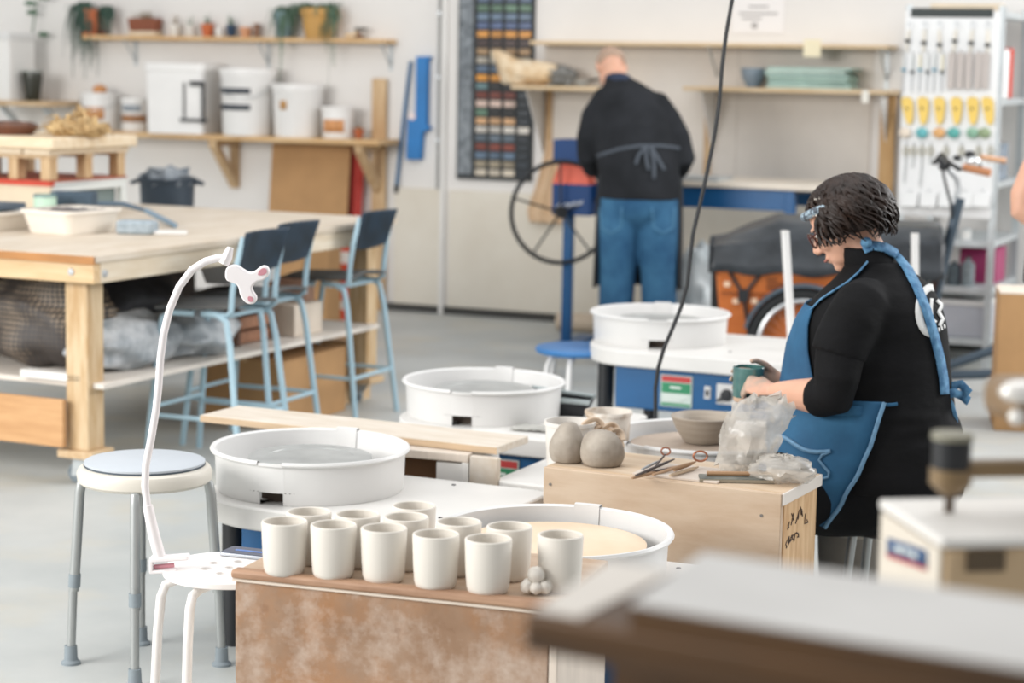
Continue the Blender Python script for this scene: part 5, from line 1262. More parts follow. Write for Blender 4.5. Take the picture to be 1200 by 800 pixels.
for i, px in enumerate([1063, 1072, 1082, 1092, 1110, 1128, 1148, 1162]):
    t = thing('wire_cutter', '%s wire tool from the left in the lowest tool row of the rack' % ORD[i], 'pottery tool', hang(px, 170), -WA, RG)
    hook(t)
    l_ = [.2, .12, .22, .1, .09, .1, .11, .1][i]
    MB().tube([(0, -.012, .005), (.004, -.012, -l_ * .5), (-.002, -.012, -l_)], .0028, 6).build('wire', mat('wire_grey', '#9aa09e', .4, metal=.4), t)
    MB().tube([(.014 * math.cos(w), -.012, -.03 + .022 * math.sin(w)) for w in [2 * PI * k / 12 for k in range(12)]], .003, 5, closed=True).build('loop', mat('wire_brass', '#a59a77', .4, metal=.4), t)
for i, px in enumerate([1068, 1090, 1112, 1132, 1152]):
    t = thing('clear_pouch', '%s clear pouch from the left along the bottom of the tool rack panel' % ORD[i], 'pouch', hang(px, 225), -WA, 'clear pouches on the white rack')
    hook(t)
    MB().add([(-.045, -.014, .0), (.045, -.014, .0), (.045, -.05, -.075), (-.045, -.05, -.075), (-.045, -.006, .0), (.045, -.006, .0), (.04, -.006, -.085), (-.04, -.006, -.085)],
             [[3, 2, 1, 0], [4, 5, 6, 7], [0, 1, 5, 4], [1, 2, 6, 5], [2, 3, 7, 6], [3, 0, 4, 7]]).build('pouch_body', mat('pouch_clear', '#dfe0df', .25, var=.08), t, bevel=.003)
# things on the rack's shelves
def on_rack(x, y, z): return wp(sl + x, ROFF - y, z + .001)
def rbox(name, x, y, z, sx, sy, sz, m, label, cat, lidm=None, grp=None):
    t = thing(name, label, cat, on_rack(x, y, z), -WA, grp)
    MB().box(-sx / 2, sx / 2, -sy / 2, sy / 2, 0, sz * (.86 if lidm else 1)).build('box_body', m, t, bevel=.006)
    if lidm: MB().box(-sx / 2 - .006, sx / 2 + .006, -sy / 2 - .006, sy / 2 + .006, sz * .86 + .0005, sz).build('box_lid', lidm, t, bevel=.005)
    return t
S = zsh
rbox('red_binder', RWD - .06, .36, S[1], .1, .07, .27, mat('binder_red', '#d23f2b', .5), 'bright red binder on the upper shelf of the tool rack by the right edge', 'binder')
rbox('paper_stack', RWD - .06, .17, S[1], .1, .2, .26, mat('paper_white', '#e7e5e4', .7, var=.06), 'white papers standing in front of the red binder on the rack', 'papers')
rbox('case_stack', RWD - .06, .22, S[2], .1, .3, .2, mat('clear_dark', '#4b5868', .25, col2='#8fa0b0', scale=20), 'dark clear cases on the middle shelf behind the tool panel edge', 'cases')
rbox('magenta_box', RWD - .13, .42, S[4], .2, .3, .19, mat('magenta', '#a8376a', .45, var=.12), 'magenta plastic box at the right of the rack\'s fourth shelf', 'box')
for i, (x_, c_, hh_) in enumerate(((.13, '#4e5960', .15), (.215, '#313a40', .17), (.30, '#5b676d', .14), (.375, '#8d979b', .16))):
    t = thing('tool_bottle', '%s dark bottle from the left on the shelf under the tool panel' % ORD[i], 'bottle', on_rack(x_, .1, S[4]), 0, 'dark bottles under the tool panel')
    MB().lathe([(0, 0), (.034, 0), (.036, .004), (.036, hh_ * .75), (.015, hh_ * .85), (.014, hh_ * .95), (0, hh_ * .95)], 20).build('bottle_body', mat('bottle_' + c_[1:], c_, .3, var=.3, scale=30), t)
    MB().cyl((0, 0, hh_ * .951), (0, 0, hh_), .016, n=14).build('cap', M_white_plastic if i % 2 == 0 else M_black, t)
for i, (x_, c_) in enumerate(((.2, '#e8e8e6'), (.36, '#dfe2e4'))):
    t = thing('storage_jar', '%s white jar on the shelf just under the hanging tool panel' % ('left' if i == 0 else 'right'), 'jar', on_rack(x_, .08, S[3]), 0)
    MB().lathe([(0, 0), (.025, 0), (.027, .05), (0, .05)], 18).build('jar_body', mat('jar_white', '#e7e7e4', .4), t)
    MB().cyl((0, 0, .0505), (0, 0, .062), .024, n=18).build('jar_lid', M_galv, t)
rbox('storage_bin', .3, .2, S[5], .4, .32, .2, mat('bin_grey', '#b9bcc4', .3, var=.1), 'large translucent grey bin with white lid on the lowest rack shelf', 'bin', M_white_plastic)
# pieces on top of the rack
t = thing('ceramic_tile', 'pale board lying on top of the white tool rack', 'board', on_rack(.3, .1, S[0]), -WA)
MB().box(-.18, .2, -.06, .06, 0, .04).build('board_body', mat('top_board_pale', '#e3d3ba', .6, var=.1), t, bevel=.004)
MB().box(-.19, .21, -.066, -.06, .0, .006).build('board_edge', M_pine, t)
# cardboard box at the right edge
p = at_y(1205, 400, 9.2)
t = thing('cardboard_box', 'cardboard box with a pale top at the right photo edge behind the machine', 'box', (p.x, 9.2, 0), -math.radians(10))
z1 = at_y(1195, 345, 9.1).z
MB().box(-.14, .3, -.1, .25, .0, z1).build('box_body', M_cardboard, t, bevel=.004)
MB().box(-.14, .075, -.1, .25, z1, z1 + .006).box(.085, .3, -.1, .25, z1, z1 + .006).build('box_flap', mat('carton_light', '#ded2c3', .7), t)

# ------------------------------------------------------------------ blue stool, cord, odd things among the wheels
p = at_z(677, 407, .46)
t = thing('blue_stool', 'low stool with a round blue seat and white legs behind the middle wheel', 'stool', (p.x, p.y, 0), 0)
MB().lathe([(0, .435), (.15, .435), (.168, .44), (.174, .452), (.168, .462), (.15, .466), (0, .464)], 48).build('seat', mat('seat_blue', '#3a79b5', .35, var=.15), t)
for a in (45, 135, 205, 255, 320):
    w = math.radians(a); d = Vector((math.cos(w), math.sin(w), 0))
    MB().tube([d * .08 + Vector((0, 0, .425)), d * .12 + Vector((0, 0, .422)), d * .135 + Vector((0, 0, .39)), d * .17 + Vector((0, 0, .0))], .013, 10).build('leg', M_white_plastic, t)
t = thing('hanging_cord', 'black electric cord hanging from above down to the woman\'s wheel', 'cord', (0, 0, 0), 0)
pts = [(872, -90, 6.3), (865, -45, 6.3), (858, 0, 6.3), (851, 40, 6.3), (846, 80, 6.3), (843, 120, 6.3), (837, 160, 6.3), (829, 200, 6.3), (820, 240, 6.3), (812, 275, 6.3), (808, 310, 6.3), (805, 335, 6.3), (798, 360, 6.3), (788, 385, 6.3), (778, 408, 6.3), (771, 432, 6.3), (768, 455, 6.3), (768, 482, 6.3)]
wpts = [at_y(*q) for q in pts]
wpts = [Vector((wpts[0].x + .1, 6.3, 3.3))] + [Vector((wpts[0].x + .03, 6.3, 2.4))] + wpts
wpts.append(Vector((wpts[-1].x, 6.29, .428)))
MB().tube(wpts, .0062, 8).build('cord_line', M_black, t)
MB().cyl(wpts[-1] + Vector((0, 0, .05)), wpts[-1], .012, n=12).build('plug', M_black, t)
# two white rods standing on the far wheel's table
for (x0, y0), (x1_, y1_), lb in (((928, 412), (920, 272), 'left of the seated woman\'s face'), ((1078, 420), (1072, 275), 'rising behind the seated woman\'s shoulder')):
    a, b = at_y(x0, y0, 8.05), at_y(x1_, y1_, 8.05); 
    zb0 = Z3
    if x0 > 1000: a, b, zb0 = at_y(x0, y0, 8.6), at_y(x1_, y1_, 8.6), 0.0
    t = thing('white_rod', 'thin white plastic rod standing upright, ' + lb, 'rod', (a.x, a.y, zb0 + .001), 0, 'upright white rods')
    MB().cyl((0, 0, 0), (b.x - a.x, 0, b.z - zb0), .0165, n=16).build('rod_tube', M_white_plastic, t)
    MB().cyl((b.x - a.x, 0, b.z - zb0), (b.x - a.x, 0, b.z - zb0 + .004), .0175, n=16).build('rod_cap', M_white_paint, t)
# black dust pan like tray on the middle wheel's table
p = at_z(658, 478, .44)
t = thing('black_scoop', 'black scoop with a grey rim lying between middle wheel and clay tubs', 'scoop', (p.x, p.y, .421), -.2)
vs = [(-.1, -.06, .06), (.1, -.05, .05), (.1, .09, .05), (-.12, .09, .07), (-.04, -.045, 0), (.08, -.04, 0), (.08, .07, 0), (-.06, .07, 0)]
MB().add(vs, [[4, 7, 6, 5], [0, 4, 5, 1], [1, 5, 6, 2], [2, 6, 7, 3], [3, 7, 4, 0]]).build('scoop_shell', M_black, t, solid=.005)
MB().tube([vs[0], vs[1], vs[2], vs[3]], .009, 8, closed=True).build('grey_rim', mat('rim_pale', '#a9b3b3', .4), t)
p = at_z(627, 500, .43)
t = thing('grey_rag', 'thin grey rag lying on the middle wheel\'s white table', 'rag', (p.x, p.y, .4205), -.3)
MB().grid(lambda u, v: ((u - .5) * .14, (v - .5) * .1, .006 + .008 * abs(noise.noise(Vector((u * 5, v * 4, 2))))), 20, 14).build('rag_sheet', mat('rag_light', '#b5b4ae', .9, var=.3, scale=12), t, solid=.003)
p = at_y(843, 480, 6.24)
t = thing('grey_tray', 'shallow grey plastic tray behind the thrown clay bowl', 'tray', (p.x, 6.24, .421), -.12)
tapered(rr(.085, .06, .015), 0, rr(.095, .065, .02), .12, hollow=.05).build('tray_body', mat('tray_grey', '#a9aeb0', .45, var=.1), t)
MB().box(-.075, .075, -.045, .045, .06, .064).build('tray_water', mat('cloudy_water', '#b9b7b0', .1), t)
# ------------------------------------------------------------------ foreground table (out of focus) and the bench machine
GZ = 1.22
TB = .02; TH = TB + .03
bl_, br_ = at_z(738, 706, GZ), at_z(1200, 782, GZ); g0 = at_z(642, 704, GZ - TB)
GA = math.atan2((br_ - bl_).y, (br_ - bl_).x)
GX = Vector((math.cos(GA), math.sin(GA), 0)); GY = Vector((-math.sin(GA), math.cos(GA), 0))
def gl(px, py, z=GZ): p = at_z(px, py, z) - g0; return p.dot(GX), p.dot(GY)
t = thing('front_table', 'blurred dark wood table with a pale top in the right foreground', 'table', (g0.x, g0.y, 0), GA)
fx0, fy0 = gl(826, 646)
M_dkwood = mat('dark_oiled_wood', '#573810', .55, col2='#3f280c', scale=4, stretch=(1, 8, 8))
GW = 1.3; GD = fy0
bx0, by0 = gl(738, 706); sk = fx0 - bx0; fy_ = min(0, by0)
def gpoly(i=0.0): return [(0 + i, fy_ + i), (GW, fy_ + i), (GW, GD - i), (sk + i, GD - i)]
MB().prism(gpoly(), GZ - TH, GZ - TB - .0005).build('table_slab', M_dkwood, t, bevel=.004)
pt = [(bx0, by0), (GW, by0), (GW, GD - .002), (sk + bx0, GD - .002)]
MB().prism(pt, GZ - TB, GZ - .0015).build('board_core', M_dkwood, t)
MB().prism(pt, GZ - .0015, GZ).build('pale_top', mat('plaster_top', '#cfcdc9', .6, col2='#bfbdb9', scale=3), t)
pt = [(.006, fy_ + .006), (bx0 * .5, fy_ + .006), (sk + bx0 * .72, GD - .004), (sk + .004, GD - .004)]
MB().prism(pt, GZ - TB, GZ - TB + .0015).build('pale_side_strip', mat('plaster_strip', '#d9d2c8', .6, var=.1), t)
MB().box(.035, GW, .04, .06, GZ - .17, GZ - TH - .001).build('apron', M_dkwood, t)
for x_, y_ in ((.3, .06), (.3, GD - .05), (GW - .08, .06), (GW - .08, GD - .05)): MB().box(x_, x_ + .045, y_, y_ + .045, 0, GZ - TH - .001).build('leg', M_dkwood, t)
# machine on its own stand behind the table
mz = 1.1
c0, c1 = at_z(1035, 585, mz + .0), at_z(1106, 630, mz + .0)
MA = math.atan2((c0 - c1).y, (c0 - c1).x)                  # direction of the left face
ex = Vector((-math.sin(MA), math.cos(MA), 0)); ex = ex if ex.x > 0 else -ex
t = thing('bench_press', 'blurred bench machine with cream box base, dark knob and metal arm', 'machine', (c1.x, c1.y, 0), math.atan2(ex.y, ex.x))
LB = (c0 - c1).length
M_side_shade = mat('machine_side_shade', '#dcd3c4', .5, var=.08); M_lit_top = mat('machine_lit_top', '#e6e3dd', .5, var=.06)  # one white machine; light and shade are painted face by face
MB().box(0, .4, 0, LB, mz - .3, mz - .012).build('base_box', mat('machine_shaded_front', '#c9ae8a', .55, var=.1), t, bevel=.008)  # front face painted darkest, as shaded from the top light
MB().box(-.003, 0.0, .003, LB - .003, mz - .29, mz - .014).build('side_tone_plate', M_side_shade, t)  # thin plate giving the left face its painted half shade
MB().box(-.004, .404, -.004, LB + .004, mz - .0118, mz).build('top_plate', M_lit_top, t, bevel=.003)
def fl(px, py):                                            # pixel on the left face
    d = ray(px, py); n = ex; tt = c1.dot(n) / d.dot(n); p = Vector((0, 0, H)) + d * tt
    return (p - c1).dot(Vector((-ex.y, ex.x, 0))), p.z
def ff(px, py):
    n = Vector((-ex.y, ex.x, 0)); d = ray(px, py); tt = c1.dot(n) / d.dot(n); p = Vector((0, 0, H)) + d * tt
    return (p - c1).dot(ex), p.z
a, b = fl(1044, 630), fl(1090, 645); c_, d_ = fl(1044, 648), fl(1090, 664)
lb = MB().add([(-.004, a[0], a[1]), (-.004, b[0], b[1]), (-.004, d_[0], d_[1]), (-.004, c_[0], c_[1])], [[0, 1, 2, 3]]).build('blue_label', mat('label_navy', '#2c5480', .5), t, solid=.002)
rd = MB(); rd.add([(-.0045, c_[0], c_[1]), (-.0045, d_[0], d_[1]), (-.0045, d_[0], d_[1] - .004), (-.0045, c_[0], c_[1] - .004)], [[0, 1, 2, 3]]); rd.build('red_stripe', mat('label_red', '#c23e3d'), lb, solid=.002)
wl_ = MB()
for k, (u0, u1, v0) in enumerate(((.25, .45, .45), (.5, .62, .4), (.66, .8, .5))):
    def P(u, v): return (-.006, a[0] * (1 - u) + b[0] * u, (a[1] * (1 - u) + b[1] * u) * (1 - v) + (c_[1] * (1 - u) + d_[1] * u) * v)
    wl_.add([P(u0, v0 - .15), P(u1, v0 - .15), P(u1, v0 + .2), P(u0, v0 + .2)], [[0, 1, 2, 3]])
wl_.build('label_lettering', mat('label_white', '#e6ece7'), lb, solid=.001)
a, b = ff(1132, 645), ff(1176, 668)
MB().box(a[0], b[0], -.004, -.0005, b[1], a[1]).build('vent_plate', mat('vent_dark', '#5a4b37', .6, var=.2), t)
MB().box(.05, .35, .03, LB - .03, 0, mz - .301).build('stand', M_dkwood, t)
# spindle with knob, arm and column
sx, sy = gl(1113, 600, mz)[0], 0
sp_ = at_z(1112, 600, mz); q = sp_ - Vector((c1.x, c1.y, mz)); lx, ly = q.dot(ex), q.dot(Vector((-ex.y, ex.x, 0)))
def zat(py): return at_y(1110, py, sp_.y).z
M_brass = mat('aged_brass', '#8d7656', .45, metal=.3, var=.2)
MB().cyl((lx, ly, mz), (lx, ly, zat(565)), .006, n=14).build('spindle', mat('dark_steel', '#5c5046', .4, metal=.4), t)
MB().lathe([(0, zat(578)), (.012, zat(578)), (.024, zat(566)), (.024, zat(548)), (0, zat(548))], 24, c=(lx, ly, 0)).build('spindle_collar', M_brass, t)
MB().lathe([(0, zat(548)), (.022, zat(548)), (.022, zat(515)), (0, zat(515))], 24, c=(lx, ly, 0)).build('knob', M_black, t)
MB().lathe([(0, zat(514)), (.024, zat(514)), (.024, zat(507)), (0, zat(507))], 24, c=(lx, ly, 0)).build('knob_cap', mat('cap_olive', '#8d8a78', .4), t)
MB().box(lx, .36, ly - .014, ly + .014, zat(558), zat(540)).build('arm', M_brass, t, bevel=.003)
MB().box(.3, .36, ly - .03, ly + .03, mz, zat(440)).build('column', M_brass, t, bevel=.005)
hd_ = MB(); x_h = lx + .055
hd_.box(lx + .05, .37, ly - .05, ly + .05, zat(492), zat(445)); hd_.build('head', mat('head_brown', '#94795a', .35, metal=.3, var=.2), t, bevel=.015)
MB().ball((lx + .065, ly - .045, zat(452)), (.03, .022, .014), 18, 12).build('head_glint', mat('chrome_glint', '#e9e6e0', .2, metal=.3), t)  # pale ball standing in for the highlight on the head
MB().ball((lx + .055, ly - .05, zat(480)), (.01, .01, .01), 14, 8).build('bolt', mat('chrome_glint', '#e9e6e0'), t)
# ------------------------------------------------------------------ people
M_skin = mat('skin_light', '#dba98f', .5, var=.06, scale=9, sss=.08)
M_skin2 = mat('skin_clayed', '#b9a08c', .6, col2='#d0a68e', scale=22)
M_blackcloth = mat('black_jersey', '#0c0c0d', .85, col2='#141416', scale=5, bump=.6, bscale=9, stretch=(1, 1, 2.2), spec=.2)
M_blacktrouser = mat('black_trouser', '#111214', .85, bump=.6, bscale=10, spec=.2)
M_denim = mat('denim_blue', '#275e82', .8, col2='#1f4f72', scale=8, bump=.3, bscale=14)
M_denim_seam = mat('denim_seam', '#6b93b3', .8, var=.2, scale=60)
M_strap = mat('denim_strap', '#6596b9', .8, col2='#3d6b92', scale=40, bump=.5, bscale=60)

def finger(mb, p, d, nrm, lens, r, curl):
    # p start, d direction, nrm palm-side direction; each joint bends by curl towards the palm
    p = Vector(p); d = Vector(d).normalized(); nrm = Vector(nrm).normalized(); pts = [p - d * .012, p]; rs = [r, r]
    for k, l in enumerate(lens):
        c = curl[k]; d2 = (d * math.cos(c) + nrm * math.sin(c)).normalized(); nrm = (nrm * math.cos(c) - d * math.sin(c)).normalized(); d = d2
        p = p + d * l; pts.append(p - d * l * .5); pts.append(p); rr_ = r * (1 - .09 * (k + 1)); rs += [rr_, rr_ * 1.03]
    pts.append(p + d * r * .5); rs.append(r * .45)
    mb.tube(pts, rs, 10)
def hand(mb, wrist, d, nrm, side, s=1.0, curl=(.5, .6, .4), thumb_curl=.5):
    # wrist point, d: towards fingers, nrm: out of the palm, side: towards the thumb
    wrist, d, nrm, side = Vector(wrist), Vector(d).normalized(), Vector(nrm).normalized(), Vector(side).normalized()
    rg_ = []
    for f, w, h_ in ((-.02, .026, .02), (.01, .029, .019), (.045, .04, .016), (.085, .041, .013), (.097, .034, .009)):
        rg_.append((wrist + d * f * s, side * w * s, nrm * h_ * s))
    mb.loft(rg_, 18)
    base = wrist + d * .088 * s
    for k, (o_, l, r) in enumerate(((.03, (.042, .025, .02), .0088), (.0105, (.046, .029, .021), .0092), (-.0095, (.043, .027, .02), .0088), (-.028, (.033, .021, .018), .0076))):
        finger(mb, base + side * o_ * s, d + side * (.1 - .08 * k), nrm, [q * s for q in l], r * s, [c * (1 + .07 * k) for c in curl])
    finger(mb, wrist + d * .035 * s + side * .03 * s, d * .65 + side * .75 + nrm * .25, nrm - side * .5, [.036 * s, .03 * s, .022 * s], .0105 * s, [.2 * thumb_curl, .5 * thumb_curl, .6 * thumb_curl])
def head(mb, Mh, s=1.0, jaw=1.0):
    m0 = mb.M; mb.M = Mh @ Matrix.Scale(s, 4)
    mb.ball((-.012, 0, .03), (.096, .076, .088), 28, 20)
    mb.ball((.028, 0, -.03), (.06, .06 * jaw, .075), 24, 16)
    mb.ball((.04, 0, -.07), (.045, .046 * jaw, .04), 20, 14)
    mb.ball((.066, 0, -.098), (.022, .02, .018), 14, 10)                    # chin
    mb.tube([(.083, 0, .008), (.094, 0, -.012), (.107, 0, -.033), (.1, 0, -.043)], [.008, .0095, .0125, .01], 12)
    for q in (-1, 1):
        mb.ball((.094, q * .011, -.038), (.011, .008, .008), 12, 8)         # nostrils' wings
        mb.ball((.072, q * .033, .018), (.016, .024, .008), 14, 8)          # brow
        mb.ball((.058, q * .04, -.03), (.025, .02, .022), 14, 10)           # cheek
        mb.loft([(Vector((-.008, q * .066, -.005)), (.014, 0, 0), (0, 0, .02)), (Vector((-.01, q * .075, -.004)), (.019, 0, .004), (0, 0, .031)), (Vector((-.016, q * .084, -.002)), (.017, 0, .004), (0, 0, .03)), (Vector((-.016, q * .085, -.002)), (.008, 0, 0), (0, 0, .016))], 16)
    mb.ball((.085, 0, -.062), (.012, .021, .0065), 14, 8); mb.ball((.083, 0, -.074), (.012, .018, .007), 14, 8)
    mb.M = m0
def face_bits(body, Mh, s=1.0):
    ew = mat('eye_white', '#ebe6e0', .2); ei = mat('eye_brown', '#3b2a20', .15)
    for q in (-1, 1):
        e = MB(); e.M = Mh @ Matrix.Scale(s, 4); e.ball((.071, q * .031, -.001), (.0115, .0125, .0095), 14, 10); eo = e.build('eye', ew, body)
        e = MB(); e.M = Mh @ Matrix.Scale(s, 4); e.ball((.0805, q * .031, -.0015), (.0035, .006, .006), 12, 8); e.build('iris', ei, eo)
    e = MB(); e.M = Mh @ Matrix.Scale(s, 4); e.tube([(.088, -.02, -.068), (.0975, -.008, -.068), (.0985, 0, -.068), (.0975, .008, -.068), (.088, .02, -.068)], [.002, .004, .0045, .004, .002], 8); e.build('mouth', mat('lip', '#b06f63', .5), body)

# ================= the seated woman =================
WB = Vector((1.08, 5.55, 0)); WPH = math.radians(157)
Wm = Matrix.Translation(WB) @ rot(z=WPH)
def wl(px, py, yl, base=WB, ph=WPH):
    lf = Vector((-math.sin(ph), math.cos(ph), 0)); fw = Vector((math.cos(ph), math.sin(ph), 0))
    d = ray(px, py); tt = (yl + base.dot(lf)) / d.dot(lf); p = Vector((0, 0, H)) + d * tt - base
    return Vector((p.dot(fw), yl, p.z))
TOR = [(.40, .05, .19, .20), (.46, .06, .222, .22), (.53, .083, .247, .233), (.60, .097, .243, .232), (.69, .103, .227, .222), (.78, .105, .214, .214), (.85, .104, .205, .208), (.92, .098, .188, .208), (.97, .092, .164, .2), (1.005, .085, .138, .172), (1.035, .083, .11, .13), (1.06, .09, .082, .09), (1.085, .102, .064, .066), (1.115, .115, .056, .059)]
def tor(z):
    for a, b in zip(TOR, TOR[1:]):
        if a[0] <= z <= b[0]:
            f = (z - a[0]) / (b[0] - a[0]); return tuple(a[k] + (b[k] - a[k]) * f for k in (1, 2, 3))
    return TOR[-1][1:] if z > TOR[-1][0] else TOR[0][1:]
def ring(z, k=1.0, add=0.0):
    c, rx, ry = tor(z); return (Vector((c, 0, z)), Vector(((rx + add) * k, 0, 0)), Vector((0, (ry + add) * k, 0)))
HC = Vector((.186, 0, 1.19)); HP = math.radians(32)
Hm = Matrix.Translation(HC) @ rot(y=HP)
cupc = wl(877, 450, .07); cupc.y = .07
b = MB()
b.loft([ring(z, .9) for z in (.42, .53, .69, .85, .97, 1.035, 1.06)], 28)
b.tube([(.085, 0, 1.03), (.108, 0, 1.08), (.14, 0, 1.13), (.165, 0, 1.18)], [.07, .058, .056, .057], 18)
head(b, Hm, 1.03)
elL, wrL = Vector((.135, .272, .742)), cupc + Vector((-.1, .07, -.004))
elR, wrR = Vector((.19, -.28, .73)), cupc + Vector((-.09, -.07, .0))
for sg, el, wr in ((1, elL, wrL), (-1, elR, wrR)):
    b.tube([(.09, sg * .15, .99), (.1, sg * .2, .95), (.12, sg * .24, .86), el + Vector((-.005, 0, .04)), el, el + (wr - el) * .3, el + (wr - el) * .65, wr], [.055, .06, .058, .052, .048, .05, .04, .028], 16)
# hands closed round the cup: palm faces the cup
hand(b, wrL, cupc + Vector((-.012, .06, .012)) - wrL, (.1, -.5, -.85), (.1, -.85, .5), .95, (.95, 1.0, .8), .5)
hand(b, wrR, cupc + Vector((-.0, -.05, .002)) - wrR, (.15, 1, -.05), (0, 0, 1), 1.0, (.35, .65, .55), .7)
for sg, ky in ((1, .315), (-1, -.42)):                      # legs under the trousers
    b.tube([(.06, sg * .11, .465), (.16, sg * .14, .465), (.28, (sg * .14 + ky) / 2 + sg * .02, .475), (.41, ky, .475), (.43, ky, .43), (.415, ky, .28), (.40, ky, .1), (.41, ky, .05)], [.07, .07, .065, .055, .054, .05, .036, .034], 14)
    b.loft([((.37, ky, .05), (0, .03, 0), (0, 0, .035)), ((.45, ky, .045), (0, .036, 0), (0, 0, .035)), ((.54, ky, .03), (0, .038, 0), (0, 0, .02)), ((.57, ky, .028), (0, .025, 0), (0, 0, .014))], 14)
woman = b.build('person', M_skin, loc=tuple(WB), rz=WPH, remesh=.0055, relax=2)
tag(woman, 'person in black with a blue denim apron seated at a potter\'s wheel', 'person')
face_bits(woman, Hm, 1.03)
M_wskin = mat('skin_with_clay', '#dba98f', .5, var=.06, scale=9, sss=.08); woman.data.materials[0] = M_wskin
nt = M_wskin.node_tree; _b = nt.nodes['Principled BSDF']; _lnk = _b.inputs['Base Color'].links[0].from_socket
_tc = nt.nodes.new('ShaderNodeTexCoord'); _nz = nt.nodes.new('ShaderNodeTexNoise'); _nz.inputs['Scale'].default_value = 28; nt.links.new(_tc.outputs['Object'], _nz.inputs['Vector'])
_d = nt.nodes.new('ShaderNodeVectorMath'); _d.operation = 'DISTANCE'; _d.inputs[1].default_value = tuple(cupc); nt.links.new(_tc.outputs['Object'], _d.inputs[0])
_a = nt.nodes.new('ShaderNodeMath'); _a.operation = 'MULTIPLY_ADD'; _a.inputs[1].default_value = .12; nt.links.new(_nz.outputs['Fac'], _a.inputs[0]); nt.links.new(_d.outputs['Value'], _a.inputs[2])
_r = nt.nodes.new('ShaderNodeValToRGB'); _r.color_ramp.elements[0].position = .13; _r.color_ramp.elements[1].position = .17
_r.color_ramp.elements[0].color = (.75, .75, .75, 1); _r.color_ramp.elements[1].color = (0, 0, 0, 1); nt.links.new(_a.outputs[0], _r.inputs['Fac'])
_m = nt.nodes.new('ShaderNodeMixRGB'); _m.inputs['Color2'].default_value = srgb('#a89a8b'); nt.links.new(_r.outputs['Color'], _m.inputs['Fac']); nt.links.new(_lnk, _m.inputs['Color1']); nt.links.new(_m.outputs['Color'], _b.inputs['Base Color'])

# clothing
sh = MB()
sh.loft([ring(z, 1.0, .012) for z in (.475, .5, .53, .57, .6, .645, .69, .735, .78, .85, .92, .97, 1.005, 1.035, 1.06, 1.085)], 40)
for sg in (1, -1):
    el = elL if sg > 0 else elR
    sh.tube([(.088, sg * .12, .985), (.09, sg * .165, .975), (.105, sg * .215, .93), (.122, sg * .24, .885), (.13, sg * .247, .852)], [.07, .078, .078, .076, .074], 20)
# cloth folds at the small of the back
for k, (zz, yy) in enumerate(((.665, .0), (.63, .02), (.6, -.02), (.56, .03))):
    c_, rx_, ry_ = tor(zz)
    sh.tube([(c_ - (rx_ + .004) * math.cos(a), (ry_ + .004) * math.sin(a), zz + .025 * math.sin(a * 1.3 + k)) for a in [-.9 + 2.1 * q / 12 for q in range(13)]], [.004] + [.012] * 11 + [.004], 8)
shirt = sh.build('shirt', M_blackcloth, woman, remesh=.009, relax=4)
for sg in (1, -1):
    us = MB(); el, wr = (elL, wrL) if sg > 0 else (elR, wrR)
    us.tube([(.118, sg * .238, .89), (.125, sg * .248, .85), el + Vector((-.01, 0, .05)), el + Vector((-.004, 0, .004)), el + (wr - el) * .18, el + (wr - el) * .26], [.066, .066, .061, .058, .057, .055], 18)
    us.build('undersleeve', M_blackcloth, woman, remesh=.007, relax=3)
co = MB(); vs_ = [(1.05, .014), (1.085, .012), (1.12, .012), (1.122, .006)]
co.loft([(Vector((.098 + (z - 1.05) * .42, 0, z)), Vector((.064 + a_ - (z - 1.05) * .08, 0, 0)), Vector((0, .066 + a_ - (z - 1.05) * .1, 0))) for z, a_ in vs_], 28)
collar_o = co.build('collar', M_blackcloth, woman)
tr = MB()
tr.loft([ring(z, 1.0, .008) for z in (.40, .43, .46, .5, .53, .57)], 36)
for sg, ky in ((1, .315), (-1, -.42)):
    tr.tube([(.04, sg * .11, .46), (.16, sg * .14, .455), (.28, (sg * .14 + ky) / 2 + sg * .02, .47), (.41, ky, .475), (.44, ky, .44), (.42, ky, .3), (.405, ky, .12)], [.115, .118, .108, .083, .078, .068, .06], 18)
tr.build('trousers', M_blacktrouser, woman, remesh=.009, relax=4)
for ky in (.315, -.42):
    MB().loft([((.35, ky, .05), (0, .036, 0), (0, 0, .048)), ((.42, ky, .055), (0, .045, 0), (0, 0, .055)), ((.52, ky, .04), (0, .05, 0), (0, 0, .038)), ((.59, ky, .03), (0, .04, 0), (0, 0, .028)), ((.61, ky, .028), (0, .02, 0), (0, 0, .015))], 20).build('shoe', M_black, woman)

# apron: bib and skirt
def bib(u, v):
    z = .70 + .265 * v; th = math.radians((74 - 30 * v) * (2 * u - 1)); c_, rx_, ry_ = tor(z)
    return Vector((c_ + (rx_ + .02) * math.cos(th), (ry_ + .02) * math.sin(th), z))
MB().grid(bib, 28, 16).build('apron_bib', M_denim, woman, solid=.005)
edge = [wl(1036, 471, .232), wl(1029, 492, .243), wl(1020, 520, .25), wl(1009, 547, .256), wl(997, 571, .258), wl(983, 594, .255), wl(966, 618, .25)]
frontp = [(.366, .71), (.374, .67), (.376, .63), (.372, .59), (.366, .565), (.35, .54), (.336, .5)]
def skirt(u, v):
    k = v * (len(edge) - 1); i = min(int(k), len(edge) - 2); f = k - i
    E = edge[i].lerp(edge[i + 1], f); fx = frontp[i][0] * (1 - f) + frontp[i + 1][0] * f; fz = frontp[i][1] * (1 - f) + frontp[i + 1][1] * f
    al = (.5 - u) * PI; c = max(0, math.cos(al))
    y = E.y * math.sin(al) * (1 + .32 * v * min(1, c * 1.6))
    x = E.x + (fx - E.x) * c ** .75; z = E.z + (fz - E.z) * c ** (.9 + .0 * v)
    n_ = noise.noise(Vector((u * 7, v * 5, 4))) * .012 * v
    return Vector((x + n_, y + n_ * .6, z + n_))
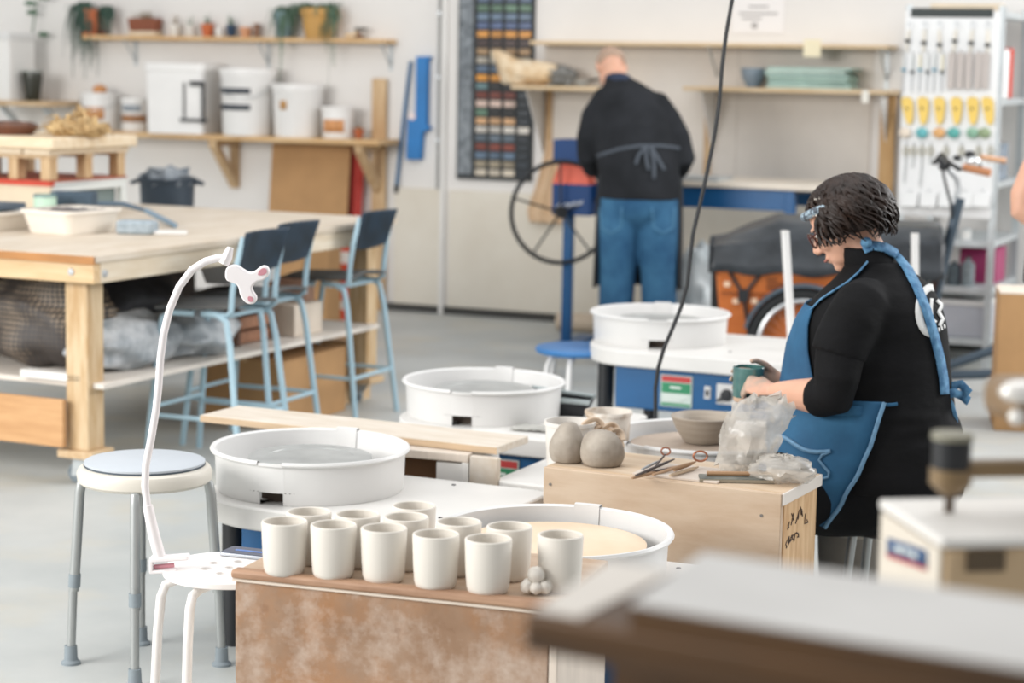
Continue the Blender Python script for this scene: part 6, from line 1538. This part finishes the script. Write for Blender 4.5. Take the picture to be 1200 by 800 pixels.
MB().grid(skirt, 44, 30).build('apron_skirt', M_denim, woman, solid=.005)
MB().tube([skirt(.0, k / 20) + Vector((-.002, .003, 0)) for k in range(21)], .006, 6).build('apron_hem', M_denim_seam, woman)
# waist band over the bib's lower edge
def band(u, v):
    z = .69 + .03 * v; th = math.radians(100 * (2 * u - 1)); c_, rx_, ry_ = tor(z); return Vector((c_ + (rx_ + .024) * math.cos(th), (ry_ + .024) * math.sin(th), z))
MB().grid(band, 36, 3).build('apron_waistband', M_denim, woman, solid=.005)
# pocket on the skirt's near side
pk = MB().tube([skirt(.06 + .2 * k / 12, .42 + .03 * math.sin(k / 2)) + Vector((.0, .006, .004)) for k in range(13)], .006, 6)
pk.tube([skirt(.06 + .02 * math.sin(k), .42 + .5 * k / 12) + Vector((.0, .006, .003)) for k in range(13)], .004, 6); pk.build('pocket_seam', M_denim_seam, woman)

bpy.context.view_layer.update()
dg = bpy.context.evaluated_depsgraph_get()
def surf(o):
    ev = o.evaluated_get(dg); me = ev.to_mesh(); mw = o.matrix_world
    tree = BVHTree.FromPolygons([mw @ v.co for v in me.vertices], [tuple(p.vertices) for p in me.polygons]); ev.to_mesh_clear(); return tree
def press(tree, px, py, off, minv):
    h = tree.ray_cast(Vector((0, 0, H)), ray(px, py).normalized())
    if h[0] is None: return None
    n = h[1] if h[1].dot(ray(px, py)) < 0 else -h[1]
    return minv @ (h[0] + n * off)
def ribbon(tree, minv, pts, hw, off, taper=None):
    # a strip lying on a surface along a polyline
    dense = []
    for i in range(len(pts) - 1):
        for k in range(5): f = k / 5; dense.append((pts[i][0] * (1 - f) + pts[i + 1][0] * f, pts[i][1] * (1 - f) + pts[i + 1][1] * f))
    dense.append(pts[-1]); L_, R_ = [], []; last = [None, None]
    for i, p in enumerate(dense):
        a, b_ = dense[max(0, i - 1)], dense[min(len(dense) - 1, i + 1)]
        dx, dy = b_[0] - a[0], b_[1] - a[1]; l = math.hypot(dx, dy) or 1; nx, ny = -dy / l * hw, dx / l * hw
        A_, B_ = press(tree, p[0] + nx, p[1] + ny, off, minv), press(tree, p[0] - nx, p[1] - ny, off, minv)
        if A_ is None and B_ is None: continue
        if A_ is None: A_ = B_ + (last[0] - last[1] if last[0] else Vector((0, 0, .01)))
        if B_ is None: B_ = A_ + (last[1] - last[0] if last[0] else Vector((0, 0, .01)))
        last = [A_, B_]; L_.append(A_); R_.append(B_)
    k = len(L_); return MB().add(L_ + R_, [[i, i + 1, k + i + 1, k + i] for i in range(k - 1)])
def surf_of(objs):
    vs, fs = [], []
    for o in objs:
        ev = o.evaluated_get(dg); me = ev.to_mesh(); k = len(vs); vs += [o.matrix_world @ v.co for v in me.vertices]; fs += [tuple(i + k for i in p.vertices) for p in me.polygons]; ev.to_mesh_clear()
    return BVHTree.FromPolygons(vs, fs)
st_tree = surf_of([shirt, collar_o, woman]); minv = woman.matrix_world.inverted()
ribbon(st_tree, minv, [(1012, 293), (1022, 288), (1036, 291), (1049, 299), (1061, 314), (1073, 337), (1084, 364), (1093, 394), (1100, 422), (1104, 446), (1105, 462)], 4.6, .006).build('apron_strap', M_strap, woman, solid=.005)
for sg in (1, -1):
    pts = []
    for a_, z_ in ((42, .955), (46, .985), (54, 1.01), (64, 1.035), (74, 1.06), (92, 1.088)):
        c_, rx_, ry_ = tor(z_); pts.append(Vector((c_ + (rx_ + .02) * math.cos(math.radians(a_)), sg * (ry_ + .02) * math.sin(math.radians(a_)), z_)))
    k = len(pts); sd = Vector((0, .0095, 0)); MB().add([p + Vector((-.004, sg * .0095, .004)) for p in pts] + [p - Vector((-.004, sg * .0095, .004)) for p in pts], [[i, i + 1, k + i + 1, k + i] for i in range(k - 1)]).build('apron_strap', M_strap, woman, solid=.005)
q = wl(1015, 284, .07); MB().ball(q, (.016, .016, .014), 12, 8, amp=.3).build('strap_knot', M_strap, woman)
# printed mark on the back: broken ring with a letter-like figure and a lettered arc
lg = MB()
def add(mb, o): mb.add(o.v, o.f)
ringp = [(1091 + 15 * math.cos(a), 364 + 27 * math.sin(a)) for a in [math.radians(70 + 215 * k / 14) for k in range(15)]]
add(lg, ribbon(st_tree, minv, ringp, 4.2, .0025))
add(lg, ribbon(st_tree, minv, [(1091, 350), (1090, 362), (1091, 374), (1096, 378)], 1.8, .0025))
add(lg, ribbon(st_tree, minv, [(1097, 352), (1103, 358), (1099, 366), (1104, 374), (1100, 382)], 1.9, .0025))
for k in range(9):
    x, y = 1079 + 3.3 * k, 381 + 2.2 * k - .32 * k * k * .9
    add(lg, ribbon(st_tree, minv, [(x, y), (x + .8, y + 4.5)], 1.0, .0025))
lg.build('back_print', mat('print_white', '#d9d9d7', .7), woman, solid=.0015)
# waist tie with bow
bw = MB()
kn = wl(1107, 462, .0)
def rib3(pts, w, up=(0, 1, 0)):
    m_ = MB(); pts = [Vector(p) for p in pts]; k = len(pts); L_, R_ = [], []
    for i, p in enumerate(pts):
        tg = (pts[min(i + 1, k - 1)] - pts[max(i - 1, 0)]).normalized(); sd = tg.cross(Vector((.1, 1, .1))).normalized(); L_.append(p + sd * w); R_.append(p - sd * w)
    m_.add(L_ + R_, [[i, i + 1, k + i + 1, k + i] for i in range(k - 1)]); return m_
for pts in ([(1107, 462), (1116, 452), (1126, 450), (1136, 461)], [(1107, 463), (1118, 460), (1128, 464), (1135, 470)], [(1105, 464), (1094, 470), (1093, 484), (1099, 500), (1101, 506)], [(1106, 464), (1113, 474), (1117, 488), (1118, 500)], [(1106, 465), (1104, 480), (1109, 494), (1108, 507)]):
    add(bw, rib3([wl(a, c_, .02 * math.sin(i * 1.3 + a)) for i, (a, c_) in enumerate(pts)], .012))
bwo = bw.build('apron_bow', M_strap, woman, solid=.004)
MB().ball(kn, (.016, .018, .016), 12, 8, amp=.2).build('bow_knot', M_strap, bwo)
ribbon(st_tree, minv, [(1038, 474), (1044, 474), (1051, 473)], 2.0, .004).build('waist_tie', M_denim, woman, solid=.004)
# clay specks on the sleeve
spk = MB()
for a, c_ in ((947, 459), (953, 455), (959, 453), (972, 481)): 
    q = wl(a, c_, .33); spk.ball(q + Vector((0, -.004, 0)), .0035, 8, 6)
# hair
hm = mat('dark_hair', '#1b120d', .5, col2='#2e1f17', scale=22, spec=.35)
hb = MB()
rg = random.Random(21)
RX, RY, RZ = .116, .103, .113
HCn = HC + Vector((-.018, 0, .012))
def hp(ph, th, k=1.0):
    d = Vector((math.sin(th) * math.cos(ph), math.sin(th) * math.sin(ph), math.cos(th)))
    return HCn + rot(y=.25) @ Vector((d.x * RX * k, d.y * RY * k, d.z * RZ * k))
sv = []; NU, NV = 40, 22
def shell(u, v):
    ph = 2 * PI * u; th = .02 + v * 1.0 * (1.95 if abs(((ph + PI) % (2 * PI)) - PI) > 1.0 else 1.0)
    return hp(ph, th, .97)
hb.grid(shell, NU, NV)
for i in range(420):
    ph = rg.uniform(-PI, PI); front = abs(ph) < 1.02
    th0 = rg.uniform(.05, .9); th1 = rg.uniform(1.0, 1.27) if front else rg.uniform(1.65, 2.1)
    tw = rg.uniform(-.4, .4); pts = []; rs = []; wv = rg.uniform(0, 6); am = rg.uniform(.03, .075); n_ = 18
    for k in range(n_):
        f = k / (n_ - 1); th = th0 + (th1 - th0) * f
        p = hp(ph + tw * f + am * 3.2 * math.sin(f * 9 + wv) * (.4 + f), th, 1.0 + rg.uniform(0, .03) + .09 * math.sin(f * 10 + wv) * (.25 + f * .75))
        if th > 1.65: p.z -= (th - 1.65) * .03; 
        pts.append(p); rs.append((.0085 if not front else .007) * (1 - .75 * f ** 3) * rg.uniform(.8, 1.1))
    hb.tube(pts, rs, 6, flat=.55)
for i in range(26):                                         # strands hanging beside the far cheek
    ph = rg.uniform(-1.25, -.75); pts = []; wv = rg.uniform(0, 6)
    p0 = hp(ph, 1.1, 1.0)
    for k in range(9):
        f = k / 8; pts.append(p0 + Vector((.015 * f + .008 * math.sin(f * 7 + wv), -.012 * math.sin(f * 5 + wv) * f, -.15 * f)))
    hb.tube(pts, [.006 * (1 - .8 * k / 8) for k in range(9)], 6, flat=.6)
hair = hb.build('hair', hm, woman, smooth=60)
fl_ = MB()
for i in range(16): fl_.ball(hp(rg.uniform(.75, 1.5), rg.uniform(.9, 1.6), 1.07), .0032, 6, 5)
fl_.build('clay_flecks', mat('fleck_pale', '#d5cdc2', .7), hair)
hbm = MB(); hbm.M = Hm
hbm.tube([(.1 * math.cos(a) - .008, .087 * math.sin(a), .052 + .012 * math.cos(a)) for a in [-1.5 + 3.0 * k / 24 for k in range(25)]], .012, 10, flat=1.0)
hbo = hbm.build('headband', mat('bandana', '#9fb3c0', .7, col2='#4d5660', scale=70, ramp=(.45, .55)), woman)
gl_ = MB(); gl_.M = Hm
for q in (-1, 1):
    gl_.tube([(.099 - .35 * abs(.026 * math.cos(a)) * .3, q * (.036 + .026 * math.cos(a)), -.006 + .021 * math.sin(a)) for a in [2 * PI * k / 24 for k in range(24)]], .0028, 8, closed=True)
    gl_.tube([(.096, q * .062, .002), (.06, q * .077, .004), (-.01, q * .084, .0)], .0026, 8)
gl_.tube([(.1, -.01, 0), (.103, 0, .002), (.1, .01, 0)], .0026, 8)
gl_.build('glasses', mat('glasses_oxblood', '#4a1f1c', .25), woman)
ln = MB(); ln.M = Hm
for q in (-1, 1): ln.prism([(q * .036 + .024 * math.cos(a), -.006 + .019 * math.sin(a)) for a in [2 * PI * k / 20 for k in range(20)]], .0965, .0975, 'yz')
lm = mat('lens_glass', '#dfe4e6', .05, alpha=.25); ln.build('lens', lm, woman)
# clay on the hands: cup she holds
t = thing('green_cup', 'dark green glazed cup held between the seated woman\'s hands', 'cup', tuple(Wm @ Vector((cupc.x, cupc.y, cupc.z - .05))), 0)
MB().lathe([(0, 0), (.036, 0), (.04, .004), (.042, .016)], 36).build('bare_foot', mat('bare_clay', '#c9ab92', .6), t)
MB().lathe([(.0425, .0155), (.0445, .05), (.0445, .098), (.0425, .1), (.041, .098), (.04, .02), (0, .018)], 40).build('cup_body', mat('teal_glaze', '#4a7672', .2, col2='#355c5c', scale=14, coat=.4), t)
# her stool and things on the floor below
sp_ = Wm @ Vector((.02, 0, 0))
t = thing('stool', 'low round stool with pale metal legs under the seated woman', 'stool', (sp_.x, sp_.y, 0), 0)
MB().lathe([(0, .345), (.15, .345), (.16, .35), (.16, .365), (.15, .37), (0, .37)], 36).build('seat', M_black, t)
for a in (20, 110, 200, 290):
    w = math.radians(a); d = Vector((math.cos(w), math.sin(w), 0)); MB().cyl(d * .12 + Vector((0, 0, .345)), d * .16, .0125, n=12).build('leg', M_alu, t)
p = at_z(985, 640, .0)
t = thing('grey_bucket', 'grey clay bucket on the floor behind the woman\'s stool legs', 'bucket', (at_y(1000, 640, 6.0).x + .02, 6.0, 0), 0)
MB().lathe([(0, 0), (.11, 0), (.115, .01), (.13, .26), (.125, .26), (.105, .015), (0, .012)], 32).build('bucket_body', mat('bucket_claygrey', '#9b948a', .6, var=.15), t)
MB().lathe([(.13, .24), (.136, .25), (.13, .262), (.124, .262)], 32).build('bucket_rim', mat('bucket_rim', '#b9b2a6', .6), t)

# ================= the man at the slab roller =================
MBs = Vector((.668, 10.95, 0)); MPH = math.radians(84)
Mm = Matrix.Translation(MBs) @ rot(z=MPH)
TM = [((-.005, 0, .90), .135, .2), ((0, 0, 1.0), .13, .205), ((.03, .02, 1.1), .135, .205), ((.09, .04, 1.22), .145, .21), ((.15, .06, 1.33), .14, .2), ((.2, .08, 1.405), .125, .175), ((.235, .095, 1.455), .1, .14), ((.26, .11, 1.49), .078, .1), ((.285, .14, 1.52), .062, .068)]
tl = math.radians(28)
def mring(i, k=1.0, add=0):
    c, rx, ry = TM[i]; t_ = tl * min(1, i / 3)
    return (Vector(c), Vector((math.cos(t_), 0, -math.sin(t_))) * (rx + add) * k, Vector((0, (ry + add) * k, 0)))
Hm2 = Matrix.Translation((.36, .19, 1.585)) @ rot(z=.25, y=math.radians(52))
b = MB(); b.loft([mring(i, .88) for i in range(9)], 26)
b.tube([(.25, .105, 1.47), (.295, .15, 1.525), (.335, .18, 1.565)], [.07, .06, .058], 16)
head(b, Hm2, 1.02, 1.08)
arms = {1: [(.2, .2, 1.41), (.19, .255, 1.32), (.15, .285, 1.2), (.15, .285, 1.12), (.26, .27, 1.05), (.38, .22, 1.03)],
        -1: [(.18, -.07, 1.385), (.16, -.125, 1.31), (.1, -.19, 1.22), (.06, -.225, 1.12), (.2, -.2, 1.06), (.36, -.15, 1.035)]}
for sg in (1, -1):
    b.tube(arms[sg], [.05, .055, .05, .046, .042, .03], 14)
    w_, e_ = Vector(arms[sg][5]), Vector(arms[sg][4]); hand(b, w_, (w_ - e_) + Vector((0, 0, -.02)), (0, 0, -1), (0, -sg, 0), 1.05, (.15, .25, .2), .4)
legs = {1: [(0, .1, .92), (0, .105, .75), (.01, .11, .5), (-.005, .112, .28), (-.01, .115, .08)], -1: [(0, -.1, .92), (0, -.105, .75), (.01, -.115, .5), (-.005, -.12, .28), (-.01, -.12, .08)]}
for sg in (1, -1):
    b.tube(legs[sg], [.095, .085, .058, .056, .04], 14)
    y_ = sg * .117; b.loft([((-.05, y_, .05), (0, .03, 0), (0, 0, .04)), ((.05, y_, .045), (0, .036, 0), (0, 0, .04)), ((.16, y_, .03), (0, .04, 0), (0, 0, .022)), ((.19, y_, .028), (0, .02, 0), (0, 0, .014))], 14)
man = b.build('person', M_skin, loc=tuple(MBs), rz=MPH, remesh=.009, relax=2)
tag(man, 'person in a charcoal sweater and jeans bending over the slab roller, back turned', 'person')
face_bits(man, Hm2, 1.02)
M_sweater = mat('charcoal_knit', '#202225', .9, col2='#2a2c30', scale=6, bump=.35, bscale=70, spec=.2)
sw = MB(); sw.loft([mring(i, 1.0, .014) for i in range(0, 9)], 36)
for sg in (1, -1): sw.tube([Vector((.2, sg * .04 + .09, 1.42 if sg > 0 else 1.41))] + [Vector(p) for p in arms[sg][:5]] + [Vector(arms[sg][4]).lerp(Vector(arms[sg][5]), .85)], [.08, .088, .086, .074, .068, .06, .045], 18)
sweater = sw.build('sweater', M_sweater, man, remesh=.011, relax=5)
MB().loft([(Vector((.258, .115, 1.485)), Vector((.09, 0, -.045)), Vector((0, .09, 0))), (Vector((.288, .145, 1.532)), Vector((.07, 0, -.035)), Vector((0, .075, 0))), (Vector((.29, .146, 1.534)), Vector((.06, 0, -.03)), Vector((0, .065, 0)))], 24).build('shirt_collar', mat('navy_collar', '#27324a', .8), man)
M_jeans = mat('jeans_blue', '#194a70', .85, col2='#3a6d90', scale=4.5, bump=.4, bscale=14, detail=6)
jn = MB(); jn.loft([(Vector((0, 0, z)), Vector((rx, 0, 0)), Vector((0, ry, 0))) for z, rx, ry in ((.72, .04, .05), (.76, .09, .14), (.81, .13, .195), (.86, .145, .205), (.92, .145, .207), (.98, .138, .2), (1.02, .13, .195))], 30)
for sg in (1, -1): jn.tube([Vector(p) for p in legs[sg]], [.112, .114, .1, .093, .09], 20)
jeans = jn.build('jeans', M_jeans, man, remesh=.011, relax=3)

for sg in (1, -1):
    y_ = sg * .117; MB().loft([((-.08, y_, .05), (0, .036, 0), (0, 0, .05)), ((.02, y_, .055), (0, .045, 0), (0, 0, .055)), ((.14, y_, .04), (0, .05, 0), (0, 0, .04)), ((.21, y_, .03), (0, .04, 0), (0, 0, .028)), ((.23, y_, .03), (0, .02, 0), (0, 0, .015))], 20).build('shoe', mat('shoe_brown', '#4a3c33', .6), man)
# dark apron: front flap hanging past the legs, tie at the back
def map_(u, v):
    z = 1.02 - .6 * v; th = math.radians(112 * (2 * u - 1)); return Vector((.02 + (.15 + .02 * v) * math.cos(th), (.225 + .015 * v) * math.sin(th), z))
M_apron2 = mat('apron_charcoal', '#26292d', .85, var=.15)
MB().grid(map_, 30, 16).build('apron', M_apron2, man, solid=.006)
bpy.context.view_layer.update(); dg = bpy.context.evaluated_depsgraph_get()
jt = surf(jeans); mj = man.matrix_world.inverted()
for x0 in (703, 764):
    pts = [(x0, 244), (x0 + 2, 266), (x0 + 13, 273), (x0 + 25, 266), (x0 + 26, 243)]
    ribbon(jt, mj, pts, 1.0, .003).build('pocket_seam', mat('jeans_seam', '#4d7fa0', .85), jeans, solid=.003)
tree2 = surf(sweater); mi2 = man.matrix_world.inverted()
M_tie = mat('tie_grey', '#4a515a', .8)
ribbon(tree2, mi2, [(700, 183), (725, 175), (750, 171), (775, 171), (797, 174)], 1.8, .004).build('apron_tie', M_tie, man, solid=.004)
tb_ = MB()
for pts in ([(757, 172), (757, 185), (760, 200)], [(762, 172), (770, 185), (778, 200)], [(756, 173), (748, 183), (745, 193)], [(762, 173), (766, 190), (766, 210)]): add(tb_, ribbon(tree2, mi2, pts, 1.9, .008))
tb_.build('tie_bow', M_tie, man, solid=.005)
# close-cropped grey fringe of hair
hh = MB(); hh.M = Hm2 @ Matrix.Scale(1.02, 4)
def fr(u, v):
    ph = math.radians(75 + 210 * u); th = math.radians(78 + 38 * v); d = Vector((math.sin(th) * math.cos(ph), math.sin(th) * math.sin(ph), math.cos(th)))
    return (-.012 + d.x * .0985, d.y * .0785, .03 + d.z * .09)
hh.grid(fr, 30, 10); hh.build('hair', mat('grey_fringe', '#b59a86', .8, var=.2, scale=60), man, solid=.003)

# ================= person mostly outside the right edge =================
TB_ = Vector((2.02, 7.45, 0)); Tm = Matrix.Translation(TB_)
def tl3(px, py, y=7.30): return at_y(px, py, y) - TB_
e3 = tl3(1194, 240)

sh3 = Vector((-.115, -.17, 1.38)); h3 = Vector((.02, -.2, .98))
b = MB(); b.loft([(Vector((0, 0, z)), Vector((rx, 0, 0)), Vector((0, ry, 0))) for z, rx, ry in ((.86, .12, .16), (.95, .125, .165), (1.1, .11, .14), (1.25, .125, .165), (1.36, .11, .17), (1.42, .07, .11), (1.47, .055, .06))], 24)
b.tube([(0, 0, 1.4), (.01, 0, 1.48), (.02, 0, 1.54)], [.065, .055, .055], 16)
Hm3 = Matrix.Translation((.025, 0, 1.62)); head(b, Hm3, 1.0)
ar = {-1: [sh3, sh3.lerp(e3, .5) + Vector((-.01, 0, 0)), e3 + Vector((.012, 0, .03)), e3 + Vector((.006, 0, -.01)), e3.lerp(h3, .5) + Vector((.0, 0, -.01)), h3 + Vector((.06, 0, .03))],
      1: [Vector((-.02, .17, 1.38)), Vector((-.04, .21, 1.24)), Vector((-.04, .22, 1.12)), Vector((0, .22, 1.09)), Vector((.12, .2, 1.06)), Vector((.24, .16, 1.05))]}
for sg in (-1, 1):
    b.tube(ar[sg], [.052, .05, .046, .045, .042, .03], 16); w_, e_ = Vector(ar[sg][5]), Vector(ar[sg][4])
    hand(b, w_, w_ - e_, (0, -sg, 0), (0, 0, 1), 1.0, (.4, .5, .4), .5)
for sg in (1, -1):
    y_ = sg * .09; b.tube([(0, y_, .9), (.0, y_, .7), (.01, y_, .48), (0, y_, .3), (0, y_, .08)], [.09, .08, .055, .052, .036], 14)
    b.loft([((-.04, y_, .05), (0, .03, 0), (0, 0, .04)), ((.06, y_, .045), (0, .036, 0), (0, 0, .04)), ((.17, y_, .03), (0, .04, 0), (0, 0, .022)), ((.2, y_, .028), (0, .02, 0), (0, 0, .014))], 14)
third = b.build('person', M_skin, loc=tuple(TB_), remesh=.009, relax=2)
tag(third, 'person in a black t-shirt at the right photo edge, only a bare elbow showing', 'person')
face_bits(third, Hm3)
ts = MB(); ts.loft([(Vector((0, 0, z)), Vector((rx + .012, 0, 0)), Vector((0, ry + .012, 0))) for z, rx, ry in ((.84, .14, .18), (.95, .135, .175), (1.1, .116, .15), (1.25, .125, .165), (1.36, .11, .17), (1.42, .07, .11), (1.45, .06, .07))], 28)
for sg in (-1, 1): ts.tube([Vector((0, sg * .1, 1.37)), Vector(ar[sg][0]), Vector(ar[sg][0]).lerp(Vector(ar[sg][2]), .38)], [.07, .07, .062], 18)
ts.build('shirt', M_blackcloth, third, remesh=.01, relax=3)
tr = MB(); tr.loft([(Vector((0, 0, z)), Vector((rx, 0, 0)), Vector((0, ry, 0))) for z, rx, ry in ((.76, .13, .17), (.88, .145, .185), (.99, .14, .178))], 26)
for sg in (1, -1): y_ = sg * .09; tr.tube([(0, y_, .88), (0, y_, .7), (.01, y_, .48), (0, y_, .3), (0, y_, .06)], [.105, .102, .085, .08, .075], 16)
tr.build('trousers', M_blacktrouser, third, remesh=.011, relax=3)
for sg in (1, -1):
    y_ = sg * .09; MB().loft([((-.07, y_, .05), (0, .036, 0), (0, 0, .05)), ((.02, y_, .055), (0, .045, 0), (0, 0, .055)), ((.15, y_, .04), (0, .05, 0), (0, 0, .04)), ((.22, y_, .03), (0, .02, 0), (0, 0, .015))], 20).build('shoe', M_black, third)
hh = MB(); hh.M = Hm3; hh.ball((-.02, 0, .05), (.1, .085, .085), 24, 16); hh.build('hair', hm, third)
# ------------------------------------------------------------------ light and camera
w = bpy.data.worlds.new('World'); scene.world = w; w.use_nodes = True
bg = w.node_tree.nodes['Background']; bg.inputs['Color'].default_value = (.98, .985, 1.0, 1); bg.inputs['Strength'].default_value = .5
def area(name, loc, target, size, sy, power, col=(1, 1, 1)):
    l = bpy.data.lights.new(name, 'AREA'); l.shape = 'RECTANGLE'; l.size = size; l.size_y = sy; l.energy = power; l.color = col
    o = bpy.data.objects.new(name, l); C.objects.link(o); o.location = loc
    o.rotation_euler = (Vector(target) - Vector(loc)).to_track_quat('-Z', 'Y').to_euler(); return o
area('window_light', (6.5, 8.5, 3.6), (0, 6.5, .6), 5, 2.5, 300, (1, 1, 1))
area('skylight', (0, 6.0, 5.2), (0, 6.5, 0), 7, 5, 150, (.98, .99, 1))
area('left_window_light', (-6.2, 2.5, 2.9), (.8, 9.5, .7), 4.5, 2.6, 440, (1, .985, .96))
cam = bpy.data.cameras.new('Camera'); co_ = bpy.data.objects.new('Camera', cam); C.objects.link(co_)
cam.sensor_width = 36; cam.sensor_fit = 'HORIZONTAL'; cam.lens = F / 1200 * 36
right = Vector((1, 0, 0)); up_ = Vector((0, _sp, _cp)); fwd = Vector((0, _cp, -_sp))
cr_ = right * _cr + up_ * _sr; cu_ = up_ * _cr - right * _sr
R3 = Matrix((cr_, cu_, -fwd)).transposed()
co_.matrix_world = Matrix.Translation((0, 0, H)) @ R3.to_4x4()
cam.clip_start = .05
cam.dof.use_dof = True; cam.dof.focus_distance = 4.7; cam.dof.aperture_fstop = cam.lens / 1000 / .0235
scene.camera = co_
vs = scene.view_settings; vs.view_transform = 'Standard'; vs.look = 'None'; vs.exposure = .3; vs.gamma = 1; vs.use_curve_mapping = False
